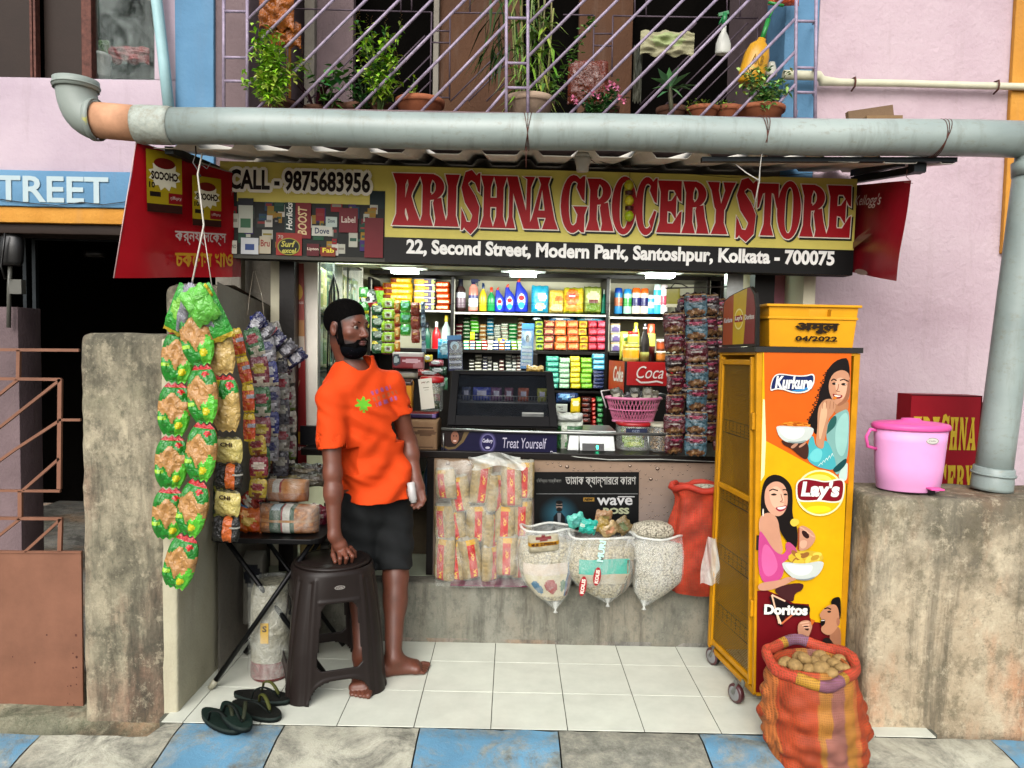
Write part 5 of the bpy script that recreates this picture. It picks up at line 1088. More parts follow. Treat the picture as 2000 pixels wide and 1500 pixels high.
w0 = P(783, 757, 3.89); m = MB(); m.M = frame(w0, (1, 0, 0), (0, 0, 1)); m.text('ayfo', 0, 0, .058, .028, 0, '#b8b0a0', bold=.03, res=2, shear=.2); m.text('0', .02, -.10, .02, .026, 0, '#2a140c', bold=.04, res=2); m.build('lettering', 'print_flat', o); o.children[0].location = -o.location; o.children[0].rotation_euler = (0, 0, 0)
clr = thing('snack_jar', 'large clear plastic jar with a red lid behind the payment card', 'jar', P(845, 803, 4.05))
m = MB(); b0 = P(843, 803, 4.08); m.lathe([(.055, 0), (.062, .01), (.062, .15), (.056, .165)], 20, b0, power=2.8); m.build('jar_body', 'clear_film', clr)
m = MB('#9a1418'); m.lathe([(.064, .160), (.066, .165), (.066, .188), (.060, .192)], 20, b0, power=2.8); m.build('lid', 'plastic', clr)
for k, c in enumerate(('#2a3a1c', '#5a1c18', '#4a4a2a', '#1c2a20')): inst('sweet_packet', ('sj', k), pack_mesh(('sj', k), .08, .05, .02, dsg(c, labels=[(.5, .5, .3, .2, '#8a8a6a')]), 3, 3, 7, 7, .06, .004), 'wrap', clr, (0, -.02 + .01 * k, .01 + .036 * k))
m = MB(); A, B, C = P(823, 800, 3.86), P(849, 797, 3.86), P(810, 742, 3.88); m.M = frame(A, B - A, C - A); W_, H_ = (B - A).length, (C - A).length
m.box(0, W_, 0, H_, -.002, 0, '#b5b3a6'); m.text('pay', W_ * .22, H_ * .84, W_ * .3, H_ * .06, .0006, '#5a1c1c', res=2, bold=.02); m.text('UPI', W_ * .55, H_ * .84, W_ * .25, H_ * .06, .0006, '#33402e', res=2, bold=.02); m.strip([(W_ * .3, H_ * .70), (W_ * .75, H_ * .70)], .003, .0006, '#5a584e'); m.strip([(W_ * .38, H_ * .62), (W_ * .7, H_ * .62)], .002, .0006, '#5a584e')
tag(m.build('payment_card', 'print_flat', base=A), 'white card leaning against the snack jar on the counter', 'card')
put('gum_box', 'gum', 'maroon and white carton standing on the stack behind the man', 'carton', 768, 828, 688, 721, 4.05, .08, dsg('#6a1f26', bands=[(.72, 1, '#9a9490')], labels=[(.22, .55, .14, .35, '#23303a'), (.22, .55, .08, .2, '#8a9a9a'), (.6, .5, .22, .12, '#a88a90'), (.85, .15, .25, .3, '#8a5a5e')]), None, mat='plastic', p=14, q=14, nu=26, nv=16, yaw=.0)
put('steel_tin', 'st', 'low grey tin between the maroon carton and the snack carton', 'tin', 770, 816, 722, 739, 4.05, .1, dsg('#7a7a6e', bands=[(.72, 1, '#1a1612')]), None, mat='plastic', yaw=0)
for k, (x0, x1, y0, y1, c, lb) in enumerate(((828, 845, 693, 708, '#a89a14', 'yellow pouch right of the maroon carton'), (838, 866, 703, 716, '#7a2a3a', 'pink and white pouch on the green pile'), (838, 872, 716, 732, '#15382a', 'dark green pouch behind the snack jar'), (816, 864, 722, 736, '#7a1418', 'red pouch lying behind the snack jar lid'), (855, 874, 738, 762, '#3a6a52', 'pale green pouch beside the display case'))):
 put('pouch', 'mx' + str(k), lb, 'pouch', x0, x1, y0, y1, 4.35, .08, dsg(c, labels=[(.5, .6, .3, .25, '#9aa0a0')]), None, p=3, q=3, rough=.006, nu=10, nv=8)
m = MB(); rr = random.Random(6); o = thing('counter_clutter_box', 'black carton with white print on the counter left of the man', 'carton', P(615, 889, 3.85)); a, b = P(586, 889, 3.85), P(655, 889, 3.85)
m = MB('#15151a'); m.box(a.x, b.x, 3.85, 4.0, cz + .036, P(600, 832, 3.85).z); m.M = frame((a.x + .02, 3.849, cz + .06), (1, 0, 0), (0, 0, 1)); m.text('HICK', .06, 0, .05, .012, .0006, '#8a8a88', bold=.03, res=2); m.rect(.06, .03, .13, .055, .0004, '#4a4a48'); m.build('carton_body', 'plastic', o)
put('brown_carton', 'bc2', 'dark brown carton on top of the black carton left of the man', 'carton', 592, 640, 806, 832, 3.95, .1, dsg('#3a332c', labels=[(.5, .5, .3, .2, '#6a6458')]), None, mat='plastic', p=12, q=12)
def blister(label, px, y0, y1, Y, wpx, c1, c2, tilt=0):
 b0 = P(px, y1, Y); w_ = wpx / FOC * Y; H = (P(px, y0, Y) - b0).length; o = thing('hanging_blister', label, 'blister card', b0); m = MB(); m.M = Matrix.Translation(b0) @ Matrix.Rotation(tilt, 4, 'Y') @ Matrix.Rotation(math.pi / 2, 4, 'X')
 m.box(-w_ / 2, w_ / 2, 0, H * .96, -.002, 0, c1)
 for k in range(6): m.rect(-w_ * .42, H * (.06 + k * .075), w_ * .42, H * (.11 + k * .075), .0006, c2 if k % 2 else '#8d93a8')
 m.ell(0, H * .68, w_ * .3, H * .12, .0008, '#8fb0c8', 14); m.ell(0, H * .64, w_ * .17, H * .08, .0014, '#101828', 12); m.rect(-w_ * .5, H * .84, w_ * .5, H * .96, .0008, '#3f7ab0'); m.build('card', 'plastic', o)
 m = MB(); m.M = Matrix.Translation(b0) @ Matrix.Rotation(math.pi / 2, 4, 'X'); m.grid(lambda u, v: ((u - .5) * w_ * .9, lerp(.05, .8, v) * H, .018 * math.sin(math.pi * u) * math.sin(math.pi * v) + .002), 8, 8); m.build('blister', 'clear_film', o); return o
blister('dark blue blister card with black razors hanging left of the display case', 890, 652, 724, 4.5, 28, '#161c46', '#0e0e16', -.06)
blister('pale blue plastic wrap card hanging over the soap boxes', 1028, 628, 720, 4.6, 24, '#4a6f9a', '#7f9aa0', .02)
put('paste_pouch', 'pp', 'light blue pouch hanging behind the dark blue blister card', 'pouch', 855, 880, 662, 700, 4.55, .03, dsg('#2b84ac', labels=[(.5, .5, .3, .3, '#9ac4d4')]), None, p=3, q=3, rough=.006, nu=10, nv=10)
sc_ = thing('glass_side_cabinet', 'side cabinet with sliding glass doors along the left shop wall', 'cabinet', (-1.1, 4.4, .95))
cx = -1.03
for z in (1.02, 1.33, 1.645, 1.98):
 m = MB(); m.box(SX0 + .002, cx, 3.92, 5.05, z - .012, z); m.build('shelf_board', 'black_laminate', sc_, bevel=.002)
for y in (3.90, 4.45, 5.05):
 m = MB(); m.box(SX0 + .002, cx + .004, y - .012, y + .004, .95, 1.99); m.build('upright', 'sheet_metal', sc_)
for y0, y1 in ((3.92, 4.30), (4.22, 4.62), (4.58, 5.03)):
 m = MB(); m.box(cx + .004, cx + .008, y0, y1, .98, 1.96); m.build('glass_door', 'glass_pane', sc_)
 m = MB(); m.box(cx + .002, cx + .012, y0 - .006, y0, .98, 1.96); m.build('door_edge', 'alu', sc_)
k = 0
for zi, z in enumerate((1.02, 1.33, 1.645)):
 y = 3.96
 while y < 4.98:
  c, cn = [('#2a3d26', 'dark green'), ('#7f9a86', 'pale green'), ('#98a89a', 'whitish'), ('#4f6f3a', 'leaf green'), ('#a0a070', 'straw'), ('#2f5a4a', 'teal')][k % 6]; hh = [.26, .22, .27, .18][k % 4]; wd = .085
  mb = pack_mesh(('cab', c, hh), .07, hh, .06, dsg(c, bands=[(.1, .16, '#b9bda0'), (.48, .52, '#b9bda0'), (.8, .9, '#8a9a6a')], labels=[(.5, .65, .3, .08, '#b0b49a')]), 10, 10, 7, 12)
  o = inst('carton', ('cab', c, hh), mb, 'plastic', None, (cx - .055, y + .04, z + .001), (0, 0, math.pi / 2)); tag(o, '%s carton, %s, from the front on the %s shelf of the glass cabinet' % (ORD[min(10, int((y - 3.96) / wd) + 1)] if int((y - 3.96) / wd) < 10 else 'rearmost', cn, ['lower', 'middle', 'upper'][zi]), 'carton', 'cartons in the glass side cabinet'); k += 1; y += wd
o = thing('jamb_poster', 'narrow red and white cereal poster on the left edge of the shop opening', 'poster', P(587, 700, 3.86)); A, B, C = P(577, 905, 3.86), P(599, 905, 3.86), P(577, 515, 3.86); W_, H_ = (B - A).length, (C - A).length
m = MB(); m.M = frame(A, B - A, (0, 0, 1)); m.box(0, W_, 0, H_, -.004, 0, '#7e2526')
for v0, v1, c in ((.56, .66, '#b5a898'), (.64, .72, '#a87a52'), (.72, 1.0, '#96504a'), (.10, .16, '#b98a2a')): m.rect(.001, v0 * H_, W_ - .001, v1 * H_, .0004 + v0 * .0004, c)
m.ell(W_ * .5, H_ * .86, W_ * .4, H_ * .04, .0012, '#c49a4a'); m.text('KELLOGGS', W_ * .05, H_ * .80, W_ * .9, H_ * .012, .0014, '#c9bdb4', bold=.03, res=2); m.ell(W_ * .4, H_ * .5, W_ * .2, H_ * .02, .001, '#b9a8a4'); m.text('OATS', W_ * .1, H_ * .065, W_ * .8, H_ * .02, .001, '#c9bdb4', bold=.03, res=2); m.strip([(W_ * .2, H_ * .36), (W_ * .5, H_ * .42)], .006, .001, '#b08a6a')
m.build('print', 'print_sign', o)
m = MB('#0d0c0d'); rr = random.Random(9)
for k in range(16):
 x = rr.uniform(640, 664); m.tube([P(652, 535, 3.98), P(lerp(652, x, .8), 570, 3.98 + rr.uniform(-.02, .02)), P(x, 620, 3.98 + rr.uniform(-.02, .02)), P(x + rr.uniform(-3, 3), rr.uniform(680, 780), 3.98)], .0022, 5)
tag(m.build('hair_band_bundle', 'plastic', base=P(652, 535, 3.98)), 'bundle of black hair bands hanging beside the glass cabinet', 'hair bands')
o = thing('under_counter_shelf', 'low wooden shelf seen under the counter beside the man', 'shelf', P(820, 990, 4.0)); m = MB(); a, b = P(740, 985, 4.0), P(846, 985, 4.0)
m.box(a.x - .3, b.x, 4.0, 4.3, a.z - .03, a.z, '#2c2119'); m.box(a.x - .3, b.x, 4.12, 4.3, .30, a.z - .03, '#4e4536'); m.build('shelf_body', 'dull', o)
for k, (px, c, y0) in enumerate(((836, '#3a5a7a', 900), (826, '#12502c', 920), (843, '#14472a', 925), (812, '#4a4a44', 915))):
 bottle('oil_bottle', ['blue wrapped bottle', 'dark green bottle', 'second dark green bottle, nearer the counter panel,', 'grey bottle'][k] + ' under the counter beside the man', 'bottle', [(.8, 0, c), (1, .03, c), (1, .6, c), (.5, .85, c), (.4, 1, '#8a8a80')], px, y0, 966, 4.05 + .03 * k, 9)
# ================================================================ snack rack
simple('rack_yellow', '#b07a08', .42, grime=.22, scale=9, bump=.06)
simple('crate_yellow', '#c48a10', .45, grime=.12, scale=6, bump=.05)
def wire_mesh_mat():
 t = NT('wire_mesh'); cd = t.coord((1, 1, 1))
 out = []
 for rot in (.75, -.75):
  mp = t.n('ShaderNodeMapping'); mp.inputs['Rotation'].default_value = (rot, 0, 0); t.l(cd, mp.inputs['Vector'])
  wv = t.n('ShaderNodeTexWave', wave_type='BANDS', bands_direction='Z'); wv.inputs['Scale'].default_value = 34; t.l(mp.outputs[0], wv.inputs['Vector'])
  out.append(t.ramp(wv.outputs['Fac'], [(.62, (0, 0, 0)), (.72, (1, 1, 1))]))
 mx = t.mix(1.0, out[0], out[1], 'LIGHTEN'); t.l(mx, t.b.inputs['Alpha']); MATS['wire_mesh'] = t.set('#6f5208', .5, .2)
wire_mesh_mat()
YR = 3.04
rk = thing('snack_rack', 'tall yellow wire snack rack on castors with a printed advertising side panel', 'rack', (1.2, 3.25, 0))
def lp(px, py, y=YR): return P(px, py, y)
FLb, FLt = lp(1476, 1352), lp(1482, 688); BLb, BLt = P(1388, 1262, 3.46), P(1412, 689, 3.46); FRb, FRt = lp(1640, 1352), lp(1672, 690); BRb, BRt = FRb + (BLb - FLb), FRt + (BLt - FLt)
def post(a, b, w_=.026): m = MB(); m.bar(a, b, w_, up=(0, 1, 0)); return m.build('frame_post', 'rack_yellow', rk, bevel=.003)
post(FLb, FLt); post(BLb, BLt); post(FRb + Vector((-.005, .0, 0)), FRt); post(BRb, BRt)
dv = Vector((-.018, -.004, 0)); post(FLb + Vector((-.014, .034, .02)), FLt + Vector((-.014, .034, -.02)), .018); post(BLb + Vector((-.004, -.034, .02)), BLt + Vector((-.004, -.034, -.02)), .018)
for a, b in ((FLb, BLb), (FLt, BLt), (FRb, BRb), (FRt, BRt), (FLb, FRb), (BLb, BRb), (FLt, FRt)): m = MB(); m.bar(a, b, .024); m.build('frame_rail', 'rack_yellow', rk, bevel=.003)
for t_ in (.03, .565, .97): m = MB(); m.bar(FLb.lerp(FLt, t_) + Vector((-.01, .03, 0)), BLb.lerp(BLt, t_) + Vector((-.004, -.03, 0)), .016, .022); m.build('door_rail', 'rack_yellow', rk, bevel=.002)
m = MB(); m.quad(FLb + Vector((-.008, .04, .03)), BLb + Vector((-.004, -.04, .03)), BLt + Vector((-.004, -.04, -.03)), FLt + Vector((-.008, .04, -.03))); m.build('mesh_door', 'wire_mesh', rk)
m = MB('#4f3c0c'); 
for t_ in (.12, .32, .52, .74):
 a, b, c, d = FLb.lerp(FLt, t_), BLb.lerp(BLt, t_), BRb.lerp(BRt, t_), FRb.lerp(FRt, t_); m = MB()
 for q in range(9): m.tube([a.lerp(d, q / 8) + Vector((0, .01, 0)), b.lerp(c, q / 8) + Vector((0, -.01, .0))], .002, 4)
 for q in range(6):
  for k in range(11): f = k / 10; p_ = a.lerp(b, f) + Vector((.012, 0, 0)); m.tube([p_, p_ + Vector((0, 0, .055))], .0016, 4) if q == 0 else None
 m.tube([a + Vector((.012, 0, .055)), b + Vector((.012, 0, .055))], .003, 5); tag(m.build('wire_basket', 'dark_steel', rk), kind='stuff')
m = MB(); m.quad(BRb, BRt, FRt, FRb); m.quad(BLb + Vector((.01, .0, 0)), BLt + Vector((.01, 0, 0)), BRt, BRb); m.build('back_panel', 'rack_yellow', rk)
m = MB('#14120f'); tz = FLt.z; m.quad(FLt + Vector((-.02, -.02, .012)), FRt + Vector((.02, -.02, .012)), BRt + Vector((.02, .02, .012)), BLt + Vector((-.02, .02, .012))); m.build('top_board', 'plastic', rk, solid=.022)
for t_ in (.25, .8): m = MB(); p_ = FLb.lerp(FLt, t_) + Vector((-.012, .016, 0)); m.box(p_.x - .012, p_.x + .004, p_.y - .016, p_.y + .016, p_.z - .035, p_.z + .035); m.build('hinge', 'rack_yellow', rk, bevel=.003)
m = MB('#1a1712'); p_ = FLb.lerp(FLt, .45); m.box(p_.x - .008, p_.x + .004, YR - .022, YR - .012, p_.z - .03, p_.z + .03); m.build('latch', 'plastic', rk)
for q, (px, py, y, c) in enumerate(((1437, 1375, 3.05, '#3a1418'), (1392, 1303, 3.42, '#0e0e0e'), (1630, 1375, 3.06, '#3a1418'))):
 c0 = P(px, py, y); c0.z = .042; m = MB(); rot = Matrix.Translation(c0) @ Matrix.Rotation(rad(25), 4, 'Z') @ Matrix.Rotation(math.pi / 2, 4, 'Y'); m.M = rot
 m.lathe([(.012, -.014, '#777777'), (.03, -.013, '#4a2a2c'), (.040, -.010, c), (.042, 0, c), (.040, .010, c), (.03, .013, '#4a2a2c'), (.012, .014, '#777777')], 20); wh = m.build('castor', 'plastic', rk)
 m = MB('#3c3c3a'); m.bar(c0 + Vector((.018, 0, 0)), c0 + Vector((.03, .0, .055)), .006, .03); m.bar(c0 + Vector((-.018, 0, 0)), c0 + Vector((.0, 0, .055)), .006, .03); m.build('castor_fork', 'alu', wh)
O3 = Vector((P(1476, 1352, YR - .016).x, YR - .016, P(1476, 1352, YR - .016).z))
def q2(px, py): p_ = P(px, py, YR - .016); return (p_.x - O3.x, p_.z - O3.z)
ART = MB(); ART.M = frame(O3, (1, 0, 0), (0, 0, 1)); ART.lay = 0.0
def Z5(*ps): return [q2(1460 + x / 5, 680 + y / 5) for x, y in ps]
def Z6(*ps): return [q2(1460 + x / 5, 960 + y / 5) for x, y in ps]
def A5(col, *ps): ART.lay += .00006; tri_fill(ART, Z5(*ps), ART.lay, col)
def A6(col, *ps): ART.lay += .00006; tri_fill(ART, Z6(*ps), ART.lay, col)
def el(fn, col, cx, cy, rx, ry, n=20, rot=0): ART.lay += .00006; tri_fill(ART, fn(*[(cx + rx * math.cos(a) * math.cos(rot) - ry * math.sin(a) * math.sin(rot), cy + rx * math.cos(a) * math.sin(rot) + ry * math.sin(a) * math.cos(rot)) for a in (2 * math.pi * j / n for j in range(n))]), ART.lay, col)
def smooth(ps, it=2):
 for _ in range(it):
  out = []
  for a, b in zip(ps, ps[1:] + ps[:1]): out += [(a[0] * .75 + b[0] * .25, a[1] * .75 + b[1] * .25), (a[0] * .25 + b[0] * .75, a[1] * .25 + b[1] * .75)]
  ps = out
 return ps
def S5(col, *ps): A5(col, *smooth(list(ps)))
def S6(col, *ps): A6(col, *smooth(list(ps)))
def line(fn, col, wpx, *ps): 
 ART.lay += .00006; pp = fn(*ps); ART.strip(pp, wpx / 5 / FOC * YR, ART.lay, col)
YEL, ORG, RED = '#c99a08', '#c2560f', '#5f0a12'
A5(YEL, (150, 40), (1015, 52), (900, 2900), (95, 3350), (95, 3000)); A5(ORG, (160, 40), (1015, 52), (985, 1330), (680, 1175), (180, 905), (168, 500)); A5('#d8cf9a', (150, 500), (168, 500), (180, 905), (165, 1240), (130, 1300))
A6(RED, (95, 970), (180, 960), (300, 1010), (450, 1090), (600, 1100), (610, 1235), (660, 1275), (730, 1280), (900, 1370), (900, 1960), (80, 1960))
S5('#120c0b', (1005, 95), (900, 100), (815, 160), (760, 250), (750, 330), (700, 420), (690, 520), (640, 620), (600, 700), (580, 745), (640, 780), (655, 850), (720, 820), (760, 700), (860, 600), (990, 560))
for k in range(26):
 yy = 200 + k * 24; xx = 800 - (yy - 180) * .36; line(Z5, '#120c0b', 7, (xx + 15, yy), (xx - 18 - 12 * (k % 3), yy + 16), (xx - 4, yy + 38))
S5('#9a6a4a', (860, 540), (985, 500), (985, 600), (930, 650), (860, 650), (840, 600)); S5('#b07f62', (792, 330), (830, 250), (890, 215), (950, 215), (1000, 260), (1000, 470), (965, 530), (900, 560), (850, 545), (808, 470), (790, 400)); S5('#c69a7e', (850, 300), (940, 280), (980, 380), (950, 480), (900, 510), (860, 420)); S5('#8a5a40', (985, 300), (1000, 300), (998, 500), (900, 570), (860, 555), (950, 500))
line(Z5, '#180e0a', 12, (815, 318), (840, 300), (868, 318)); line(Z5, '#180e0a', 12, (900, 315), (935, 303), (985, 325)); S5('#1c120e', (815, 345), (850, 330), (870, 352), (840, 362)); S5('#1c120e', (905, 350), (940, 335), (975, 358), (930, 368)); el(Z5, '#c9c0b4', 860, 348, 6, 5, 8); el(Z5, '#c9c0b4', 955, 352, 8, 5, 8)
line(Z5, '#7d4c38', 7, (888, 350), (880, 400), (862, 418), (900, 425)); S5('#7d1f20', (825, 440), (870, 455), (930, 455), (915, 490), (860, 495), (835, 470)); S5('#d4cbc0', (840, 452), (880, 463), (918, 463), (890, 478), (850, 472))
S5('#6f9a94', (990, 585), (900, 620), (850, 650), (790, 710), (765, 800), (770, 900), (800, 1000), (860, 1100), (840, 1200), (880, 1250), (975, 1100), (990, 800)); S5('#86b2aa', (985, 610), (900, 660), (850, 800), (860, 1000), (930, 1080), (980, 900)); S5('#1f4f4a', (850, 650), (790, 710), (765, 850), (780, 830), (860, 760), (870, 680)); S5('#a9c0b6', (975, 1090), (880, 1230), (900, 1290), (965, 1300), (975, 1200))
S5('#3f9aa0', (640, 840), (595, 890), (570, 1080), (650, 1150), (760, 1180), (830, 1190), (870, 1150), (820, 980), (770, 900), (740, 905), (740, 990), (660, 965)); S5('#5fb3b4', (660, 965), (740, 1000), (700, 1130), (575, 1080)); S5('#0e3b3c', (880, 1130), (970, 1060), (960, 1140), (870, 1220), (820, 1190)); 
for k in range(5): line(Z5, '#cfd8cc', 4, (690 + k * 30, 1150 - k * 22), (712 + k * 28, 1120 - k * 24), (730 + k * 26, 1135 - k * 20))
S5('#a87a5c', (680, 640), (695, 560), (740, 505), (800, 490), (850, 515), (862, 570), (835, 640), (780, 700), (775, 800), (745, 900), (740, 990), (655, 958), (680, 780)); S5('#c29a78', (720, 560), (760, 510), (780, 640), (740, 780), (700, 930), (690, 760))
for k, x in enumerate((735, 770, 805, 838)): line(Z5, '#7f5238', 5, (x, 510 + 4 * k), (x - 6, 590))
el(Z5, '#c76a14', 850, 485, 22, 12, 10, -.5)
S5('#3a1f16', (320, 890), (400, 930), (560, 905), (600, 960), (585, 1100), (500, 1050), (420, 975), (345, 945)); S5('#a97a62', (410, 965), (470, 920), (500, 930), (440, 985)); S5('#a97a62', (490, 960), (560, 912), (575, 925), (510, 975))
el(Z5, '#b8600f', 455, 745, 135, 34); rr = random.Random(2)
for k in range(22): x = 340 + rr.random() * 230; y = 725 + rr.random() * 30; line(Z5, rr.choice(['#d8862a', '#9a4a0a', '#c9701a']), 11, (x, y), (x + 22, y + rr.uniform(-9, 9)), (x + 40, y + rr.uniform(-4, 8)))
S5('#b5bcb6', (275, 752), (460, 765), (645, 765), (635, 840), (585, 905), (480, 928), (370, 918), (305, 865), (280, 800)); S5('#cbd1cb', (290, 765), (460, 780), (560, 778), (540, 860), (440, 900), (340, 860)); S5('#7f8a86', (370, 905), (480, 915), (585, 890), (540, 925), (430, 930))
S5('#cfd0c8', (212, 425), (228, 320), (262, 258), (320, 245), (450, 265), (560, 268), (648, 240), (652, 330), (615, 405), (540, 440), (430, 438), (350, 405), (270, 400)); S5('#14204f', (220, 410), (238, 322), (268, 268), (320, 255), (450, 275), (560, 278), (638, 255), (640, 330), (602, 395), (535, 428), (430, 424), (350, 392), (270, 388)); S5('#2a7ab0', (420, 410), (540, 400), (620, 350), (590, 395), (535, 424), (440, 422))
p_ = Z5((262, 395), (632, 275)); ART.lay += .0002; ART.text('Kurkure', p_[0][0], p_[0][1], p_[1][0] - p_[0][0], p_[1][1] - p_[0][1], ART.lay, '#cfd2cf', bold=.045, res=3, shear=.18, outline=.03, ocol='#0c1436')
ART.lay += .0008
el(Z5, '#d8d39a', 700, 1410, 235, 225, 32); el(Z5, '#c7a812', 700, 1410, 218, 208, 32); el(Z5, '#ded05a', 690, 1300, 130, 70, 24); el(Z5, '#c2a80c', 720, 1330, 110, 50, 24); el(Z5, '#d2c21c', 690, 1570, 120, 36, 20)
S5('#cfccbc', (470, 1300), (540, 1262), (640, 1272), (760, 1300), (900, 1262), (945, 1290), (940, 1420), (915, 1500), (820, 1510), (700, 1490), (590, 1500), (480, 1495), (462, 1400)); S5('#6f0a18', (484, 1310), (545, 1276), (640, 1286), (760, 1314), (895, 1280), (930, 1305), (925, 1420), (902, 1486), (820, 1496), (700, 1476), (590, 1486), (492, 1480), (478, 1400))
p_ = Z5((512, 1485), (895, 1300)); ART.lay += .0004; ART.text("Lay's", p_[0][0], p_[0][1], p_[1][0] - p_[0][0], p_[1][1] - p_[0][1], ART.lay, '#d2d2cc', bold=.05, res=4, shear=.12, outline=.02, ocol='#33060c')
ART.lay += .0008
S6('#120d0c', (130, -40), (180, -145), (262, -175), (350, -145), (425, -60), (435, 60), (428, 230), (475, 330), (485, 440), (470, 560), (420, 540), (330, 420), (280, 300), (150, 290), (118, 230)); S6('#b3836a', (105, 240), (200, 190), (290, 250), (310, 400), (350, 620), (250, 580), (140, 420), (105, 400)); S6('#bc8d74', (160, 0), (185, -60), (250, -105), (325, -95), (375, -30), (388, 60), (378, 150), (335, 228), (268, 240), (200, 195), (160, 110)); S6('#cba288', (200, -20), (280, -70), (350, 20), (350, 140), (290, 180), (220, 120))
line(Z6, '#1a100c', 12, (205, -10), (240, -28), (290, -12)); line(Z6, '#1a100c', 11, (335, -20), (365, -24), (385, -5)); S6('#1c120e', (212, 28), (250, 10), (288, 28), (250, 38)); S6('#1c120e', (338, 25), (365, 12), (388, 28), (360, 36)); line(Z6, '#8a5a48', 7, (318, 20), (335, 80), (310, 96), (345, 100)); S6('#8a2a38', (262, 150), (320, 140), (385, 125), (360, 175), (310, 195), (275, 175)); S6('#d8d0c8', (275, 152), (325, 146), (375, 136), (350, 165), (300, 172)); el(Z6, '#c9c0b0', 145, 200, 8, 40, 10)
S6('#b04078', (100, 370), (145, 400), (250, 575), (345, 625), (400, 500), (455, 560), (490, 580), (430, 630), (335, 680), (350, 790), (300, 870), (98, 900)); S6('#c25a8e', (150, 470), (260, 600), (300, 760), (180, 850), (120, 700)); S6('#a8446e', (360, 500), (400, 480), (480, 560), (440, 600), (370, 580))
S6('#b3836a', (96, 885), (300, 862), (385, 825), (455, 835), (400, 890), (230, 955), (96, 965)); S6('#3a1a1c', (360, 900), (545, 880), (530, 960), (450, 985), (440, 1095), (220, 960)); 
S6('#b08068', (485, 570), (480, 380), (510, 320), (590, 350), (650, 410), (655, 470), (600, 545), (540, 572)); S6('#2a1512', (520, 370), (575, 385), (600, 440), (570, 460), (525, 420)); S6('#c49a80', (500, 470), (580, 470), (560, 550), (505, 550)); S6('#cbb040', (400, 300), (430, 255), (490, 265), (500, 310), (440, 345)); line(Z6, '#8a3a18', 14, (492, 350), (488, 560))
for k in range(4): line(Z6, '#c79a80', 11, (500 + k * 36, 340 + k * 26), (545 + k * 32, 360 + k * 26))
el(Z6, '#b89a2c', 560, 640, 172, 72); rr = random.Random(5)
for k in range(15): el(Z6, rr.choice(['#d0b84a', '#c2a636', '#a8842a', '#8a5a2a']), 420 + rr.random() * 280, 600 + rr.random() * 80, 46, 24, 12, rr.uniform(-1, 1))
S6('#b3bab4', (322, 672), (520, 705), (738, 660), (725, 745), (665, 825), (560, 862), (450, 850), (378, 790), (338, 740)); S6('#c9cfc9', (345, 690), (520, 720), (640, 705), (600, 800), (480, 820), (390, 760)); S6('#77807c', (430, 840), (560, 850), (665, 815), (620, 850), (540, 866)); S6('#b08068', (380, 850), (450, 832), (470, 850), (420, 870))
line(Z6, '#140d0e', 60, (230, 1010), (300, 1220), (320, 1270)); S6('#140d0e', (140, 1080), (590, 1095), (605, 1150), (580, 1215), (150, 1200)); A6('#140d0e', (215, 985), (400, 1080), (330, 1310), (290, 1290)); line(Z6, '#c7a58a', 16, (300, 1280), (228, 1000), (360, 1062)); line(Z6, '#d8b89a', 18, (318, 1285), (280, 1190)); line(Z6, '#b5603a', 18, (322, 1282), (480, 1150))
p_ = Z6((152, 1192), (580, 1100)); ART.lay += .0003; ART.text('Doritos', p_[0][0], p_[0][1], p_[1][0] - p_[0][0], p_[1][1] - p_[0][1], ART.lay, '#cfcfc8', bold=.05, res=3)
ART.lay += .0004
S6('#0e0b0b', (800, 1070), (820, 1035), (860, 1018), (900, 1025), (900, 1260), (850, 1215), (850, 1120), (810, 1100)); S6('#8f5f45', (790, 1370), (900, 1280), (900, 1560), (840, 1540), (790, 1440)); S6('#a87658', (738, 1130), (790, 1095), (850, 1090), (880, 1150), (888, 1290), (800, 1400), (725, 1375), (700, 1330), (735, 1270), (705, 1225), (688, 1195), (712, 1160)); el(Z6, '#94624a', 872, 1260, 18, 40, 12); line(Z6, '#120c0a', 14, (738, 1135), (770, 1125), (805, 1140)); S6('#1a110e', (760, 1160), (790, 1150), (810, 1165), (780, 1178)); S6('#0c0606', (700, 1245), (745, 1230), (748, 1280), (715, 1310), (700, 1290)); line(Z6, '#c9c0b8', 9, (708, 1250), (740, 1246)); 
S6('#a87a60', (478, 1300), (500, 1258), (580, 1240), (625, 1280), (612, 1345), (570, 1440), (510, 1450), (480, 1370)); S6('#2a1210', (530, 1290), (585, 1300), (590, 1350), (545, 1340)); A6('#b35a18', (600, 1230), (650, 1250), (615, 1300))
for k in range(3): line(Z6, '#c79a80', 12, (505 + 16 * k, 1275 + k * 22), (585 + 6 * k, 1262 + 28 * k))
S6('#1a1210', (700, 1440), (780, 1400), (860, 1530), (860, 1960), (690, 1960))
ART.build('printed_panel', 'print_sign', rk)
hc = thing('rack_header', 'orange, yellow and red header card with a curved top on the snack rack', 'header card', BLt)
a, b = BLt + Vector((-.012, -.02, .026)), FLt + Vector((-.012, .0, .026)); W_ = (b - a).length; H_ = .255
prof = [(0, 0), (W_, 0), (W_ * .985, H_ * .62), (W_ * .93, H_ * .86), (W_ * .80, H_ * .985), (W_ * .62, H_ * .97), (W_ * .2, H_ * .90), (W_ * .05, H_ * .84), (0, H_ * .74)]
m = MB(); m.M = frame(a, b - a, (0, 0, 1)); tri_fill(m, prof, 0, '#2a2520'); n_ = len(prof)
for k in range(n_): p0, p1 = prof[k], prof[(k + 1) % n_]; i = m.pts([(p0[0], p0[1], 0), (p1[0], p1[1], 0), (p1[0], p1[1], -.014), (p0[0], p0[1], -.014)]); m.fc((i, i + 1, i + 2, i + 3), '#14120f')
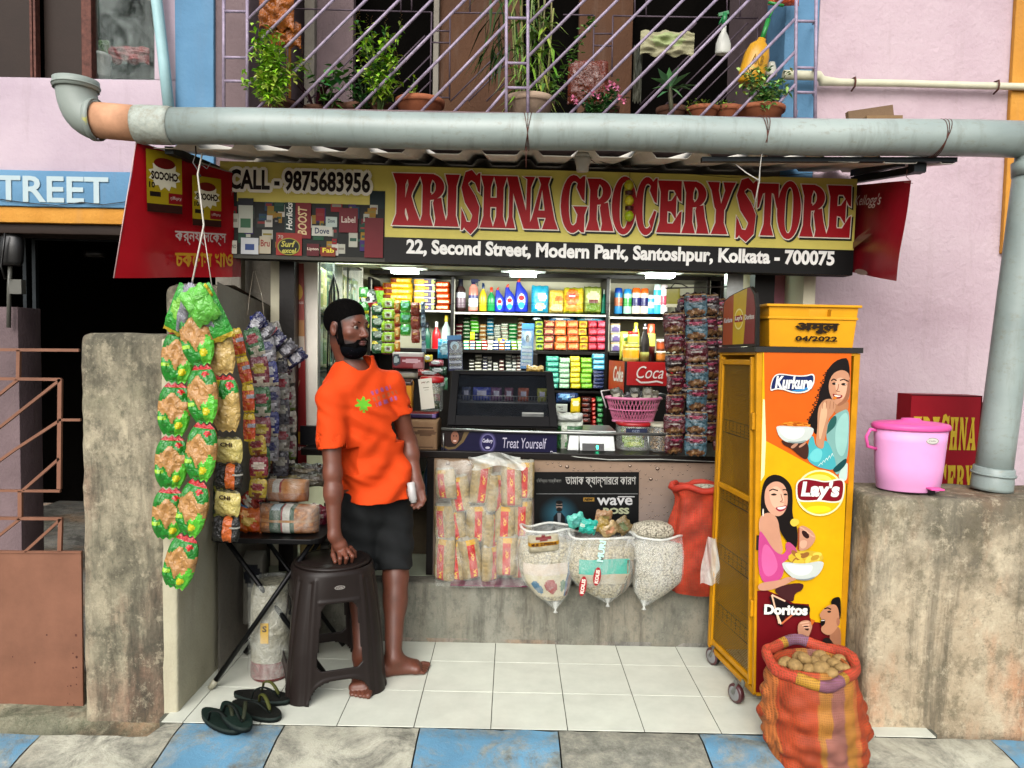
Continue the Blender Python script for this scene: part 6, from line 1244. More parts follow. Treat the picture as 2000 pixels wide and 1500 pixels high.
m.poly([(W_ * .03, .01), (W_ * .34, .01), (W_ * .34, H_ * .91), (W_ * .2, H_ * .88), (W_ * .06, H_ * .82), (W_ * .03, H_ * .74)], .0006, '#8a3f22'); m.poly([(W_ * .34, .01), (W_ * .66, .01), (W_ * .70, H_ * .5), (W_ * .72, H_ * .965), (W_ * .62, H_ * .95), (W_ * .34, H_ * .91)], .0008, '#a88a1c'); m.poly([(W_ * .66, .01), (W_ * .96, .01), (W_ * .955, H_ * .62), (W_ * .90, H_ * .84), (W_ * .80, H_ * .96), (W_ * .72, H_ * .965), (W_ * .70, H_ * .5)], .001, '#6f2a26')
m.ell(W_ * .51, H_ * .47, W_ * .13, H_ * .18, .0012, '#c7bd7a'); m.ell(W_ * .51, H_ * .47, W_ * .11, H_ * .155, .0014, '#b89a1c'); m.rect(W_ * .39, H_ * .42, W_ * .63, H_ * .53, .0016, '#7a1420'); m.text("Lay's", W_ * .41, H_ * .43, W_ * .20, H_ * .10, .0019, '#c2bdb0', bold=.04, res=2)
m.text('Kurkure', W_ * .06, H_ * .43, W_ * .26, H_ * .09, .0019, '#b5b0b0', bold=.04, res=2, shear=.2); m.text('Doritos', W_ * .68, H_ * .44, W_ * .26, H_ * .09, .0019, '#b5b0a8', bold=.04, res=2); m.build('card', 'print_sign', hc)
cr = thing('milk_crate', 'yellow plastic milk crate with black Devanagari stencil on top of the rack', 'crate', (1.25, 3.2, tz + .03))
z0 = FLt.z + .026; A, B = P(1505, 680, 3.09), P(1668, 676, 3.09); H_ = P(1505, 596, 3.09).z - z0; D_ = .27; flare = .012
m = MB('#b98210')
def crp(u, v, s_=0): return None
x0, x1, y0, y1 = A.x - .004, B.x - .008, 3.09, 3.09 + D_
def shell(x0, x1, y0, y1, z0, z1, f, hole=None):
 bt = [(x0, y0), (x1, y0), (x1, y1), (x0, y1)]; tp = [(x0 - f, y0 - f), (x1 + f, y0 - f), (x1 + f, y1 + f), (x0 - f, y1 + f)]; return bt, tp
bt_, tp_ = shell(x0, x1, y0, y1, z0, z0 + H_, flare)
for k in range(4):
 a, b = Vector((*bt_[k], z0)), Vector((*bt_[(k + 1) % 4], z0)); c, d = Vector((*tp_[(k + 1) % 4], z0 + H_)), Vector((*tp_[k], z0 + H_))
 def F(u, v, a=a, b=b, c=c, d=d): return a.lerp(b, u).lerp(d.lerp(c, u), v)
 nu, nv = 20, 12
 i = m.pts([F(q / nu, r / nv) for r in range(nv + 1) for q in range(nu + 1)])
 for r in range(nv):
  for q in range(nu):
   if 9 <= q < 14 and 9 <= r < 11 and k in (0, 2): continue
   m.fc((i + r * (nu + 1) + q, i + r * (nu + 1) + q + 1, i + (r + 1) * (nu + 1) + q + 1, i + (r + 1) * (nu + 1) + q))
m.box(x0 + .003, x1 - .003, y0 + .003, y1 - .003, z0, z0 + .004); m.build('crate_shell', 'crate_yellow', cr, solid=.004)
m = MB('#c0891a')
for zz_, ex in ((z0 + H_, .010), (z0 + H_ * .70, .004), (z0 + .004, -.006)):
 f = flare * (zz_ - z0) / H_ + ex; c4 = [(x0 - f, y0 - f), (x1 + f, y0 - f), (x1 + f, y1 + f), (x0 - f, y1 + f)]
 for k in range(4): m.bar((*c4[k], zz_), (*c4[(k + 1) % 4], zz_), .006, .010)
m.build('rim', 'crate_yellow', cr, bevel=.0015)
m = MB(); m.M = frame(Vector((x0 + .10, y0 - .0105, z0 + H_ * .14)), (1, 0, 0), (0, -flare / H_ * -1 * -1, 1)); m.text('04/2022', .0, .0, .175, .022, .004, '#20150a', bold=.04, res=2); m.text('अमूल', .0, .034, .175, .040, .004, '#20150a', bold=.06, res=2); m.build('stencil', 'print_flat', cr)
bk = thing('pedal_bin', 'bright pink pedal bin with a lid standing on the right concrete wall', 'bin', P(1772, 966, 3.03))
c = P(1772, 968, 3.03); c.z = .932; rb = 64 / FOC * 3.0; Hb = .248
simple('pink_plastic', '#d494c2', .38, grime=.06, scale=5, bump=.02); simple('pink_lid', '#c8508f', .35, grime=.08, scale=5, bump=.02)
m = MB(); m.lathe([(rb * .90, 0), (rb * .93, .004), (rb * .94, .03), (rb * .955, .032), (rb * 1.0, .10), (rb * 1.05, .2), (rb * 1.08, Hb)], 36, c, sy=.8); m.build('bin_body', 'pink_plastic', bk)
m = MB(); m.lathe([(rb * 1.12, Hb), (rb * 1.155, Hb + .004), (rb * 1.155, Hb + .016), (rb * 1.10, Hb + .024), (rb * .95, Hb + .028), (rb * .3, Hb + .036), (rb * .28, Hb + .044), (rb * .05, Hb + .046)], 36, c, sy=.8); m.build('lid', 'pink_lid', bk)
m = MB(); hx = c.x - rb * 1.06; m.tube([(hx + .01, c.y, c.z + Hb - .01), (hx - .03, c.y - .01, c.z + Hb - .004), (hx - .045, c.y - .01, c.z + Hb - .035), (hx - .035, c.y - .005, c.z + Hb - .075), (hx + .004, c.y, c.z + Hb - .085)], .007, 10); m.build('handle', 'pink_lid', bk)
m = MB('#b0407e'); m.box(c.x + .02, c.x + .075, c.y - rb * .8 - .03, c.y - rb * .7, c.z + .018, c.z + .026); m.build('pedal', 'pink_lid', bk, bevel=.003)
m = MB('#0f0a0c'); m.box(c.x + .028, c.x + .052, c.y - rb * .8 - .002, c.y - rb * .7, c.z + .0, c.z + .018); m.build('pedal_slot', 'plastic', bk)
m = MB(); m.M = frame((c.x + .028, c.y - rb * .845, c.z + Hb * .86), (1, 0, 0), (0, 0, 1)); m.ell(0, 0, .026, .014, 0, '#8f8d88'); m.ell(0, 0, .022, .010, .0005, '#b9b6ae'); m.text('Cello', -.014, -.004, .028, .008, .001, '#5a5a58', res=2, shear=.3); m.build('sticker', 'print_flat', bk)
sb_ = thing('spare_signboard', 'red board with yellow KRISHNA GROCERY lettering behind the pink bin', 'sign board', P(1840, 960, 3.45))
A, B, C = P(1768, 985, 3.40), P(1905, 985, 3.45), P(1766, 770, 3.40); m = MB(); W_ = (B - A).length; H_ = (C - A).length
m.M = frame(A, B - A, (0, 0, 1)); m.box(0, W_, 0, H_, -.10, 0, '#77101b'); m.rect(.0, H_ - .006, W_, H_, .001, '#3a0a10'); m.rect(W_ - .006, 0, W_, H_, .0012, '#3a0a10')
m.build('board', 'print_sign', sb_)
m = MB(); m.M = frame(A, B - A, (0, 0, 1)); Hl = H_ * .30; x = W_ * .06
for txt, y0_ in (('KRISHNA', H_ * .50), ('GROCERY', H_ * .06)):
 for k, ch in enumerate(txt): glyph(m, ch, W_ * (.04 + k * .130), y0_, W_ * .12, Hl, .0025 + (k % 2) * .0006, '#a58c28', 0)
tag(m.build('lettering', 'print_sign', sb_), kind='stuff')
m = MB(); q = P(1918, 800, 3.55); m.box(q.x - .03, q.x + .01, 3.46, 3.56, A.z, P(1918, 785, 3.55).z, '#6a0d18'); m.build('side_frame', 'print_sign', sb_)
# ================================================================ hanging strips of sachets
def strip(label, pts, n, wm, depth, designs, group, mat='wrap', rough=.006, gap=.97, twist=.12, seal=.09, nu=12, nv=14, name='packet_strip', texts=None, yaw=0, pinch=.12):
 """pts: photo points with depth, spaced into n packets from the top; wm: width in metres"""
 pts3 = [P(*p) for p in pts]; L_ = [0]
 for a, b in zip(pts3[:-1], pts3[1:]): L_.append(L_[-1] + (b - a).length)
 def at(t):
  s_ = t * L_[-1]
  for k in range(len(L_) - 1):
   if s_ <= L_[k + 1] + 1e-9: return pts3[k].lerp(pts3[k + 1], (s_ - L_[k]) / max(1e-6, L_[k + 1] - L_[k]))
  return pts3[-1]
 o = thing(name, label, 'packet strip', pts3[0], group); H = round(L_[-1] / n, 3)
 for i in range(n):
  a, b = at(i / n), at((i + 1) / n); d = (a - b).normalized(); key = designs[i % len(designs)]; kk = (label[:12], key[0], H, wm)
  mb = pack_mesh(kk, wm, H * gap, depth, key[1], 2.6, 2.4, nu, nv, seal, rough, seed=i % 3 * 5, pinch=pinch)
  x = Vector((math.cos(yaw + rnd.uniform(-twist, twist)), math.sin(yaw + rnd.uniform(-twist, twist)), 0)); x = (x - d * x.dot(d)).normalized(); y = d.cross(x)
  M = Matrix((x, y, d)).transposed()
  p_ = inst('packet', kk, mb, mat, o, b - pts3[0], M.to_euler())
  if texts and texts[i % len(texts)]:
   tx, tw, th, tv, tc = texts[i % len(texts)]; tm = MB(); tm.M = frame((-wm * tw / 2, -depth * .50 - .004, H * tv), (1, 0, 0), (0, 0, 1)); tm.text(tx, 0, 0, wm * tw, H * th, 0, tc, bold=.03, res=2)
   t_ = inst('lettering', (tx, kk), tm, 'print_flat', p_)
 return o
GH = 'strips of crisp packets hanging at the left pillar'
def chips(u, v):
 c = L('#a87c48')
 if v < .13: c = L('#1d7a22')
 e = .36 + .10 * math.sin(u * 9) + .05 * math.sin(u * 23)
 if v < e: c = L('#1c7d24') if u < .6 else L('#4fae2c')
 e2 = .74 - .09 * math.sin(u * 8 + 1)
 if v > e2: c = L('#1b7322')
 if .30 < v < .36 and u < .3: c = L('#8ab82a')
 if ((u - .72) / .13) ** 2 + ((v - .20) / .07) ** 2 < 1: c = L('#c2b81c')
 if ((u - .75) / .11) ** 2 + ((v - .86) / .05) ** 2 < 1: c = L('#b02018')
 if v > .945: c = L('#a0141a')
 k = 1 + .13 * nz(u * 9, v * 9); return tuple(min(1, x * k) for x in c[:3])
def chips_y(u, v):
 c = L('#b9ab62')
 if v > .94: c = L('#5a5638')
 k = 1 + .08 * nz(u * 6, v * 6); return tuple(min(1, x * k) for x in c[:3])
def chips_b(u, v):
 c = L('#12110f')
 if .45 < u < .72: c = L('#b5561c')
 if .55 < v < .62 and u > .7: c = L('#9a9a90')
 return c[:3]
def chips_t(u, v):
 c = L('#b4985a')
 if v > .66 + .06 * math.sin(u * 9): c = L('#1d7d26')
 if v > .8 and u < .4: c = L('#b9b21c')
 if ((u - .8) / .12) ** 2 + ((v - .84) / .06) ** 2 < 1: c = L('#b5201a')
 if v > .945: c = L('#a0141a')
 k = 1 + .13 * nz(u * 9, v * 9); return tuple(min(1, x * k) for x in c[:3])
strip('leftmost strip of green and tan crisp packets hanging in front of the pillar edge', [(352, 645, 2.83), (342, 760, 2.80), (336, 880, 2.79), (332, 960, 2.79), (326, 1052, 2.80)], 4, .118, .055, [('c', chips)], GH, rough=.012, twist=.35, pinch=.42, nu=24, nv=30)
strip('longest strip of green and tan crisp packets, second from the pillar', [(375, 600, 2.78), (392, 700, 2.77), (402, 780, 2.76), (396, 890, 2.75), (376, 1010, 2.76), (340, 1148, 2.78)], 5, .120, .06, [('c', chips)], GH, rough=.012, twist=.3, pinch=.42, nu=24, nv=30)
strip('two tan and green crisp packets hanging above the yellow ones', [(415, 620, 2.83), (436, 720, 2.83), (443, 842, 2.84)], 2, .120, .055, [('t', chips_t)], GH, rough=.012, twist=.2, pinch=.35, nu=24, nv=30)
strip('strip of pale yellow and black crisp packets with CH lettering', [(446, 852, 2.85), (448, 920, 2.86), (440, 1058, 2.87)], 4, .108, .045, [('y', chips_y), ('b', chips_b)], GH, rough=.008, texts=[('CHI', .42, .16, .66, '#2a1a12'), None], twist=.15)
o = thing('folded_crisp_packets', 'green and silver crisp packets folded over the rope at the pillar top', 'packets', P(372, 568, 2.8))
for k, (px, py, w_, h_, ry, c) in enumerate(((340, 652, .075, .165, .42, '#2c8a2a'), (428, 668, .10, .19, -.42, '#2f9030'), (354, 648, .035, .155, .26, '#77787f'), (410, 642, .035, .16, -.46, '#8a8a96'), (398, 588, .06, .045, -.5, '#b9a81c'), (412, 628, .075, .12, -.55, '#58a83a'))):
 w_ *= 1.35; h_ *= 1.15; mb = pack_mesh(('fold', k), w_, h_, .05, dsg(c, bands=[(0, .12, '#b39a2a')] if k < 2 else [(.4, .45, '#77787c')], labels=[(.5, .55, .35, .2, '#6fae3c')] if k < 2 else []), 2.4, 2.2, 12, 12, .08, .010, k)
 inst('packet', ('fold', k), mb, 'wrap', o, P(px, py, 2.80 - .012 * k) - P(372, 568, 2.8), (.1, ry, rnd.uniform(-.2, .2)))
m = MB('#a8a49a'); m.tube([P(395, 300, 3.08), P(386, 340, 3.0), P(398, 440, 2.9), P(372, 568, 2.8)], .0035, 6); m.tube([P(396, 440, 2.9), P(414, 560, 2.86)], .002, 5); tag(m.build('hanging_rope', 'plastic', base=P(395, 300, 3.08)), 'thin white rope holding the green crisp packets', 'rope')
m = MB('#1c1a18'); m.tube([P(382, 285, 3.06), P(383, 300, 3.06), P(377, 318, 3.04), P(385, 330, 3.04), P(392, 345, 3.02)], .003, 5); m.tube([P(392, 320, 3.03), P(404, 330, 3.03), P(412, 318, 3.03)], .002, 5); tag(m.build('wire_hook', 'plastic', base=P(382, 285, 3.06)), 'twisted dark wire hook holding the rope under the awning', 'hook')
GI = 'strips of small sachets hanging along the side wall'
fr_ = lambda u, v: (lambda c: tuple(c[:3]))(L('#b59a1c') if v > .82 or v < .08 else L('#8a8a90') if .50 < v < .62 and u > .4 else L('#a83c14') if nz(u * 14, v * 16) > -.2 else L('#c27a2a'))
strip('strip of orange fried snack sachets right of the green crisp packets', [(458, 640, 3.0), (472, 700, 3.0), (486, 760, 2.98), (487, 862, 2.98)], 4, .050, .02, [('o', fr_)], GI, twist=.1)
def dk(base, l1, l2): return dsg(base, bands=[(.0, .08, l2)], labels=[(.5, .6, .35, .16, l1), (.5, .25, .3, .12, l2)])
specs = [('strip of green and maroon sachets beside the orange snack strip', [(488, 640, 3.12), (506, 700, 3.1), (512, 800, 3.1), (508, 930, 3.1)], 5, .062, [('g', dk('#1c4a22', '#6a1a22', '#8f8a7a')), ('m', dk('#5a1a24', '#8a7a2a', '#a39a8a'))]),
         ('strip of silver and blue sachets with a loop of string, next to the wall', [(497, 612, 3.3), (520, 660, 3.3), (532, 760, 3.28), (530, 900, 3.28)], 6, .058, [('b', dk('#16205a', '#8a8a8f', '#a8a090')), ('s', dk('#5a5a5e', '#20244a', '#9a9a9e'))]),
         ('strip of yellow and brown sachets hanging lowest over the table', [(500, 850, 3.05), (508, 910, 3.05), (502, 975, 3.05)], 3, .06, [('y', dk('#8f7a1c', '#6a1a1c', '#5a2a12')), ('r', dk('#6a1420', '#a89a8a', '#8a6a1a'))]),
         ('strip of grey patterned sachets in the middle of the side wall', [(530, 628, 3.38), (548, 700, 3.38), (552, 800, 3.36), (548, 930, 3.36)], 6, .058, [('g', dk('#57554f', '#6a1c26', '#8f8f86')), ('k', dk('#2a2a30', '#7a7a70', '#4a4a50'))]),
         ('strip of white and maroon sachets closest to the shop post', [(548, 660, 3.5), (562, 720, 3.5), (565, 820, 3.48), (562, 945, 3.46)], 6, .060, [('w', dk('#7d7a70', '#5a1426', '#4a5a20')), ('w2', dk('#8a877c', '#3a1420', '#3a3a36'))]),
         ('strip of brown sachets hanging behind the patterned ones', [(515, 690, 3.45), (522, 780, 3.45), (520, 930, 3.45)], 5, .055, [('n', dk('#3a1c1c', '#8a7a3a', '#6a6a6a')), ('n2', dk('#1c1c2a', '#6a5a5a', '#8a8a8a'))]),
         ('strip of dark green sachets behind the table corner', [(430, 930, 3.15), (428, 990, 3.15), (432, 1036, 3.15)], 2, .05, [('q', dk('#1c3322', '#8a8a3a', '#2a2a2a'))])]
for lb, pt, n, wm, ds in specs: strip(lb, pt, n, round(wm * 1.25, 3), .024, ds, GI, rough=.007, nu=9, nv=9, twist=.3)
o = thing('draped_sachets', 'dark blue and silver sachets draped over the string by the side wall', 'sachets', P(500, 610, 3.3))
for k in range(5):
 mb = pack_mesh(('drp', k % 2), .06, .12, .03, dk(['#14183a', '#3a3a40'][k % 2], '#8a8a90', '#a39a80'), 2.4, 2.2, 9, 9, .07, .010); inst('sachet', ('drp', k % 2), mb, 'wrap', o, P(485 + 17 * k, 660 + 14 * k, 3.28 + .03 * k) - P(500, 610, 3.3), (.0, .55 + .1 * k, rnd.uniform(-.3, .3)))
m = MB('#6a6254'); m.tube([P(495, 530, 3.5), P(487, 580, 3.35), P(484, 615, 3.3)], .0015, 5); m.tube([P(498, 530, 3.5), P(512, 580, 3.35), P(516, 620, 3.3)], .0015, 5); tag(m.build('string', 'plastic', base=P(495, 530, 3.5)), 'thin brown string above the silver sachets', 'string')
GJ = 'sachet strips hanging inside the shop behind the man'
YH = 4.35
for lb, px0, px1, y0, y1, n, wpx, ds in (
 ('dark green and white sachet strip right behind the man', 738, 738, 590, 690, 4, 24, [('a', dsg('#1a4a2a', labels=[(.5, .5, .38, .3, '#9aa89a'), (.2, .85, .3, .1, '#b5a31c')]))]),
 ('lime green sachet strip with maroon seals behind the man', 759, 758, 582, 692, 5, 27, [('b', dsg('#86ad1c', bands=[(.0, .1, '#5d1a2a')], labels=[(.5, .5, .3, .28, '#b9c2a0'), (.5, .5, .2, .12, '#4a1a1c')]))]),
 ('narrow orange and gold sachet strip behind the lime one', 776, 776, 586, 690, 4, 12, [('c', dsg('#b5741c', bands=[(.0, .3, '#9a2a1a')], labels=[(.5, .6, .3, .2, '#c9b86a')]))]),
 ('bright green sachet strip between the gold and the brick red ones', 792, 792, 586, 656, 3, 21, [('d', dsg('#2f9a2c', bands=[(.0, .12, '#7fc05a')], labels=[(.5, .6, .35, .2, '#7ac4a8')]))]),
 ('brick red sachet strip hanging by the second shelf', 811, 812, 590, 670, 3, 18, [('e', dsg('#7d2a14', bands=[(.46, .54, '#a8441c')], labels=[(.5, .7, .2, .1, '#b8843a')]))]),
 ('slim grey blue sachet strip, rightmost of the strips behind the man', 826, 828, 588, 690, 4, 9, [('f', dsg('#4f6478', bands=[(.4, .6, '#8fa3b0')]))]),
 ('short black and white sachet strip touching the yellow biscuits', 716, 722, 566, 600, 1, 34, [('g', dsg('#1a2a1c', bands=[(.0, .3, '#9a1c2a')], labels=[(.5, .55, .35, .3, '#b9b9b9'), (.5, .5, .15, .2, '#111111')]))]),
 ('green and yellow sachet strip above the man\'s shoulder', 710, 712, 560, 640, 3, 20, [('h', dsg('#2f7a2a', bands=[(.0, .3, '#b9b01c')], labels=[(.5, .65, .3, .2, '#a8c4a8')]))])):
 strip(lb, [(px0, y0, YH), (px1, y1, YH)], n, round(wpx / FOC * YH, 3), .02, ds, GJ, rough=.005, nu=8, nv=8, twist=.2)
GK = 'maroon spice sachet strips in front of the counter'
def spice(kind):
 base = {'m': '#4a101c', 'b': '#3f5f6c', 'y': '#8f8040', 'r': '#5a1418', 'd': '#1f0c12'}[kind]
 def f(u, v):
  c = L(base)
  if v < .34 and ((u - .5) / .42) ** 2 + ((v - .12) / .17) ** 2 < 1: c = L('#6b4a2e')
  if v < .34 and ((u - .42) / .16) ** 2 + ((v - .14) / .07) ** 2 < 1: c = L('#8c6a44')
  if ((u - .5) / .47) ** 2 + ((v - .72) / .16) ** 2 < 1: c = L('#3c0f1e')
  if ((u - .5) / .30) ** 2 + ((v - .70) / .05) ** 2 < 1: c = L('#9c3c58')
  if .90 < v < .95: c = L('#7d6440')
  if v >= .95: c = L('#1a0a10')
  if .42 < v < .50 and .2 < u < .75: c = L('#8f8a82') if kind != 'b' else L('#1f4048')
  k = (1 + .2 * nz(u * 9, v * 9 + ord(kind))) * .72; return tuple(min(1, x * k) for x in c[:3])
 return (kind, f)
for lb, x, y0, y1, n, wpx, ks, yy in (
 ('outermost left maroon spice sachet strip, nearest the peanut jar', 1316, 608, 885, 7, 36, 'mmdmmmm', 3.66), ('maroon and olive spice sachet strip, second from the left', 1338, 575, 780, 5, 34, 'dyymd', 3.69), ('strip alternating pale blue spice sachets down its whole length', 1358, 570, 890, 7, 36, 'bbmbbbb', 3.64),
 ('plum spice sachet strip right of the pale blue one', 1383, 572, 862, 7, 34, 'dmdmrmm', 3.67), ('red and yellow spice sachet strip half hidden by the snack rack', 1404, 580, 880, 8, 24, 'ryrr', 3.70)):
 strip(lb, [(x, y0, yy), (x + 4, (y0 + y1) / 2, yy), (x, y1, yy)], n, round(wpx * 1.22 / FOC * yy, 3), .034, [spice(k) for k in ks], GK, rough=.012, nu=14, nv=16, twist=.55)
put('olive_card', 'oc', 'olive yellow card at the top of the maroon sachet strips', 'card', 1301, 1327, 562, 600, 3.68, .006, dsg('#74701c', bands=[(0, .1, '#b5b59a')]), None, mat='plastic')
m = MB('#2a2622'); m.tube([P(1310, 562, 3.7), P(1318, 553, 3.7), P(1332, 555, 3.7), P(1345, 562, 3.7)], .003, 5); m.tube([P(1300, 563, 3.68), P(1420, 560, 3.68)], .004, 6); tag(m.build('strip_hanger', 'plastic', base=P(1340, 560, 3.68)), 'dark wire hanger carrying the maroon sachet strips', 'hanger')
# ================================================================ signed distance modelling
class SDF:
 def __init__(s, lo, hi, h):
  s.lo = np.array(lo, float); s.h = h; s.n = np.ceil((np.array(hi) - s.lo) / h).astype(int) + 1
  s.D = np.full(tuple(s.n), .2, np.float32)
 def blk(s, lo, hi):
  a = np.clip(np.floor((np.array(lo) - s.lo) / s.h).astype(int), 0, s.n - 1); b = np.clip(np.ceil((np.array(hi) - s.lo) / s.h).astype(int) + 1, 1, s.n)
  ax = [(s.lo[i] + s.h * np.arange(a[i], b[i])).astype(np.float32) for i in range(3)]
  return (slice(a[0], b[0]), slice(a[1], b[1]), slice(a[2], b[2])), ax[0][:, None, None], ax[1][None, :, None], ax[2][None, None, :]
 def op(s, fn, lo, hi, k=.01, sub=False):
  mg = max(k, .004) * 2.2 + s.h * 2 + (.03 if not sub else 0)
  sl, x, y, z = s.blk(np.array(lo) - mg, np.array(hi) + mg)
  if 0 in s.D[sl].shape: return
  d = fn(x, y, z); D = s.D[sl]
  if sub: d = -d; hh = np.clip(.5 + .5 * (d - D) / k, 0, 1); s.D[sl] = D + (d - D) * hh + k * hh * (1 - hh)
  else: hh = np.clip(.5 + .5 * (D - d) / k, 0, 1); s.D[sl] = D + (d - D) * hh - k * hh * (1 - hh)
 def cap(s, a, b, ra, rb=None, k=.012, sub=False, flat=None):
  a = np.array(a, float); b = np.array(b, float); rb = ra if rb is None else rb; r = max(ra, rb); d = b - a; L2 = max(d @ d, 1e-9)
  def fn(x, y, z):
   px, py, pz = x - a[0], y - a[1], z - a[2]; t = np.clip((px * d[0] + py * d[1] + pz * d[2]) / L2, 0, 1)
   qx, qy, qz = px - t * d[0], py - t * d[1], pz - t * d[2]
   if flat is not None:
    f = np.array(flat[0], float); f = f / np.linalg.norm(f); c = qx * f[0] + qy * f[1] + qz * f[2]; m_ = (1 / flat[1] - 1)
    qx, qy, qz = qx + f[0] * c * m_, qy + f[1] * c * m_, qz + f[2] * c * m_
    return (np.sqrt(qx * qx + qy * qy + qz * qz) - (ra + (rb - ra) * t)) * .8
   return np.sqrt(qx * qx + qy * qy + qz * qz) - (ra + (rb - ra) * t)
  s.op(fn, np.minimum(a, b) - r, np.maximum(a, b) + r, k, sub)
 def ell(s, c, r, R=None, k=.01, sub=False):
  c = np.array(c, float); r = np.array(r, float); m_ = r.max()
  def fn(x, y, z):
   px, py, pz = x - c[0], y - c[1], z - c[2]
   if R is not None:
    A = np.array(R).T; px, py, pz = A[0, 0] * px + A[0, 1] * py + A[0, 2] * pz, A[1, 0] * px + A[1, 1] * py + A[1, 2] * pz, A[2, 0] * px + A[2, 1] * py + A[2, 2] * pz
   k0 = np.sqrt((px / r[0]) ** 2 + (py / r[1]) ** 2 + (pz / r[2]) ** 2); k1 = np.sqrt((px / r[0] ** 2) ** 2 + (py / r[1] ** 2) ** 2 + (pz / r[2] ** 2) ** 2) + 1e-6
   return k0 * (k0 - 1) / k1
  s.op(fn, c - m_, c + m_, k, sub)
 def mesh(s):
  D = s.D; S = D < 0; n = D.shape
  cnt = np.zeros(tuple(np.array(n) - 1), np.int8)
  for i in (0, 1):
   for j in (0, 1):
    for k in (0, 1): cnt += S[i:n[0] - 1 + i, j:n[1] - 1 + j, k:n[2] - 1 + k]
  ac = (cnt > 0) & (cnt < 8); idx = np.full(cnt.shape, -1, np.int64); A = np.argwhere(ac); idx[ac] = np.arange(len(A))
  pos = np.zeros((len(A), 3)); nn = np.zeros(len(A)); cs = [(i, j, k) for i in (0, 1) for j in (0, 1) for k in (0, 1)]
  for c0 in cs:
   for ax in range(3):
    if c0[ax]: continue
    c1 = list(c0); c1[ax] = 1; d0 = D[A[:, 0] + c0[0], A[:, 1] + c0[1], A[:, 2] + c0[2]]; d1 = D[A[:, 0] + c1[0], A[:, 1] + c1[1], A[:, 2] + c1[2]]
    m_ = (d0 < 0) != (d1 < 0); t = np.where(m_, d0 / np.where(m_, d0 - d1, 1), 0); p = np.tile(np.array(c0, float), (len(A), 1)); p[:, ax] += t
    pos += p * m_[:, None]; nn += m_
  V = s.lo + s.h * (A + pos / nn[:, None]); F = []
  for ax in range(3):
   sa = [slice(0, n[0]), slice(0, n[1]), slice(0, n[2])]; sb = list(sa); sa[ax] = slice(0, n[ax] - 1); sb[ax] = slice(1, n[ax])
   ch = S[tuple(sa)] != S[tuple(sb)]; E = np.argwhere(ch); u, v = [(1, 2), (2, 0), (0, 1)][ax]
   E = E[(E[:, u] > 0) & (E[:, v] > 0) & (E[:, u] < n[u] - 1) & (E[:, v] < n[v] - 1)]
   ins = S[E[:, 0], E[:, 1], E[:, 2]]
   def cell(du, dv): q = E.copy(); q[:, u] -= du; q[:, v] -= dv; return idx[q[:, 0], q[:, 1], q[:, 2]]
   q = np.stack([cell(1, 1), cell(0, 1), cell(0, 0), cell(1, 0)], 1); q[~ins] = q[~ins][:, ::-1]; F.append(q)
  return V, np.concatenate(F)
 def build(s, name, mat, parent=None, colfn=None, base=None, smooth_it=1):
  V, F = s.mesh(); off = np.array(wloc(parent) if parent is not None else (base or (0, 0, 0)))
  me = bpy.data.meshes.new(name); me.vertices.add(len(V)); me.vertices.foreach_set('co', (V - off).astype(np.float32).ravel())
  me.loops.add(F.size); me.loops.foreach_set('vertex_index', F.astype(np.int32).ravel()); me.polygons.add(len(F)); me.polygons.foreach_set('loop_start', np.arange(0, F.size, 4, dtype=np.int32)); me.polygons.foreach_set('use_smooth', np.ones(len(F), bool)); me.update(calc_edges=True)
  if colfn is not None:
   c = colfn(V); ca = me.color_attributes.new('Col', 'FLOAT_COLOR', 'POINT'); ca.data.foreach_set('color', np.concatenate([c, np.ones((len(c), 1))], 1).astype(np.float32).ravel())
  me.materials.append(MATS[mat]); o = bpy.data.objects.new(name, me); COL.objects.link(o)
  if parent is not None: o.parent = parent
  elif base is not None: o.location = base
  if smooth_it: md = o.modifiers.new('smooth', 'SMOOTH'); md.factor = .5; md.iterations = smooth_it
  return o
# ================================================================ puffed rice packets and bags
def rice_mat(name, c1, c2, dark, scale=95):
 t = NT(name); v = t.n('ShaderNodeTexVoronoi'); v.inputs['Scale'].default_value = scale; t.l(t.coord(), v.inputs['Vector'])
 c = t.ramp(v.outputs['Distance'], [(.0, c1), (.45, c2), (.8, dark)]); b = t.bump(v.outputs['Distance'], -.9 if False else .9, -.006 if False else .006)
 c = t.mix(t.ramp(t.noise(7, 4, .6), [(.4, (0, 0, 0)), (.7, (.4,) * 3)]), c, c2)
 MATS[name] = t.set(c, .6, 0, b, .3)
rice_mat('puffed_rice', '#b0a88c', '#998f72', '#655c46'); rice_mat('white_rice', '#b8b3a2', '#a09b8a', '#5f5b50', 120); rice_mat('brown_rice', '#8f7050', '#a3835e', '#5a4430', 120)
glassy('thin_film', '#d8dcd4', .13, .2, .5, 14)
attr_mat('rice_wrap', .3, bump=.8, bscale=60, grime=.2, dist=.006)
big = thing('puffed_rice_bag', 'large clear bag of red striped puffed rice packets leaning on the counter', 'bag', P(948, 1140, 3.62))
def moori(u, v):
 k = 1 + .45 * nz(u * 26, v * 60, 3.3); c = L('#8f7d55')
 if .28 < u < .66: c = L('#b01a18'); k = 1
 if v > .86: c = L('#b58a1c') if .3 < u < .7 else c
 if v < .06 or v > .95: c = L('#8a8678')
 return tuple(min(1, x * k) for x in c[:3])
rowsM = [((875, 915, 975), (905, 930, 1000), (935, 905, 985), (965, 925, 1000), (1000, 905, 990), (1022, 900, 975)), ((872, 985, 1060), (900, 990, 1065), (930, 985, 1060), (957, 1000, 1075), (985, 985, 1060), (1018, 975, 1050)),
         ((868, 1050, 1135), (896, 1055, 1135), (925, 1050, 1130), (955, 1065, 1135), (990, 1050, 1125), (1019, 1050, 1130))]
tm = MB(); Yb = 3.66
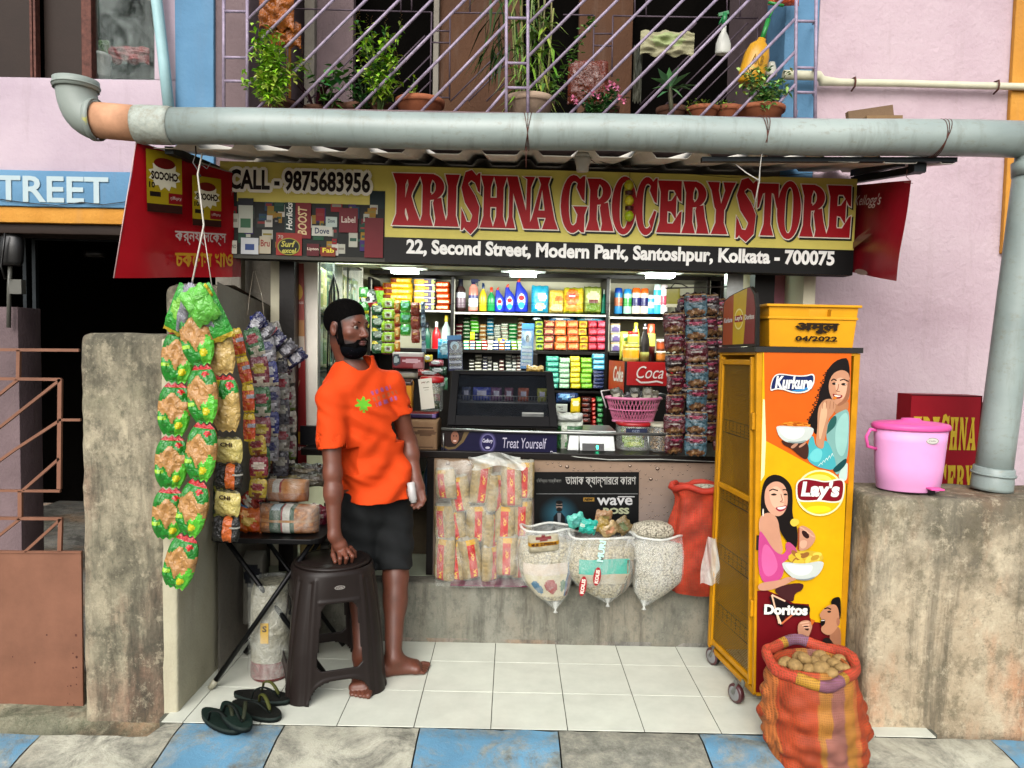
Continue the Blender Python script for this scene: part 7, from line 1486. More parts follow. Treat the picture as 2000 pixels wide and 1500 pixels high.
for r_, row in enumerate(rowsM):
 for k, (px, y0, y1) in enumerate(row):
  H = (P(px, y0, Yb) - P(px, y1, Yb)).length; H = round(H, 2); var = k % 3
  mb = pack_mesh(('moori', H), .108, H * 1.06, .08, moori, 3, 4, 14, 18, .05, .004)
  o = inst('rice_packet', ('moori', H), mb, 'rice_wrap', big, P(px, y1, Yb + .02 * (r_ % 2) + (.02 if k % 2 else 0)) - wloc(big), (0, [(-.14, -.2, .1, .05, -.03, 0)[k], (-.1, -.22, 0, .05, .02, 0)[k], (0.03, -.12, -.16, .03, 0, .0)[k]][r_], (-.5, -.2, .4, .9, 0, .1)[k]))
  t_ = MB(); t_.M = Matrix.Rotation(-math.pi / 2, 4, 'Y') @ Matrix.Identity(4) if False else Matrix(((0, -1, 0, .012), (0, 0, -1, -.0395), (1, 0, 0, H * .12), (0, 0, 0, 1)))
  t_.text('RAJA MOORI', 0, 0, H * .72, .021, 0, '#d0a83a', bold=.03, res=2); inst('lettering', ('rm', H), t_, 'print_flat', o)
m = MB(); c0, c1, c2, c3 = P(850, 1143, 3.60), P(1040, 1143, 3.60), P(1040, 900, 3.60), P(852, 900, 3.60)
def bagf(u, v):
 p = c0.lerp(c1, u).lerp(c3.lerp(c2, u), v); e = math.sin(math.pi * min(1, max(0, u))) ** .4
 return p + Vector((0, -.035 * e + .012 * nz(u * 6, v * 8) + (.06 * max(0, v - .9) * 5), .012 * nz(u * 9, 1) * (v > .95)))
m.grid(bagf, 30, 34)
m.build('film', 'thin_film', big)
m = MB(); q0, q1 = P(925, 908, 3.58), P(1018, 914, 3.58)
m.grid(lambda u, v: P(lerp(920, 1022, u) + 6 * math.sin(v * 5), lerp(914, 888, v) + 5 * math.sin(u * 7 + 1), 3.56 + .03 * math.sin(u * 11 + v * 4)), 20, 8); m.build('crumpled_mouth', 'milky_film', big)
def poly_bag(label, px0, px1, y0, y1, Y, tipx, content, cat='bag', fill=.86, top=.82):
 """clear bag hanging from its rim, tapering to a knotted corner"""
 cx = (px0 + px1) / 2; b0 = P(tipx, y1, Y); W = spanx(px0, px1, y0, Y) * 1.12; H = (P(cx, y0, Y) - P(cx, y1, Y)).length; tx = P(cx, y1, Y).x - b0.x
 o = thing('hanging_rice_bag', label, cat, P(cx, y0, Y), 'clear bags of puffed rice hanging in front of the counter')
 def rad_(v): return float(np.interp(v, [0, .1, .2, .35, .5, .7, .85, 1], [.02, .30, .58, .84, .98, 1.0, .95, .90]))
 def sf(k_, off=0.0):
  def g(u, v):
   a = 2 * math.pi * u; r = rad_(v) * W / 2 * k_; wob = 1 + .05 * nz(math.cos(a) * 2 + cx, math.sin(a) * 2, v * 4)
   return (b0.x + tx * min(1, v * 2.6) + r * wob * math.cos(a), Y + .06 + r * .62 * wob * math.sin(a), b0.z + v * H + .008 * math.sin(3 * a + cx) * v)
  return g
 content(o, sf, H, W, b0, tx)
 m = MB(); m.grid(sf(1.0), 40, 30, closeu=True); m.build('film', 'clear_film', o)
 m = MB(); g = sf(.98); m.tube([Vector(g(k / 30, 1.0)) + Vector((0, 0, .004 * math.sin(k))) for k in range(31)], .006, 7); m.build('rolled_rim', 'milky_film', o)
 m = MB(); m.lathe([(.018, .05), (.012, .02), (.003, 0), (.012, -.012)], 8, b0 + Vector((0, .06, .0))); m.build('twisted_corner', 'milky_film', o)
 return o
def heap(o, sf, mat, v0, v1, k_=.93):
 m = MB(); g = sf(k_); m.grid(lambda u, v: g(u, lerp(v0, v1, v)), 36, 20, closeu=True); n = len(m.v); c = Vector((0, 0, 0))
 top_ = [Vector(p) for p in m.v[-36:]]; c = sum(top_, Vector()) / 36
 for rr_ in (.7, .4, 0.02): m.pts([c.lerp(p, rr_) + Vector((0, 0, .018 * (1 - rr_))) for p in top_])
 for q in range(3):
  a = n - 36 + q * 36; b = a + 36
  for j in range(36): m.fc((a + j, a + (j + 1) % 36, b + (j + 1) % 36, b + j), None, True)
 m.build('puffed_rice', mat, o)
def on_bag(sf, H, v0, v1, u0, u1, draw, k_=.965, nu=12, nv=12): m = MB(); g = sf(k_); m.grid(lambda u, v: g(lerp(u0, u1, u), lerp(v0, v1, v)), nu, nv, draw); return m
def c1_(o, sf, H, W, b0, tx):
 heap(o, sf, 'puffed_rice', .14, .84)
 pr = lambda u, v: L('#1f5a7a')[:3] if ((u - .22) / .10) ** 2 + ((v - .30) / .2) ** 2 < 1 else L('#8a1a1c')[:3] if ((u - .5) / .12) ** 2 + ((v - .32) / .22) ** 2 < 1 else L('#2a5a34')[:3] if ((u - .76) / .07) ** 2 + ((v - .32) / .18) ** 2 < 1 else L('#5a2018')[:3] if u > .88 else L('#2a4a6a')[:3] if u > .82 else L('#b5a898')[:3] if v > .66 else L('#b3a98c')[:3]
 on_bag(sf, H, .20, .62, .60, .94, pr, .97, 34, 24).build('printed_packet', 'rice_wrap', o)
 mb = pack_mesh(('sup', 1), .15, .085, .06, dsg('#9a937c', bands=[(.42, .66, '#a87a12')], labels=[(.5, .85, .25, .12, '#6a2a2a')]), 3, 3, 16, 14, .05, .006); p_ = inst('rice_packet', ('sup', 1), mb, 'rice_wrap', o, P(1064, 1078, 3.47) - wloc(o), (0, -.12, 0))
 t_ = MB(); t_.M = frame((-.06, -.036, .040), (1, 0, 0), (0, 0, 1)); t_.text('MURI SUPERFINE', 0, 0, .12, .014, 0, '#3a1408', bold=.04, res=2); inst('lettering', ('sf', 1), t_, 'print_flat', p_)
def c2_(o, sf, H, W, b0, tx):
 heap(o, sf, 'puffed_rice', .12, .86)
 on_bag(sf, H, .36, .72, .64, .88, lambda u, v: L('#2a9a86')[:3] if v > .42 else L('#a39a82')[:3], .972).build('printed_packet', 'rice_wrap', o)
 on_bag(sf, H, .16, .70, .86, .98, lambda u, v: L('#7a6040')[:3] if (u + v) % .5 > .2 else L('#3c3820')[:3], .970).build('snack_packet', 'rice_wrap', o)
 for tx_, px, py, wd, hh, c, ru, rc in (('MURI', 1178, 1098, .10, .030, '#a9d0c4', 1, None), ('KOLIS', 1168, 1140, .065, .018, '#cfc4b8', 1, '#8e1a24'), ('KOLIS', 1140, 1160, .07, .018, '#cfc4b8', 1, '#8e1a24')):
  t_ = MB(); q = P(px, py, 3.402); t_.M = Matrix.Translation(q) @ Matrix(((0.12, -1, 0, 0), (0, 0, -1, 0), (1, .12, 0, 0), (0, 0, 0, 1)))
  if rc: t_.ell(wd * .5, hh * .5, wd * .68, hh * .95, -.001, rc, 18)
  t_.text(tx_, 0, 0, wd, hh, .0008, c, bold=.05, res=2); t_.build('lettering', 'print_flat', o)
 for k, (px, py, c, ry) in enumerate(((1145, 1042, '#1f9a8a', .2), (1128, 1030, '#4aa898', -.3), (1170, 1040, '#8a7440', .5), (1195, 1046, '#a08a62', -.5), (1205, 1035, '#6a5a3a', .9), (1176, 1024, '#8a6a4a', .1))):
  mb = pack_mesh(('muri', k), .085, .075, .03, dsg(c, labels=[(.5, .5, .3, .2, jit(c, .4))], bands=[(.4, .62, '#a8c4b4')] if k == 0 else []), 2.6, 2.6, 9, 9, .06, .012); inst('snack_packet', ('muri', k), mb, 'wrap', o, P(px, py, 3.52 + .01 * k) - wloc(o), (.2, ry, .2))
def c3_(o, sf, H, W, b0, tx):
 heap(o, sf, 'white_rice', .12, .90, .95)
 m = MB(); c = P(1275, 1046, 3.56); m.lathe([(.02, -.01), (.10, 0), (.112, .025), (.095, .055), (.05, .07), (.01, .072)], 24, c, sy=.6); m.build('loose_rice_bag', 'white_rice', o)
poly_bag('pointed clear bag with a yellow banded rice packet, left of three', 1013, 1120, 1037, 1200, 3.48, 1086, c1_)
poly_bag('middle clear bag with teal and maroon printed packets', 1108, 1240, 1050, 1188, 3.46, 1190, c2_)
poly_bag('clear bag full of loose white puffed rice, right of three', 1234, 1338, 1050, 1194, 3.48, 1262, c3_)
def net_mat():
 t = NT('potato_net'); a = t.n('ShaderNodeAttribute', attribute_name='Col')
 wv = []
 for d_, s_ in (('Z', 42), ('X', 42)):
  o_ = t.n('ShaderNodeTexWave', wave_type='BANDS', bands_direction=d_); o_.inputs['Scale'].default_value = s_; o_.inputs['Distortion'].default_value = 1.2; o_.inputs['Detail'].default_value = 1; o_.inputs['Detail Scale'].default_value = 2; t.l(t.coord(), o_.inputs['Vector']); wv.append(o_.outputs['Fac'])
 g = t.mix(1.0, t.ramp(wv[0], [(.35, (0, 0, 0)), (.55, (1, 1, 1))]), t.ramp(wv[1], [(.35, (0, 0, 0)), (.55, (1, 1, 1))]), 'LIGHTEN')
 c = t.mix(g, t.mix(.75, a.outputs[0], '#6d4a28'), a.outputs[0]); c = t.mix(1.0, c, t.ramp(t.noise(14, 5, .6), [(.3, (.5,) * 3), (.7, (1, 1, 1))]), 'MULTIPLY')
 MATS['potato_net'] = t.set(c, .65, 0, t.bump(g, .8, .003), .25)
net_mat()
attr_mat('sack_weave', .6, bump=.35, bscale=220, grime=.35, spec=.3)
o = thing('red_sack', 'red woven sack with an open rolled top standing beside the yellow rack', 'sack', P(1360, 1155, 3.62))
b0 = P(1362, 1156, 3.64); H = .52; m = MB()
def rs(u, v):
 a = 2 * math.pi * u; prof_ = [.14, .17, .185, .19, .185, .18, .175, .165, .15, .14, .155]; i = min(9, int(v * 10)); r = lerp(prof_[i], prof_[i + 1], v * 10 - i)
 r *= 1 + .09 * nz(math.cos(a) * 2.4, math.sin(a) * 2.4, v * 4) + .045 * math.sin(a * 9 + v * 5 + 2 * nz(a, v * 3)) * (.4 + v) + .05 * nz(a * 3, v * 9)
 return (b0.x + r * math.cos(a), 3.57 + r * .5 * math.sin(a) , .30 + v * H)
m.grid(rs, 96, 40, lambda u, v: tuple(q * (1 + .7 * nz(u * 14, v * 7)) for q in L('#a3301c')[:3]), closeu=True); m.build('sack_body', 'potato_net', o)
m = MB('#a82e1c'); m.tube([Vector(rs(k / 32, 1.0)) + Vector((0, 0, .01 * math.sin(k))) for k in range(33)], .016, 8); m.build('rolled_rim', 'sack_weave', o)
m = MB('#7a6a5c'); m.lathe([(.05, .0), (.12, .01), (.11, .03), (.05, .045), (.01, .05)], 20, Vector((b0.x, 3.57, .30 + H * .93)), sy=.55); m.build('contents', 'white_rice', o)
m = MB(); q = P(1388, 1100, 3.40); m.grid(lambda u, v: (q.x + (u - .5) * .09 * (1 - .4 * v), q.y + .02 * math.sin(u * 9 + v * 5), q.z - .1 + v * .22), 8, 10); m.build('small_clear_bag', 'milky_film', o)
m = MB('#5d2a3c'); a = P(880, 1138, 3.60); c = P(1030, 1146, 3.58); m.box(a.x, c.x, 3.58, 3.70, .301, .307, '#5d2a40'); tag(m.build('plastic_sheet', 'print_vinyl', base=a), 'flat maroon plastic sheet under the big puffed rice bag', 'sheet')
# ================================================================ potato sack
ps = thing('potato_sack', 'orange and yellow striped net sack of potatoes with a rolled open top', 'sack', (1.13, 2.72, -.1))
c0 = Vector((P(1582, 1400, 2.70).x, 2.71, 0)); zt = P(1580, 1300, 2.70).z; S = SDF((c0.x - .30, 2.40, -.16), (c0.x + .30, 3.02, zt + .12), .006)
rr = random.Random(12); zb = -.10
def ax_(t): return np.array([c0.x + lerp(.035, 0, t) , 2.70 + lerp(.0, .02, t), lerp(zb, zt, t)])
for t_, rx_ in ((.04, .135), (.22, .178), (.42, .192), (.62, .188), (.80, .172), (.94, .150)): S.ell(ax_(t_), (rx_ * .97, rx_ * .86, .085), k=.05)
pts_ = []
for k in range(900):
 t_ = rr.uniform(.02, .90); a = rr.uniform(0, 2 * math.pi); R_ = (.118 + .075 * math.sin(math.pi * min(1, t_ * .9 + .08))) * .97; p_ = ax_(t_) + np.array([R_ * math.cos(a), R_ * .86 * math.sin(a), 0])
 if all(np.linalg.norm(p_ - q) > .056 for q in pts_): pts_.append(p_)
for p_ in pts_:
 r_ = rr.uniform(.026, .034); S.ell(p_ * 1.0 - (p_ - ax_((p_[2] - zb) / (zt - zb))) * .10, (r_ * rr.uniform(1.15, 1.5), r_ * 1.1, r_ * rr.uniform(.8, 1.0)), k=.020)
S.ell(ax_(1.05), (.128, .11, .065), k=.01, sub=True)
def netcol(V):
 x = V[:, 0] - c0.x; z = V[:, 2]; u = x + .02 * np.sin(z * 9); base = np.tile(np.array(L('#a8401f')[:3]), (len(V), 1))
 y_ = np.array(L('#a8702c')[:3]); p_ = np.array(L('#8f5a50')[:3]); o_ = np.array(L('#bd6a34')[:3])
 for a_, b_, c in ((-.01, .035, y_), (.035, .085, p_), (.085, .125, y_), (.125, .145, o_), (-.16, -.13, o_)): m_ = (u > a_) & (u < b_); base[m_] = c
 m_ = (u > .01) & (u < .05) & (z < .12); base[m_] = p_
 return base
S.build('net_body', 'potato_net', ps, netcol)
m = MB(); rim = []
N = 44
for k in range(N + 1):
 a = 2 * math.pi * k / N; rim.append((c0.x + (.158 + .010 * math.sin(3 * a + 1)) * math.cos(a), 2.72 + (.135 + .008 * math.cos(4 * a)) * math.sin(a), zt + .006 + .022 * math.sin(a + .1) + .007 * math.sin(5 * a)))
def rimc(k): a = (k / N) % 1; return '#85566a' if .66 < a < .80 and .71 < a else '#b5862e' if .655 < a < .71 or .80 < a < .84 or .28 < a < .31 else '#7d5a70' if .20 < a < .28 else '#bd4630'
path = [Vector(p) for p in rim]; n8 = 12; rings = []
for k in range(N + 1):
 t = (path[(k + 1) % N] - path[(k - 1) % N]).normalized(); x = t.cross(Vector((0, 0, 1))).normalized(); y = x.cross(t); R_ = .019 + .004 * nz(k * .7, 1) 
 rings.append(m.pts([path[k % N] + (x * math.cos(b) * 1.0 + y * math.sin(b) * 1.15) * R_ * (1 + .12 * nz(k * .9, math.cos(b) * 2, math.sin(b) * 2)) for b in (2 * math.pi * j / n8 for j in range(n8))]))
for k in range(N):
 for j in range(n8): m.fc((rings[k] + j, rings[k] + (j + 1) % n8, rings[k + 1] + (j + 1) % n8, rings[k + 1] + j), rimc(k), True)
m.build('rolled_rim', 'potato_net', ps)
simple('potato_skin', '#8f7448', .7, grime=.4, scale=40, bump=.5, bscale=90)
sp = []
for k, (px, py, y, r_) in enumerate(((1533, 1297, 2.70, .024), (1553, 1303, 2.66, .027), (1571, 1290, 2.72, .026), (1580, 1310, 2.65, .024), (1602, 1308, 2.64, .030), (1590, 1294, 2.73, .022), (1612, 1293, 2.74, .024), (1630, 1300, 2.70, .025), (1645, 1308, 2.66, .022), (1622, 1318, 2.62, .025), (1560, 1285, 2.78, .022), (1640, 1290, 2.76, .022), (1600, 1283, 2.80, .022))):
 m = MB(); m.lathe([(r_ * math.sin(math.pi * j / 8) * (1 + .05 * math.sin(j + k)) + .0005, -r_ * .82 * math.cos(math.pi * j / 8)) for j in range(9)], 14, (0, 0, 0), sx=rnd.uniform(1.05, 1.35))
 o = m.build('potato', 'potato_skin'); o.location = P(px, py - 3, y); o.rotation_euler = (rnd.uniform(-.4, .4), rnd.uniform(-.4, .4), rnd.uniform(-1, 1)); tag(o, 'brown potato %s in the mouth of the orange net sack' % ['at the left rim', 'lowest on the left', 'in the back left', 'left of the largest', 'at the centre front, the largest,', 'just behind the largest', 'at the centre, further back', 'right of centre', 'against the right rim', 'lowest at the front', 'at the far left back', 'at the right back', 'at the very back'][k], 'potato', 'potatoes in the mouth of the net sack')
# ================================================================ plastic stool
simple('stool_plastic', '#1c1614', .40, grime=.12, scale=6, bump=.04)
SC = Vector((-.768, 3.185, 0)); SZ = P(652, 1094, 3.15).z
st_ = thing('plastic_stool', 'dark brown moulded plastic stool under the man\'s hand', 'stool', SC)
m = MB(); NU, NV = 256, 108; aoff = rad(22.8)
def sR(th, t):
 pw = lerp(2.1, 4.6, min(1, (1 - t) * 1.6)); k = (abs(math.cos(th)) ** pw + abs(math.sin(th)) ** pw) ** (-1 / pw); r = lerp(.212, .170, t ** .85) * k
 r *= lerp(1.0, .985, 0) * (1 + .0)
 return r
def fold(th): d = math.degrees(th) % 90; return d - 45 if True else d     # 0 at the middle of a face after the shift below
def face_pos(th): return (math.degrees(th) + 45) % 90 - 45
def hole(ph, z):
 a = abs(ph); w0, w1, z0, z1 = 27, 23, .135, .405
 t = (z - z0) / (z1 - z0)
 if 0 < t < 1:
  wd = lerp(w0, w1, t) - 1.2; cr = 7.5; dz = min(z - z0, z1 - z) / .030
  lim = wd - (cr * (1 - math.sqrt(max(0, 1 - (1 - min(1, dz)) ** 2))))
  if a < lim: return True
 arch = .088 * math.sqrt(max(0, 1 - (a / 31) ** 4)); return z < arch
def sp_(u, v):
 th = 2 * math.pi * u; z = v * (SZ - .012); t = z / SZ; r = sR(th, t); ph = face_pos(th); a = abs(ph)
 r += .0045 * math.exp(-((a - 31) / 2.2) ** 2) * (t < .93) - .004 * math.exp(-((a - 36.5) / 2.0) ** 2) * (t < .9)
 if .405 < z < .43 and a < 26: r += .004 * math.exp(-((z - .413) / .006) ** 2)
 if z < .10 and a < 34: r += .004 * math.exp(-((z - (.088 * math.sqrt(max(0, 1 - (min(a, 31) / 31) ** 4)) + .010)) / .006) ** 2)
 if t > .95: r -= (t - .95) * .25
 return (SC.x + r * math.cos(th + aoff), SC.y + r * math.sin(th + aoff), z)
i0 = m.pts([sp_(a / NU, b / NV) for b in range(NV + 1) for a in range(NU)])
for b in range(NV):
 for a in range(NU):
  if hole(face_pos(2 * math.pi * (a + .5) / NU), (b + .5) / NV * (SZ - .012)): continue
  m.fc((i0 + b * NU + a, i0 + b * NU + (a + 1) % NU, i0 + (b + 1) * NU + (a + 1) % NU, i0 + (b + 1) * NU + a), None, True)
body = m.build('stool_shell', 'stool_plastic', st_, solid=.007); md = body.modifiers.new('s', 'SMOOTH'); md.iterations = 2; md.factor = .4
m = MB(); rt = sR(0, 1) - .010
m.lathe([(rt + .004, SZ - .014), (rt + .002, SZ - .004), (rt - .006, SZ), (rt - .016, SZ + .0005), (rt - .019, SZ - .003), (rt - .022, SZ + .0), (rt * .5, SZ + .001), (.002, SZ + .001)], 64, SC); m.build('stool_top', 'stool_plastic', st_)
m = MB(); fx = rad(22.8 - 90); n_ = Vector((math.cos(fx), math.sin(fx), 0)); xx = Vector((-math.sin(fx), math.cos(fx), 0)); m.M = frame(SC + n_ * (sR(rad(0), .88) + .0075) + Vector((0, 0, SZ * .862)), xx, (n_ * .12 + Vector((0, 0, 1)))); m.ell(0, 0, .022, .009, 0, '#8f8c86', 16); m.ell(0, 0, .019, .0068, .0006, '#4a4240', 14); m.text('Cello', -.013, -.004, .026, .008, .001, '#a8a49c', res=2, shear=.3); m.build('badge', 'print_flat', st_)
# ================================================================ folding table, bread, packets
TZ = P(520, 1050, 3.10).z; a = P(412, 1040, 3.10); bq = P(618, 1050, 3.06)
tb = thing('folding_table', 'black folding table carrying bread against the side wall', 'table', (a.x + .2, 3.3, 0))
X0, X1, Y0, Y1 = a.x - .01, P(632, 1048, 3.12).x, 3.08, 3.52; rc = .06
out = []
for cx_, cy_, s_ in ((X1 - rc, Y0 + rc, -90), (X1 - rc, Y1 - rc, 0), (X0 + rc, Y1 - rc, 90), (X0 + rc, Y0 + rc, 180)):
 for k in range(7): t = rad(s_ + 15 * k); out.append((cx_ + rc * math.cos(t), cy_ + rc * math.sin(t)))
m = MB('#14130f'); n = len(out); i = m.pts([(x, y, TZ - .022) for x, y in out] + [(x, y, TZ) for x, y in out]); m.fc(range(i + n, i + 2 * n)); m.fc(list(range(i, i + n))[::-1])
for k in range(n): m.fc((i + k, i + (k + 1) % n, i + n + (k + 1) % n, i + n + k))
m.build('tabletop', 'black_metal', tb, bevel=.003)
def legt(p, q, r=.011): m = MB(); m.tube([p, q], r, 10); return m.build('leg', 'black_metal', tb)
f1 = FZ(415, 1338, .02); f2 = FZ(665, 1262, .02) if False else Vector((-.62, 3.50, .02))
tA, tB = Vector((P(440, 1055, 3.14).x, 3.14, TZ - .02)), Vector((P(612, 1060, 3.14).x, 3.14, TZ - .02))
g1 = Vector((P(640, 1300, 3.2).x, 3.18, .02))
legt(tA, g1); l_ = legt(tB, f1); m = MB('#8a8876'); d_ = (tB - f1).normalized(); m.tube([f1 - d_ * .015, f1 + d_ * .025], .014, 10); m.build('foot_cap', 'plastic', l_)
legt(tA + Vector((0, .33, 0)), g1 + Vector((0, .33, 0))); legt(tB + Vector((0, .33, 0)), f1 + Vector((0.02, .33, 0)))
m = MB(); mid = (tA + g1) / 2; m.tube([mid + Vector((.06, 0, -.02)), mid + Vector((.06, .33, -.02))], .009, 8); m.tube([f1.lerp(tB, .25), f1.lerp(tB, .25) + Vector((.01, .33, 0))], .008, 8); m.build('cross_bar', 'black_metal', tb)
attr_mat('bread', .55, bump=.5, bscale=70, grime=.3)
def bread(name, label, px0, px1, y0, y1, Y, dz, cols, z):
 W = spanx(px0, px1, y1, Y); H = (P(px0, y0, Y) - P(px0, y1, Y)).length; c = P((px0 + px1) / 2, y1, Y); c.z = z
 o = thing(name, label, 'bread', c); mb = pack_mesh((name, px0), W, H * .92, dz, cols, 3.2, 3.6, 40, 24, 0, .002); p_ = inst('loaf', (name, px0), mb, 'bread', o, (0, 0, 0))
 m = MB(); m.grid(lambda u, v: ((u - .5) * W * 1.05, -(dz / 2 + .008) * (max(0, 1 - abs(2 * u - 1) ** 3) ** .33) * (max(0, 1 - abs(2 * v - 1) ** 3) ** .33) - .004 + .004 * nz(u * 9, v * 7), v * H * .97), 16, 12); f_ = m.build('clear_wrap', 'thin_film', None); f_.parent = o
 return o
def bc1(u, v):
 c = L('#7a4820') if nz(u * 16, v * 12) > -.1 else L('#95602e')
 if .22 < u < .64: c = L('#173a28')
 if .42 < u < .45: c = L('#7a1c28')
 if .45 < u < .58: c = L('#a9a8a0')
 if .45 < v < .56: c = L('#8c643c')
 if v > .86 and .25 < u < .4: c = L('#8a9aa0')
 return c[:3]
def bc2(u, v):
 c = L('#80481e') if v < .45 else L('#94602e')
 if .2 < u < .38 and v > .52: c = L('#a09a90')
 if .38 < u < .42 and v > .52: c = L('#7a1c1c')
 return c[:3]
bread('bread_loaf', 'large bread loaf in clear wrap with dark green and white bands', 510, 622, 987, 1046, 3.20, .14, bc1, TZ + .001)
bread('bread_loaf', 'smaller brown bread loaf with a white label on the large loaf', 524, 602, 944, 990, 3.26, .12, bc2, TZ + .125)
for k, (x0, x1, y0, y1, Y, c, lc, lb, ry) in enumerate(((466, 512, 992, 1040, 3.17, '#a34c12', '#b89a4a', 'orange noodle packet standing on the black table beside the large loaf', .05), (450, 486, 985, 1012, 3.28, '#20527a', '#8a2a2a', 'blue and red packet behind the orange noodle packet', .5), (488, 522, 955, 985, 3.36, '#6a1218', '#8a2028', 'crumpled dark red packet left of the top loaf', -.3), (455, 500, 965, 992, 3.33, '#8a3020', '#b0a08a', 'long reddish packet leaning on the table goods', .9),
                                                     (540, 640, 925, 950, 3.42, '#3c362c', '#6a6250', 'heap of grey brown wrapped packets behind the loaves', 0), (600, 636, 985, 1030, 3.36, '#5a1424', '#8a7a70', 'maroon packet right of the large loaf', .2), (420, 452, 985, 1035, 3.3, '#2c3a20', '#6a6a2a', 'dark olive packet at the left end of the black table', .1), (560, 636, 905, 930, 3.46, '#2a2620', '#575040', 'dark folded pile of packets under the shelf goods', .0))):
 o = put('table_packet', 'tp' + str(k), lb, 'packet', x0, x1, y0, y1, Y, .06, dsg(c, labels=[(.5, .5, .3, .2, lc), (.3, .8, .2, .1, jit(lc, .4)), (.75, .3, .15, .2, jit(c, .5))]), None, p=2.6, q=2.6, rough=.010, nu=12, nv=12, seal=.05); o.rotation_euler = (0, ry, 0)
o = thing('wrapped_bucket', 'tall can wrapped in clear plastic with a dark red base under the table', 'can', (P(530, 1325, 3.42).x, 3.5, 0)); c = FZ(528, 1318, 0); H = P(528, 1135, c.y).z; r_ = 38 / FOC * c.y
m = MB(); m.lathe([(r_ * .92, 0, '#5a1016'), (r_, .01, '#5a1016'), (r_, H * .2, '#7a7868'), (r_ * 1.02, H * .5, '#8a8878'), (r_ * .98, H * .9, '#7a7868'), (r_ * .8, H, '#7a7868')], 28, c); m.build('can_body', 'wrap', o)
m = MB(); m.M = frame((c.x - .015, c.y - r_ * 1.04, H * .42), (1, 0, 0), (0, 0, 1)); m.rect(0, 0, .035, .09, 0, '#a8862a'); m.text('S', .008, .05, .02, .028, .0006, '#3a2a0c', bold=.04, res=2); m.build('label', 'print_flat', o)
m = MB(); m.grid(lambda u, v: (c.x + r_ * 1.12 * math.cos(2 * math.pi * u) * (1 + .05 * nz(u * 12, v * 9)), c.y + r_ * 1.12 * math.sin(2 * math.pi * u) * (1 + .05 * nz(u * 12, v * 9)), lerp(.02, H * 1.02, v)), 36, 20, closeu=True); m.build('clear_wrap', 'thin_film', o)
for k, (x0, x1, y0, y1, Y, c, lb, nm) in enumerate(((480, 520, 1075, 1130, 3.50, '#5c5a52', 'grey wrapped box with a dark square under the table', 'wrapped_box'), (590, 628, 1040, 1110, 3.55, '#6a5c38', 'brown printed sack standing under the table behind the stool', 'paper_sack'), (622, 645, 1030, 1090, 3.58, '#5a5850', 'ridged grey carton behind the brown printed sack', 'ridged_carton'))):
 put(nm, 'ub' + str(k), lb, 'box' if k != 1 else 'sack', x0, x1, y0, y1 + 90, Y, .1, dsg(c, labels=[(.5, .7, .3, .16, '#14161c')] if k == 0 else [(.5, .5, .3, .1, '#3a4a2a')], bands=[(.1 * q, .1 * q + .04, '#2c2a26') for q in range(10)] if k == 2 else []), None, mat='dull', p=8, q=8, nu=12, nv=20)
# ================================================================ slippers
attr_mat('rubber', .62, bump=.25, bscale=110, grime=.3)
def slipper(label, px, py, ang, z, tilt=0, c='#14201c', sc_=1.0, c2='#2a2e20'):
 o = thing('flip_flop', label, 'slipper', (0, 0, 0), 'flip flops on the tile floor by the pillar'); L_ = .255 * sc_
 def wd(t): return .040 + .012 * math.sin(math.pi * (t * 1.25 - .12)) if t < .9 else .040 + .012 * math.sin(math.pi * (.9 * 1.25 - .12))
 N = 28; up, lo = [], []
 outl = []
 for k in range(N): 
  t = k / (N - 1); a = math.pi * t; 
 for k in range(40):
  a = 2 * math.pi * k / 40; x = math.cos(a); y = math.sin(a); w_ = (.043 + .008 * x - .004 * math.cos(2 * a)) * (1 + .06 * y * x); outl.append((x * L_ / 2, (abs(y) ** .85) * (1 if y > 0 else -1) * w_ * sc_))
 m = MB(c); n = len(outl); i = m.pts([(x, y, .0) for x, y in outl] + [(x * 1.01, y * 1.02, .010) for x, y in outl] + [(x, y, .020) for x, y in outl] + [(x * .93, y * .9, .0185) for x, y in outl])
 for r in range(3):
  for k in range(n): m.fc((i + r * n + k, i + r * n + (k + 1) % n, i + (r + 1) * n + (k + 1) % n, i + (r + 1) * n + k), ['#0e1412', '#1c2622', c][r], True)
 m.fc(range(i + 3 * n, i + 4 * n), c); m.fc(list(range(i, i + n))[::-1], c); m.build('sole', 'rubber', o)
 for sy in (1, -1):
  m = MB(c2 if sy > 0 else '#0f1512'); pth = []
  for k in range(11): t = k / 10; pth.append((lerp(L_ * .30, -L_ * .10, t), sy * lerp(.002, .041, t ** .8) * sc_, .020 + .045 * math.sin(math.pi * (t * .86 + .0)) ** .8 if t < 1 else .012))
  m.tube(pth, [.004] + [.0075] * 8 + [.007, .006], 8, flat=.5); m.build('strap', 'rubber', o)
 m = MB('#0f1512'); m.tube([(L_ * .30, 0, .015), (L_ * .30, 0, .030)], .004, 8); m.build('toe_post', 'rubber', o)
 g_ = FZ(px, py, z); o.location = (g_.x, g_.y, z); o.rotation_euler = (rad(tilt), 0, rad(ang)); return o
slipper('dark green flip flop lying lowest and closest to the pillar', 432, 1412, -38, .002, 0, '#16241f')
slipper('dark green flip flop resting on top of its pair', 458, 1404, -52, .026, -9, '#1a2b25')
slipper('black flip flop with olive strap, nearer of the black pair', 500, 1392, -28, .003, 3, '#161815', 1.0, '#45481f')
slipper('black flip flop with olive strap, touching the stool leg', 512, 1366, -12, .003, 0, '#141513', 1.0, '#45481f')
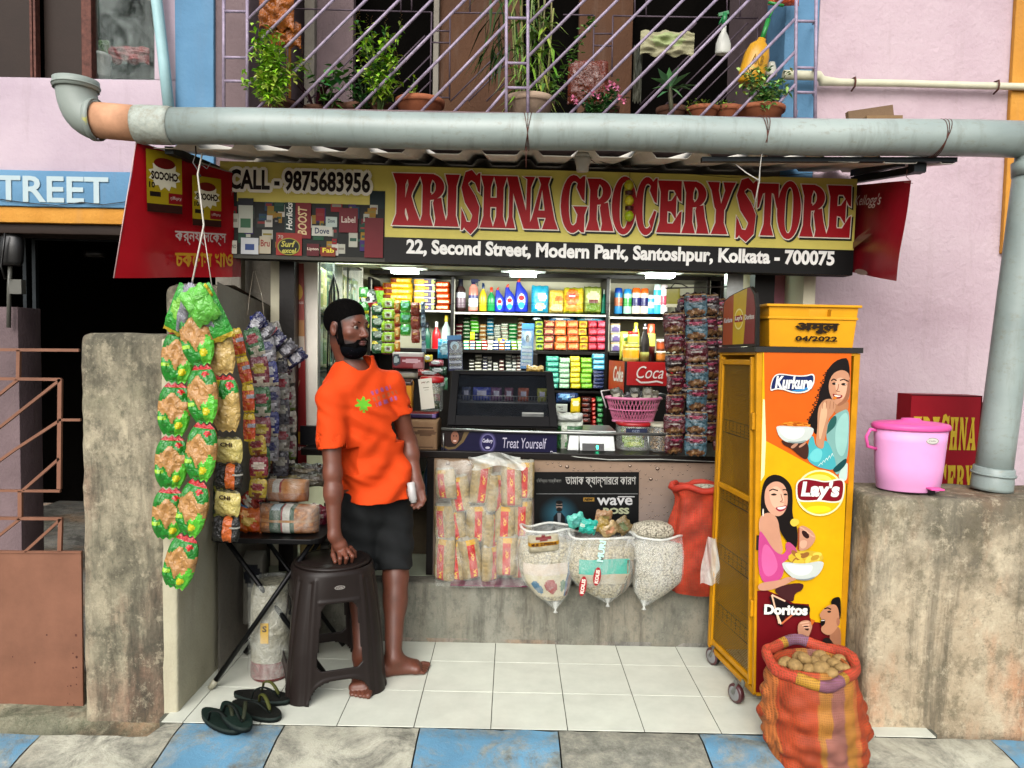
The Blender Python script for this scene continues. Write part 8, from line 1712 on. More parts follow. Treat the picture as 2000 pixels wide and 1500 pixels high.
# ================================================================ balcony grille
gl = thing('balcony_grille', 'mauve painted balcony grille of slanting bars above the shop', 'grille', P(1000, 225, 3.72))
YG = 3.72
def gb_(a, b, r=.0075, y=YG, name='slanting_bar', mat='mauve_metal'): m = MB(); m.tube([P(*a, y), P(*b, y)], r, 7); return m.build(name, mat, gl)
def seg(x, y, x1lim, y1=-70): pass
xl_, xm0, xm1, xr_ = 484, 990, 1030, 1553
yb = lambda x: 215 + (x - 484) * .0165
for sec0, sec1 in ((xl_, xm0), (xm1, xr_)):
 x = sec0 - 560
 while x < sec1:
  x0, y0 = x, yb(sec0); 
  if x0 < sec0: y0 -= (sec0 - x0); x0 = sec0
  x1, y1 = x + (yb(sec0) + 80), -80
  if x1 > sec1: y1 += (x1 - sec1); x1 = sec1
  y0 += (x0 - sec0) * .0165
  if y0 > y1 + 6 and x1 > x0 + 3: gb_((x0, y0), (x1, y1))
  x += 64
for x in (437, 483, 989, 1031, 1553, 1592):
 gb_((x + 3 if x > 1500 else x, -70), (x, yb(x) + 2), .0085, YG, 'upright')
for xa, xb, ys in ((437, 483, (-30, 22, 112, 158)), (989, 1031, (-20, 35, 123, 171)), (1553, 1592, (-20, 41, 132, 180))):
 for y in ys: gb_((xa, y), (xb, y + 1), .007, YG, 'rung')
gb_((483, yb(483)), (1590, yb(1590)), .008, YG, 'bottom_rail'); gb_((483, yb(483) + 7), (1590, yb(1590) + 7), .007, YG + .02, 'bottom_rail')
gb_((1553, yb(1553)), (1556, 215), .007, YG + .02, 'bottom_rail')
m = MB(); 
for x in (1553, 1592): pass
for y in (41, 132, 180): m = MB(); m.tube([P(1592, y, YG), P(1588, y + 6, YG + .26)], .006, 6); m.build('return_bar', 'mauve_metal', gl)
ig = thing('inner_grille', 'thin dark grille of rectangles and slanting rods in front of the balcony doors', 'grille', P(1000, 200, 4.55)); YI = 4.5
def ib(a, b, r=.005): m = MB(); m.tube([P(*a, YI), P(*b, YI)], r, 5); return m.build('rod', 'thin_metal', ig)
for a, b in (((560, 17), (843, 24)), ((843, 24), (840, 190)), ((879, 25), (878, 195)), ((843, 60), (879, 61)), ((843, 83), (879, 84)), ((840, 190), (878, 191)), ((879, 25), (985, 26)), ((1100, 29), (1160, 30)), ((1160, 30), (1158, 195)), ((1197, 31), (1195, 150)), ((1160, 66), (1197, 66)), ((1160, 89), (1197, 90)), ((1197, 31), (1480, 36)), ((1480, 36), (1478, 190)), ((1516, 40), (1514, 190)), ((1480, 92), (1516, 92)), ((562, 20), (562, 205)), ((548, 180), (562, 180)), ((783, -40), (783, 22)), ((804, -40), (804, 22)), ((918, -40), (918, 24)), ((1240, -40), (1240, 32)), ((1262, -40), (1262, 32)), ((1420, -40), (1420, 34)), ((1445, -40), (1445, 34))): ib(a, b)
for x0 in (600, 650, 700, 750, 800): 
 x1 = min(843, x0 + 130); ib((x0, 200), (x1, 200 - (x1 - x0)))
for x0 in (880, 915, 950): ib((x0, 198), (min(985, x0 + 150), 198 - (min(985, x0 + 150) - x0)))
for x0 in (1200, 1250, 1300, 1350, 1400): x1 = min(1480, x0 + 160); ib((x0, 205), (x1, 205 - (x1 - x0)))
# ================================================================ balcony plants
def leaf(m, p, d, ln, wd, col, droop=.25, up=Vector((0, 0, 1))):
 d = Vector(d).normalized(); s_ = d.cross(up); s_ = s_.normalized() if s_.length > .05 else Vector((1, 0, 0)); nrm = s_.cross(d)
 a = Vector(p); b = a + d * ln * .5 + nrm * ln * .05; e = a + d * ln - Vector((0, 0, ln * droop))
 i = m.pts((a, b - s_ * wd * .5 - nrm * wd * .12, b + nrm * wd * .02, b + s_ * wd * .5 - nrm * wd * .12, e)); m.fc((i, i + 1, i + 2), col, True); m.fc((i, i + 2, i + 3), col, True); m.fc((i + 1, i + 4, i + 2), col, True); m.fc((i + 2, i + 4, i + 3), col, True)
def pot(o, px, py0, py1, Y, rpx, col='terracotta'):
 c = P(px, py1, Y); c.z = zF + .001; H = P(px, py0, Y).z - c.z; r = rpx / FOC * Y
 m = MB(); m.lathe([(r * .72, 0), (r * .90, H * .7), (r * .93, H * .72), (r * 1.0, H * .74), (r * 1.02, H * .98), (r * .95, H), (r * .88, H * .9), (.005, H * .88)], 28, c); m.build('pot', col, o); return c, H, r
simple('terracotta', '#8a5238', .8, grime=.3, scale=8, bump=.3); simple('pale_clay', '#94806e', .85, grime=.35, scale=7, bump=.4); simple('dark_clay', '#5d4032', .85, grime=.3, scale=8)
def bush(label, px, py0, py1, Y, wpx, n, cols, ln, wd, potarg=None, stems=5, seed=1, droop=.3, shape=1.0, cat='plant', name='potted_plant', extra=None, lean=0):
 rr = random.Random(seed); base = P(px, 222, Y); base.z = zF + .06; o = thing(name, label, cat, (base.x, base.y, zF)); H = P(px, py0, Y).z; z1 = P(px, py1, Y).z; W = wpx / FOC * Y
 if potarg: pot(o, *potarg)
 m = MB('#3a4a26'); tips = []
 for k in range(stems):
  tx = base.x + rr.uniform(-.42, .42) * W + lean; tz_ = lerp(z1, H, rr.uniform(.15, 1) ** .8); ty = Y + rr.uniform(-.06, .06); q = []
  for j in range(6): t = j / 5; q.append(Vector((lerp(base.x + rr.uniform(-.01, .01), tx, t ** 1.3), lerp(base.y, ty, t), lerp(base.z - .05, tz_, t))))
  m.tube(q, [.004, .004, .0035, .003, .0025, .002], 5); tips.append(q)
 m.build('stems', 'leaf', o)
 m = MB()
 for k in range(n):
  q = rr.choice(tips); t = max(.15, rr.random() ** .7) * 4.99; j = int(t); p_ = q[j].lerp(q[j + 1], t - j) + Vector((rr.gauss(0, .12) * W * shape, rr.gauss(0, .03), rr.gauss(0, .02)))
  if p_.z < z1: p_.z = z1 + rr.random() * .03
  d = Vector((rr.uniform(-1, 1), rr.uniform(-1, .6), rr.uniform(-.3, .9))); leaf(m, p_, d, ln * rr.uniform(.6, 1.25), wd * rr.uniform(.7, 1.2), jit(rr.choice(cols), .2, rr), droop)
 tag(m.build('foliage', 'leaf', o), kind='stuff')
 if extra: extra(o, tips, rr, W)
 return o
def spikes(o, tips, rr, W):
 m = MB()
 for q in tips:
  p_ = q[-1]
  for k in range(9): c = p_ + Vector((rr.uniform(-.003, .003), 0, .008 * k)); leaf(m, c, (rr.uniform(-1, 1), -1, .1), .010, .007, jit('#8a6a50', .2, rr), 0)
 tag(m.build('seed_spikes', 'leaf', o), kind='stuff')
G = ['#7fb022', '#93c030', '#a8c850', '#6a9a22', '#b5cc62']; D = ['#2f5a26', '#234a22', '#42702f', '#33602f']
bush('bright yellow green basil bush spilling through the left bars', 532, 55, 200, 3.66, 125, 1100, G, .050, .022, (545, 198, 220, 3.95, 34, 'dark_clay'), 20, 3, .3, .42, extra=spikes)
bush('light green basil with brown seed spikes in the middle of the left bars', 742, 45, 190, 3.78, 110, 620, G + D[:1], .044, .020, (742, 205, 222, 3.95, 30, 'dark_clay'), 13, 5, .35, .35, extra=spikes)
bush('broad leaved green plant between the two basil bushes', 640, 95, 205, 3.9, 110, 60, ['#4f8a34', '#62984a', '#3a7038'], .080, .040, (655, 205, 222, 4.0, 30, 'dark_clay'), 7, 7, .2, .7)
bush('dark small leaved shrub below the middle basil', 720, 130, 215, 3.92, 120, 420, D, .038, .022, (700, 207, 222, 4.02, 30, 'dark_clay'), 14, 9, .3, .5)
bush('small basil seedling in the wide brown pot', 806, 143, 196, 3.82, 26, 70, G, .030, .014, (820, 197, 222, 3.86, 47, 'terracotta'), 3, 11, .3, .8)
o = thing('red_cordyline', 'dark red spiky plant behind the left bars', 'plant', P(618, 215, 3.9)); m = MB(); rr = random.Random(3)
for k in range(22): a = rr.uniform(-1.2, 1.2); leaf(m, P(618, 222, 3.92), (math.sin(a), rr.uniform(-.5, .3), math.cos(a) * 1.1), rr.uniform(.14, .22), .022, jit('#3a1c24', .3, rr), .1)
tag(m.build('foliage', 'leaf', o), kind='stuff'); pot(o, 618, 210, 222, 3.95, 24, 'dark_clay')
o = thing('bamboo_palm', 'tall palm with pale canes in the big clay pot at the centre of the grille', 'plant', P(1030, 220, 3.9)); c, H, r = pot(o, 1034, 193, 228, 3.86, 48, 'pale_clay'); rr = random.Random(8)
m = MB(); m2 = MB(); 
for k in range(14):
 x0 = rr.uniform(1004, 1072); x1 = x0 + rr.uniform(-22, 26); q = [P(lerp(x0, x1, t), lerp(196, rr.uniform(-50, 40) if t == 1 else lerp(196, -10, t), t), 3.86 + rr.uniform(-.03, .05)) for t in (0, .25, .5, .75, 1)]
 m.tube(q, .0045, 6, jit('#7d8a55', .2, rr))
 for j in range(14): t = rr.random() * 3.99; p_ = q[int(t)].lerp(q[int(t) + 1], t % 1); leaf(m2, p_, (rr.uniform(-1, 1), rr.uniform(-.6, .2), rr.uniform(-.9, .5)), rr.uniform(.08, .17), .022, jit(rr.choice(['#6a8f30', '#88a844', '#4a7030', '#9aaa5c']), .2, rr), .35)
m.build('canes', 'leaf', o)
for k in range(60): a = rr.uniform(-2.4, -.9); leaf(m2, P(rr.uniform(950, 1010), rr.uniform(-30, 110), 4.2), (math.cos(a), rr.uniform(-.4, .2), math.sin(a)), rr.uniform(.16, .26), .02, jit('#2a3f1c', .3, rr), .15)
tag(m2.build('foliage', 'leaf', o), kind='stuff')
o = thing('climbing_vine', 'green round leaved vine climbing right of the tall palm', 'plant', P(1080, 210, 3.8)); m = MB(); rr = random.Random(4); q = [P(x, y, 3.78) for x, y in ((1078, 195), (1085, 160), (1105, 135), (1118, 105), (1135, 80), (1148, 55), (1158, 42))]; m.tube(q, .0028, 5, '#4a5a2a')
for k in range(90): t = rr.random() * 5.99; p_ = q[int(t)].lerp(q[int(t) + 1], t % 1) + Vector((rr.gauss(0, .014), 0, rr.gauss(0, .014))); leaf(m, p_, (rr.uniform(-1, 1), -.8, rr.uniform(-.6, .6)), rr.uniform(.022, .040), .024, jit(rr.choice(['#3f6a26', '#55803a', '#6d9040']), .2, rr), .2)
tag(m.build('foliage', 'leaf', o), kind='stuff')
def flowers(o, tips, rr, W):
 for k, (px, py) in enumerate(((1158, 183), (1168, 188), (1192, 163), (1200, 168), (1206, 174), (1187, 172), (1218, 198), (1210, 190), (1119, 192), (1125, 200))):
  m = MB(); c = P(px, py, 3.70)
  for j in range(5): a = 2 * math.pi * j / 5 + k; leaf(m, c, (math.cos(a), -.5, math.sin(a)), .019, .016, jit('#c0708f', .1, rr), .0)
  i = m.pts([c + Vector((0, -.012, 0)) + Vector((.003 * math.cos(a), 0, .003 * math.sin(a))) for a in (0, 1.57, 3.14, 4.71)]); m.fc((i, i + 1, i + 2, i + 3), '#8a1c3c'); m.build('flower', 'leaf', o)
bush('pink flowering periwinkle with dark green leaves', 1170, 165, 222, 3.78, 95, 240, D + ['#3f6a3a'], .040, .020, (1175, 208, 224, 3.9, 34, 'dark_clay'), 12, 21, .25, .6, extra=flowers)
o = thing('frangipani', 'big leaved grey green frangipani behind the right bars', 'plant', P(1310, 220, 3.8)); rr = random.Random(6); m = MB('#5a5a48'); q0 = P(1312, 225, 3.82); q1 = P(1308, 170, 3.80); m.tube([q0, q1], .012, 8); m.build('stem', 'leaf', o)
for k, (dx, dz, ln) in enumerate(((-.9, .35, .13), (-.6, .8, .14), (-.15, 1.0, .13), (.3, .9, .12), (.75, .7, .14), (1, .25, .15), (1, -.15, .13), (-1, 0, .11), (-.7, -.35, .10), (.5, -.5, .10), (.1, .5, .12), (-.4, .3, .12))):
 m = MB(); leaf(m, q1 + Vector((0, 0, -.01 * (k % 3))), (dx, -.5, dz), ln, .042, jit('#5c8a5a', .18, rr), .15); m.build('leaf', 'leaf', o)
pot(o, 1312, 212, 226, 3.9, 30, 'dark_clay')
bush('small yellow green plant in the left terracotta bowl', 1360, 198, 215, 3.80, 60, 90, ['#6f8a2a', '#8a9a4a', '#4a6a24'], .026, .014, (1372, 211, 228, 3.82, 30, 'terracotta'), 8, 31, .3, 1.0)
bush('little green seedlings in the wider terracotta bowl', 1412, 195, 213, 3.84, 50, 80, ['#5f8a2a', '#7a9a3a'], .026, .013, (1420, 211, 229, 3.86, 30, 'terracotta'), 8, 33, .3, 1.0)
bush('variegated green bush in the terracotta bowl by the blue pilaster', 1490, 130, 215, 3.74, 105, 620, ['#4f8440', '#84a858', '#a8b86a', '#3a7040'], .036, .020, (1484, 212, 230, 3.80, 46, 'terracotta'), 16, 35, .25, .5)
def crumple(name, label, cat, px0, px1, py0, py1, Y, col, mat='wrap', amp=.02, dp=.08):
 W = spanx(px0, px1, py1, Y); H = (P(px0, py0, Y) - P(px0, py1, Y)).length; mb = pack_mesh((name, px0), W, H, dp, dsg(col, labels=[(.5, .6, .3, .3, jit(col, .15))]), 2.4, 2.2, 22, 22, 0, amp); return tag(inst(name, (name, px0), mb, mat, None, P((px0 + px1) / 2, py1, Y)), label, cat)
crumple('plastic_bag', 'crumpled orange plastic bag tied behind the left balcony bars', 'bag', 506, 574, -20, 58, 3.85, '#94500f', amp=.035); crumple('plastic_bag', 'lower bulge of a second orange bag hanging beside the crumpled one', 'bag', 528, 588, 45, 92, 3.9, '#8a4a10', amp=.025)
crumple('printed_sack', 'orange printed sack leaning on the balcony wall right of the vine', 'sack', 1108, 1186, 118, 205, 4.2, '#5a2008', amp=.012); crumple('cloth', 'pale crumpled cloth hanging over a rod on the balcony', 'cloth', 1250, 1355, 62, 108, 4.3, '#8d8a6c', 'wrap_soft', amp=.03, dp=.04)
crumple('orange_lid', 'orange plastic tub at the top of the grille', 'tub', 1500, 1560, -30, 11, 3.9, '#b8481c', amp=.004); crumple('garment', 'dark hanging cloth beside the pale crumpled one', 'cloth', 1235, 1252, 90, 200, 4.4, '#3a3a30', 'wrap_soft', amp=.02, dp=.03)
o = thing('spray_bottle', 'white spray bottle with a green trigger hooked on the grille', 'spray bottle', P(1415, 106, 3.8)); b0 = P(1412, 106, 3.8); m = MB('#a9aaa2'); m.lathe([(.036, 0), (.040, .008), (.038, .05), (.026, .085), (.013, .11), (.012, .15)], 18, b0, sy=.6); m.build('bottle_body', 'plastic', o)
m = MB('#1c6a3a'); m.tube([b0 + Vector((0, 0, .145)), b0 + Vector((.002, 0, .20))], .014, 8); m.bar(b0 + Vector((-.03, 0, .19)), b0 + Vector((.02, 0, .205)), .016); m.tube([b0 + Vector((-.01, 0, .18)), b0 + Vector((-.025, 0, .145))], .004, 6); m.build('trigger', 'plastic', o)
o = thing('pump_sprayer', 'yellow garden sprayer with a green pump handle hung on the grille', 'sprayer', P(1468, 160, 3.8)); b0 = P(1462, 166, 3.85); m = MB('#b8860f'); M_ = Matrix.Translation(b0) @ Matrix.Rotation(.25, 4, 'Y'); m.M = M_; m.lathe([(.05, 0), (.062, .01), (.066, .07), (.064, .15), (.05, .20), (.022, .225), (.02, .24)], 22, (0, 0, 0), sy=.7); m.build('tank', 'plastic', o)
m = MB('#1f7a34'); m.M = M_; m.tube([(0, 0, .22), (.005, 0, .34)], .012, 8); m.tube([(.005, 0, .34), (.02, 0, .42)], .005, 6); m.tube([(-.02, 0, .42), (.06, 0, .425)], .008, 8); m.build('pump_handle', 'plastic', o)
m = MB(); m.M = M_; q = MB(); q.M = M_ @ frame((-.03, -.0475, .09), (1, 0, 0), (0, 0, 1)); q.text('AKB', 0, 0, .06, .05, 0, '#7a5a14', bold=.02, res=2); q.build('lettering', 'print_flat', o)
o = thing('white_drain_cap', 'white ribbed plastic drain fitting beside the variegated bush', 'pipe fitting', P(1508, 140, 3.9)); m = MB('#a5a598'); m.lathe([(.025, -.03), (.03, -.028), (.03, -.01), (.026, -.008), (.026, .01), (.02, .03), (.018, .04)], 16, P(1506, 138, 3.88)); m.build('fitting', 'plastic', o)
o = thing('white_pot', 'white plastic pot behind the upper left window glass', 'pot', P(192, 152, 4.14)); b0 = P(192, 153, 4.14); m = MB('#9da49c'); m.lathe([(.050, 0), (.060, .01), (.064, .11), (.068, .112), (.068, .125), (.06, .13)], 22, b0); m.build('pot_body', 'plastic', o)
crumple('onion_net', 'red net bag of onions on the shelf behind the window glass', 'net bag', 206, 292, 92, 124, 4.22, '#7d2020', amp=.02); crumple('green_bag', 'pale green plastic bag at the left of the onion net', 'bag', 188, 214, 80, 108, 4.2, '#5d7a4a', amp=.02)
# ================================================================ shopkeeper
def man():
 V = lambda *a: np.array(P(*a)); arr = np.array
 root = thing('person', 'barefoot man in an orange T-shirt and dark shorts leaning one hand on the stool', 'person', P(740, 1330, 3.3)); root.location.z = 0
 SR, SL = V(643, 778, 3.20), V(766, 752, 3.40); hip = V(737, 950, 3.40); neck = V(693, 728, 3.31)
 u = SL - SR; u[2] = 0; u /= np.linalg.norm(u); n = arr([u[1], -u[0], 0]); up = arr([0, 0, 1.])
 elR, wrR = V(650, 925, 3.15), V(653, 1046, 3.11); elL, wrL = V(797, 862, 3.46), V(813, 936, 3.40)
 hR, hL = hip - u * .085, hip + u * .085; kR = V(706, 1135, 3.42); kL = V(773, 1128, 3.37)
 aR = arr(P(706, 1300, 3.28)); aR[2] = .075; aL = arr(FZ(768, 1284, .08))
 HC = V(678, 641, 3.27); th = rad(60); fw = arr([math.sin(th), -math.cos(th), 0]); s_ = np.cross(fw, up); RH = np.stack([s_, fw, up], 1)
 H = lambda x, y, z: HC + s_ * x + fw * y + up * z
 B = SDF((-1.02, 2.90, -.012), (-.30, 3.62, 1.72), .004)
 he = lambda c, r, k=.012, sub=False: B.ell(H(*c), r, RH, k, sub)
 he((0, -.014, .036), (.077, .101, .090)); he((0, .022, -.02), (.064, .072, .085), .02); he((0, .03, -.072), (.055, .055, .042), .02); he((0, .066, -.098), (.022, .020, .018), .02)
 B.cap(H(-.034, .080, .024), H(.034, .080, .024), .0105, k=.014)
 for x in (-1, 1):
  he((x * .031, .096, .003), (.017, .013, .010), .008, True); he((x * .046, .056, -.022), (.020, .022, .018), .016)
  B.cap(H(x * .018, .083, .011), H(x * .044, .074, .010), .0042, k=.004); he((x * .079, -.006, -.006), (.008, .019, .031), .006); he((x * .086, .002, -.004), (.005, .009, .016), .004, True); he((x * .013, .097, -.034), (.008, .009, .008), .006)
 B.cap(H(0, .086, .014), H(0, .106, -.026), .008, .0105, .008); he((0, .109, -.031), (.013, .012, .010), .006)
 he((0, .094, -.058), (.023, .009, .0055), .004); he((0, .092, -.069), (.019, .010, .0065), .004)
 B.cap(H(0, -.028, -.06), neck + n * -.01, .054, .058, .025); B.cap(neck, neck - up * .12 + (hip - neck) * .1, .06, .09, .04)
 B.cap(neck - up * .03, SR + up * .01, .045, .047, .04); B.cap(neck - up * .03, SL + up * .01, .045, .047, .04)
 B.cap(vl(neck, hip, .25), hip, .105, .105, .04, flat=(n, .8))
 for S, e, w_ in ((SR, elR, wrR), (SL, elL, wrL)):
  S, e, w_ = arr(S), arr(e), arr(w_); B.cap(S, e, .048, .038, .02); B.cap(S + (e - S) * .45, S + (e - S) * .5, .043, k=.02)
  B.cap(e, w_, .039, .0265, .02, flat=(n, .9)); m_ = e + (w_ - e) * .28; B.cap(m_, m_ + (w_ - e) * .05, .040, k=.02)
 for h_, k_, a_ in ((hR, kR, aR), (hL, kL, aL)):
  B.cap(h_, k_, .080, .058, .03); B.cap(k_, a_, .054, .036, .025); c = k_ + (a_ - k_) * .30; B.ell(c + arr([0, .014, 0]), (.056, .060, .11), k=.02); B.ell(k_ + arr([0, -.012, 0]), (.044, .044, .05), k=.02)
 def foot(a, tipx, tipy, side):
  t = arr(FZ(tipx, tipy, 0)); t[2] = .022; d = t - a; d[2] = 0; L_ = np.linalg.norm(d); d /= L_; q = arr([-d[1], d[0], 0]) * side; he_ = a - d * .035; he_[2] = .030
  B.cap(a, he_, .034, .030, .02); b_ = a + d * (L_ * .62); b_[2] = .024
  B.cap(a + d * .01 - up * .015, b_ + q * .012, .034, .026, .03); B.cap(he_, b_ - q * .020, .028, .022, .02); B.cap(he_, b_ + q * .022, .026, .022, .02); B.cap(b_ - q * .03, b_ + q * .03, .019, k=.012)
  for j in range(5):
   o_ = (.034 - .017 * j); l_ = [.068, .062, .055, .046, .036][j] * .92; r_ = [.0135, .0095, .009, .0085, .008][j]; p0 = b_ + q * o_ * 1.0; p0[2] = .018; p1 = p0 + d * l_ * .7 + q * (.004 if j == 0 else -.001 * j); p1[2] = r_ + .004; p2 = p0 + d * l_; p2[2] = r_
   B.cap(p0, p1, r_ * 1.05, r_ * .92, .006); B.cap(p1, p2, r_ * .95, r_, .004)
 foot(aR, 702, 1381, 1); foot(aL, 838, 1310, 1)
 kn = arr(FZ(672, 1078, SZ + .040)); w0 = wrR; B.cap(w0, w0 * .45 + kn * .55, .026, .030, .015, flat=(n, .8)); B.cap(w0 * .4 + kn * .6, kn, .029, .027, .012, flat=(up, .8))
 for (ax, ay, az), (bx, by, bz), (tx, ty) in (((684, 1070, .052), (692, 1078, .030), (694, 1087)), ((680, 1076, .050), (688, 1086, .034), (687, 1096)), ((672, 1079, .048), (677, 1090, .032), (675, 1099)), ((663, 1079, .046), (664, 1091, .030), (664, 1100))):
  a_, b_, c_ = arr(FZ(ax, ay, SZ + az)), arr(FZ(bx, by, SZ + bz)), arr(FZ(tx, ty, SZ + .008)); B.cap(kn, a_, .016, .0105, .008); B.cap(a_, b_, .0105, .0095, .004); B.cap(b_, c_, .0095, .008, .004)
 a_, b_, c_ = arr(FZ(653, 1066, SZ + .05)), arr(FZ(651, 1084, SZ + .03)), arr(FZ(655, 1097, SZ + .009)); B.cap(w0 * .5 + kn * .5, a_, .017, .014, .010); B.cap(a_, b_, .0135, .0115, .005); B.cap(b_, c_, .0115, .0095, .004)
 pl = V(818, 955, 3.39); B.cap(wrL, pl, .025, .030, .014, flat=(n, .75)); B.cap(pl + up * .01, V(817, 962, 3.385), .028, .026, .01, flat=(n, .75))
 for j, (x0, x1, x2, y0, y1, y2) in enumerate(((826, 829, 824, 962, 976, 987), (820, 824, 817, 965, 981, 992), (813, 817, 809, 966, 982, 992), (807, 812, 805, 964, 978, 987))):
  p0, p1, p2 = V(x0, y0, 3.375 - .006 * j), V(x1, y1, 3.362 - .008 * j), V(x2, y2, 3.338 - .006 * j); B.cap(pl, p0, .015, .0105, .008); B.cap(p0, p1, .0102, .0095, .004); B.cap(p1, p2, .0093, .0078, .004)
 B.cap(V(806, 946, 3.38), V(797, 957, 3.35), .014, .0115, .01); B.cap(V(797, 957, 3.35), V(799, 970, 3.335), .0112, .009, .004)
 def skin(Q):
  c = np.tile(arr(L('#64392a')[:3]), (len(Q), 1)); lo = arr(L('#3c2014')[:3]); q = Q - HC; x, y, z = q @ s_, q @ fw, q[:, 2]; hd = (np.abs(x) < .12) & (np.abs(y) < .14) & (z > -.14)
  dark = arr([.012, .010, .010])
  def blend(m_, col, f): c[m_] = c[m_] * (1 - f[m_, None]) + col * f[m_, None]
  hairf = np.clip((z - (.020 + .25 * np.clip(y - .045, 0, 1) + .0 * y)) / .02 , 0, 1) * np.clip((.088 - y - .35 * np.clip(.06 - z, 0, 1)) / .02, 0, 1); fade = np.clip((z + .075) / .05, 0, 1) * np.clip((.022 - y) / .014, 0, 1) * .93; fade = np.where((np.abs(x) > .074) & (y > -.03) & (y < .02) & (z < .028), 0, fade); sb = np.clip((np.abs(x) - .045) / .012, 0, 1) * np.clip((y - .006) / .008, 0, 1) * np.clip((.042 - y) / .012, 0, 1) * (z < .07); bd = np.clip((-.046 - z + .30 * np.clip(.05 - y, -.02, .1)) / .012, 0, 1) * (y > .006) * (z > -.14); bd = bd * np.where((y > .078) & (np.abs(x) < .03) & (z > -.08), 0, 1); fade = np.maximum(fade, np.maximum(sb, bd) * .92) 
  blend(hd, dark, np.maximum(np.where(y < .075, hairf, hairf * .6), fade))
  lip = hd & (y > .078) & (z < -.050) & (z > -.077) & (np.abs(x) < .026); c[lip] = arr(L('#55302c')[:3])
  fx = Q[:, 2] < .45; c[fx] = c[fx] * .80 + lo * .1
  kf = 1 + .10 * np.sin(Q[:, 0] * 60 + Q[:, 2] * 31) * np.sin(Q[:, 2] * 43); return np.clip(c * kf[:, None], 0, 1)
 t = NT('skin'); at = t.n('ShaderNodeAttribute', attribute_name='Col'); g = t.ramp(t.noise(22, 6, .65), [(.3, (.80,) * 3), (.7, (1.0,) * 3)])
 MATS['skin'] = t.set(t.mix(1.0, at.outputs[0], g, 'MULTIPLY'), .46, 0, t.bump(t.noise(180, 3, .6), .15, .002), .45); t.b.inputs['Subsurface Weight'].default_value = .06; t.b.inputs['Subsurface Scale'].default_value = .01
 body = B.build('body', 'skin', root, skin, smooth_it=2)
 simple('hair_black', '#040303', .8, grime=.5, scale=90, bump=.9, bscale=260, spec=.05)
 A = SDF(HC - .16, HC + .16, .003); ha = lambda c, r, k=.01, sub=False: A.ell(H(*c), r, RH, k, sub)
 ha((0, -.017, .040), (.0785, .1025, .091)); ha((0, .006, .076), (.058, .066, .045), .02); ha((0, .066, -.05), (.12, .10, .090), .008, True); ha((0, .128, .01), (.10, .050, .072), .01, True); ha((0, -.06, -.115), (.12, .12, .105), .01, True); A.build('hair', 'hair_black', root)
 A = SDF(HC - .16, HC + .16, .003); ha((0, .031, -.077), (.0585, .0605, .046)); ha((0, .068, -.102), (.027, .024, .022), .015)
 for x in (-1, 1): A.cap(H(x * .0685, .018, .035), H(x * .060, .024, -.06), .009, .014, .01); A.cap(H(x * .003, .103, -.049), H(x * .027, .088, -.057), .0058, .0055, .004); A.cap(H(x * .027, .088, -.057), H(x * .034, .074, -.09), .006, .010, .008)
 ha((0, .100, -.062), (.026, .035, .0125), .004, True); ha((0, .02, -.16), (.2, .2, .026), .01, True); ha((0, -.06, -.10), (.10, .055, .12), .01, True); A.build('beard', 'hair_black', root)
 tm = NT('mask_cloth'); v = tm.n('ShaderNodeTexVoronoi'); v.inputs['Scale'].default_value = 95; tm.l(tm.coord(), v.inputs['Vector']); MATS['mask_cloth'] = tm.set(spec=.05, rough=.9, color=tm.ramp(v.outputs['Distance'], [(.0, '#3c343a'), (.12, '#2c2430'), (.20, '#040508')]))
 A = SDF(HC - .16, HC + .16, .003); ha((0, .034, -.094), (.0615, .0635, .042)); ha((0, .05, -.045), (.12, .12, .040), .006, True); ha((0, -.03, -.10), (.11, .05, .1), .006, True); 
 for x in (-1, 1): A.cap(H(x * .064, .012, -.07), H(x * .074, -.004, -.02), .004, .0025, .006)
 A.build('face_mask', 'mask_cloth', root)
 for x in (-1, 1):
  m = MB(); c = H(x * .031, .0745, .0025); rw = .0122; m.M = Matrix.Translation(c) @ Matrix([list(r) for r in RH]).to_4x4()
  m.lathe([(rw * math.sin(math.pi * j / 10) + 1e-5, -rw * math.cos(math.pi * j / 10), '#6e665f') for j in range(11)], 14); m.M = m.M @ frame((-.001 + .0025, rw * .97, 0), (-1, .25, 0), (0, 0, 1)); 
  m.ell(0, 0, .0056, .0056, .0012, '#140a07', 14); m.build('eye', 'plastic', root)
  m = MB('#0c0807'); m.tube([H(x * .014, .0905, .0215), H(x * .028, .0905, .0265), H(x * .046, .078, .0215)], [.0028, .0036, .0020], 8, flat=.8); m.build('eyebrow', 'hair_black', root)
 attr_mat('shirt_cloth', .8, bump=.25, bscale=400, grime=.06, spec=.2)
 zt, zb = 1.395, P(730, 978, 3.28).z - .004
 Sg = SDF((-1.02, 3.0, zb - .05), (-.36, 3.66, 1.46), .0045)
 cz_ = [(zb - .02, hip + n * .012, .168, .142), (.86, hip + n * .008, .164, .136), (.98, vl(hip, neck, .28), .145, .114), (1.12, vl(hip, neck, .55), .153, .116), (1.24, vl(hip, neck, .78), .163, .112), (1.31, vl(hip, neck, .9), .165, .100), (1.375, neck, .105, .078), (1.42, neck, .065, .062)]
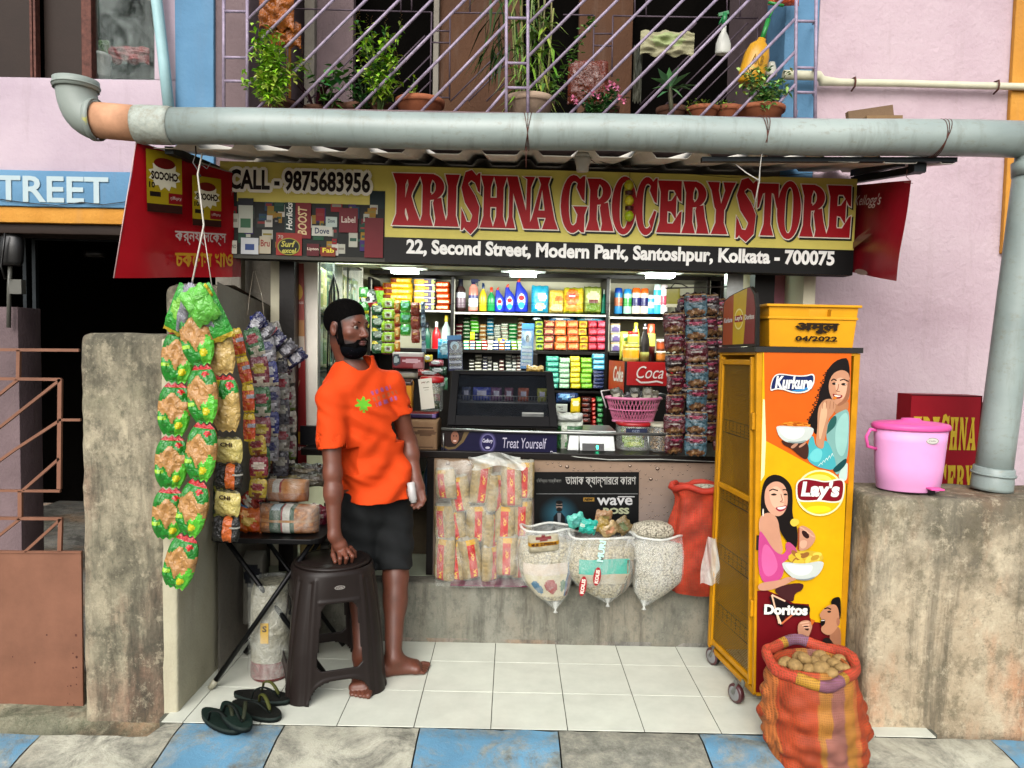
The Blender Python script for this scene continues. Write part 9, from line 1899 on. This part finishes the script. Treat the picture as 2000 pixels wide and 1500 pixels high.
 def loft(x, y, z):
  zz = np.array([c[0] for c in cz_]); f = lambda k: np.interp(z, zz, [k(c) for c in cz_]).astype(np.float32); cx, cy, a, b = f(lambda c: c[1][0]), f(lambda c: c[1][1]), f(lambda c: c[2]), f(lambda c: c[3])
  du = (x - cx) * u[0] + (y - cy) * u[1]; dn = (x - cx) * n[0] + (y - cy) * n[1]; r = (np.abs(du / a) ** 2.5 + np.abs(dn / b) ** 2.5) ** (1 / 2.5)
  rip = .009 * np.sin(46 * (z + .30 * du) + 6 * np.sin(9 * du + 3)) * np.clip((1.06 - z) / .1, 0, 1) * np.clip((.3 + dn * 6), 0, 1) + .0075 * np.sin(34 * (du + .55 * z) + 3 * np.sin(17 * z)) * np.clip((z - .95) / .1, 0, 1) + .007 * np.sin(23 * du + 2.5 * np.sin(11 * z))
  d = (r - 1) * np.minimum(a, b) - rip
  hem = zb + .012 * np.sin(8 * du) - .03 * du
  return np.maximum(np.maximum(d, hem - z), z - 1.43)
 Sg.op(loft, arr([-.98, 3.05, zb - .04]), arr([-.42, 3.62, 1.43]), .004)
 eR = arr(vl(SR, elR, .68)); eL = arr(vl(SL, elL, .50)); Sg.cap(SR + up * .002 + u * .012, eR, .060, .066, .03); Sg.cap(SL + up * .002 - u * .012, eL, .060, .062, .03)
 Sg.cap(neck + up * -.045, SR + up * .008, .048, .054, .03); Sg.cap(neck + up * -.045, SL + up * .008, .048, .054, .03)
 dR = (elR - SR) / np.linalg.norm(elR - SR); dL = (elL - SL) / np.linalg.norm(elL - SL)
 for e, d_, r in ((eR, dR, .066), (eL, dL, .062)):
  def cut(x, y, z, e=e, d_=d_): h = (x - e[0]) * d_[0] + (y - e[1]) * d_[1] + (z - e[2]) * d_[2]; rr_ = np.sqrt(np.maximum((x - e[0]) ** 2 + (y - e[1]) ** 2 + (z - e[2]) ** 2 - h * h, 0)); return np.maximum(.0 - h, rr_ - .12)
  Sg.op(cut, e - .10, e + .10, .002, True); Sg.cap(e - d_ * .05, e + d_ * .06, r - .008, r - .006, .002, sub=True)
 Sg.ell(neck + n * .030 + up * .050 - u * .006, (.063, .063, .060), k=.004, sub=True)
 sl, x, y, z = Sg.blk(Sg.lo, Sg.lo + Sg.h * Sg.n); Sg.D += (.0028 * np.sin(60 * x + 30 * z + 4 * np.sin(21 * z)) * np.sin(35 * y - 20 * z)).astype(np.float32)
 Lg = V(708, 790, 3.2); Pg = V(744, 776, 3.24); rx = arr([1, 0, 0])
 def shirt(Q):
  c = np.tile(arr(L('#c83e0c')[:3]), (len(Q), 1)); fr = ((Q - arr(hip)) @ n) > .03; px = (Q[:, 0] - Lg[0]) * FOC / 3.2; py = -(Q[:, 2] - Lg[2]) * FOC / 3.2
  r = np.hypot(px, py * 1.05); a = np.arctan2(py, px); m_ = fr & (r < 12 + 4 * np.sin(a * 7)); c[m_] = L('#5fae2c')[:3]; m_ = fr & (np.abs(px) < 2.5) & (py > 0) & (py < 18); c[m_] = L('#5fae2c')[:3]
  px = (Q[:, 0] - Pg[0]) * FOC / 3.24; py = -(Q[:, 2] - Pg[2]) * FOC / 3.24; v_ = py + .35 * px; w_ = px - .3 * py
  for v0, w0_, w1_, col, fq in ((-14, -20, 18, '#5a4a8a', .75), (0, -16, 26, '#8a5a3a', .8), (12, -14, 24, '#7a5a9a', .7)): m_ = fr & (np.abs(v_ - v0) < 4.2) & (w_ > w0_) & (w_ < w1_) & (np.sin(w_ * fq) > -.1); c[m_] = c[m_] * .35 + arr(L(col)[:3]) * .65
  return c
 Sg.build('shirt', 'shirt_cloth', root, shirt, smooth_it=1)
 simple('shorts_cloth', '#131516', .85, grime=.25, scale=12, bump=.3, bscale=300, spec=.2)
 G_ = SDF((-.90, 3.05, .38), (-.36, 3.66, 1.0), .005); G_.cap(hip - up * .05, hip - up * .09, .100, .115, .03, flat=(n, .80))
 for h_, k_, f in ((hR, kR, .90), (hL, kL, .90)): e = arr(vl(h_, k_, f)); d = (k_ - h_) / np.linalg.norm(k_ - h_); G_.cap(h_ - up * .07, e, .094, .080, .03); cut = lambda x, y, z, e=e, d=d: -((x - e[0]) * d[0] + (y - e[1]) * d[1] + (z - e[2]) * d[2]) ; G_.op(cut, e - .1, e + .1, .003, True); G_.cap(e - d * .02, e + d * .06, .066, .066, .002, sub=True)
 sl, x, y, z = G_.blk(G_.lo, G_.lo + G_.h * G_.n); G_.D += (.0045 * np.sin(40 * z + 26 * x + 4 * np.sin(19 * y)) * np.sin(22 * x - 9 * z) + .003 * np.sin(70 * z + 20 * x)).astype(np.float32); G_.build('shorts', 'shorts_cloth', root, smooth_it=2)
 a_, b_ = P(802, 942, 3.345), P(808, 982, 3.325); d = (b_ - a_).normalized(); o = thing('white_bottle', 'small white cylinder held in the man\'s lowered hand', 'bottle', a_)
 m = MB('#a8a6a4'); m.tube([a_, a_ + d * .004, b_ - d * .012, b_ - d * .010, b_], [.014, .018, .018, .014, .013], 16); m.build('bottle_body', 'plastic', o); m = MB('#3a3a3c'); m.tube([b_ - d * .001, b_ + d * .003], [.010, .008], 14); m.build('nozzle', 'plastic', o)
man()
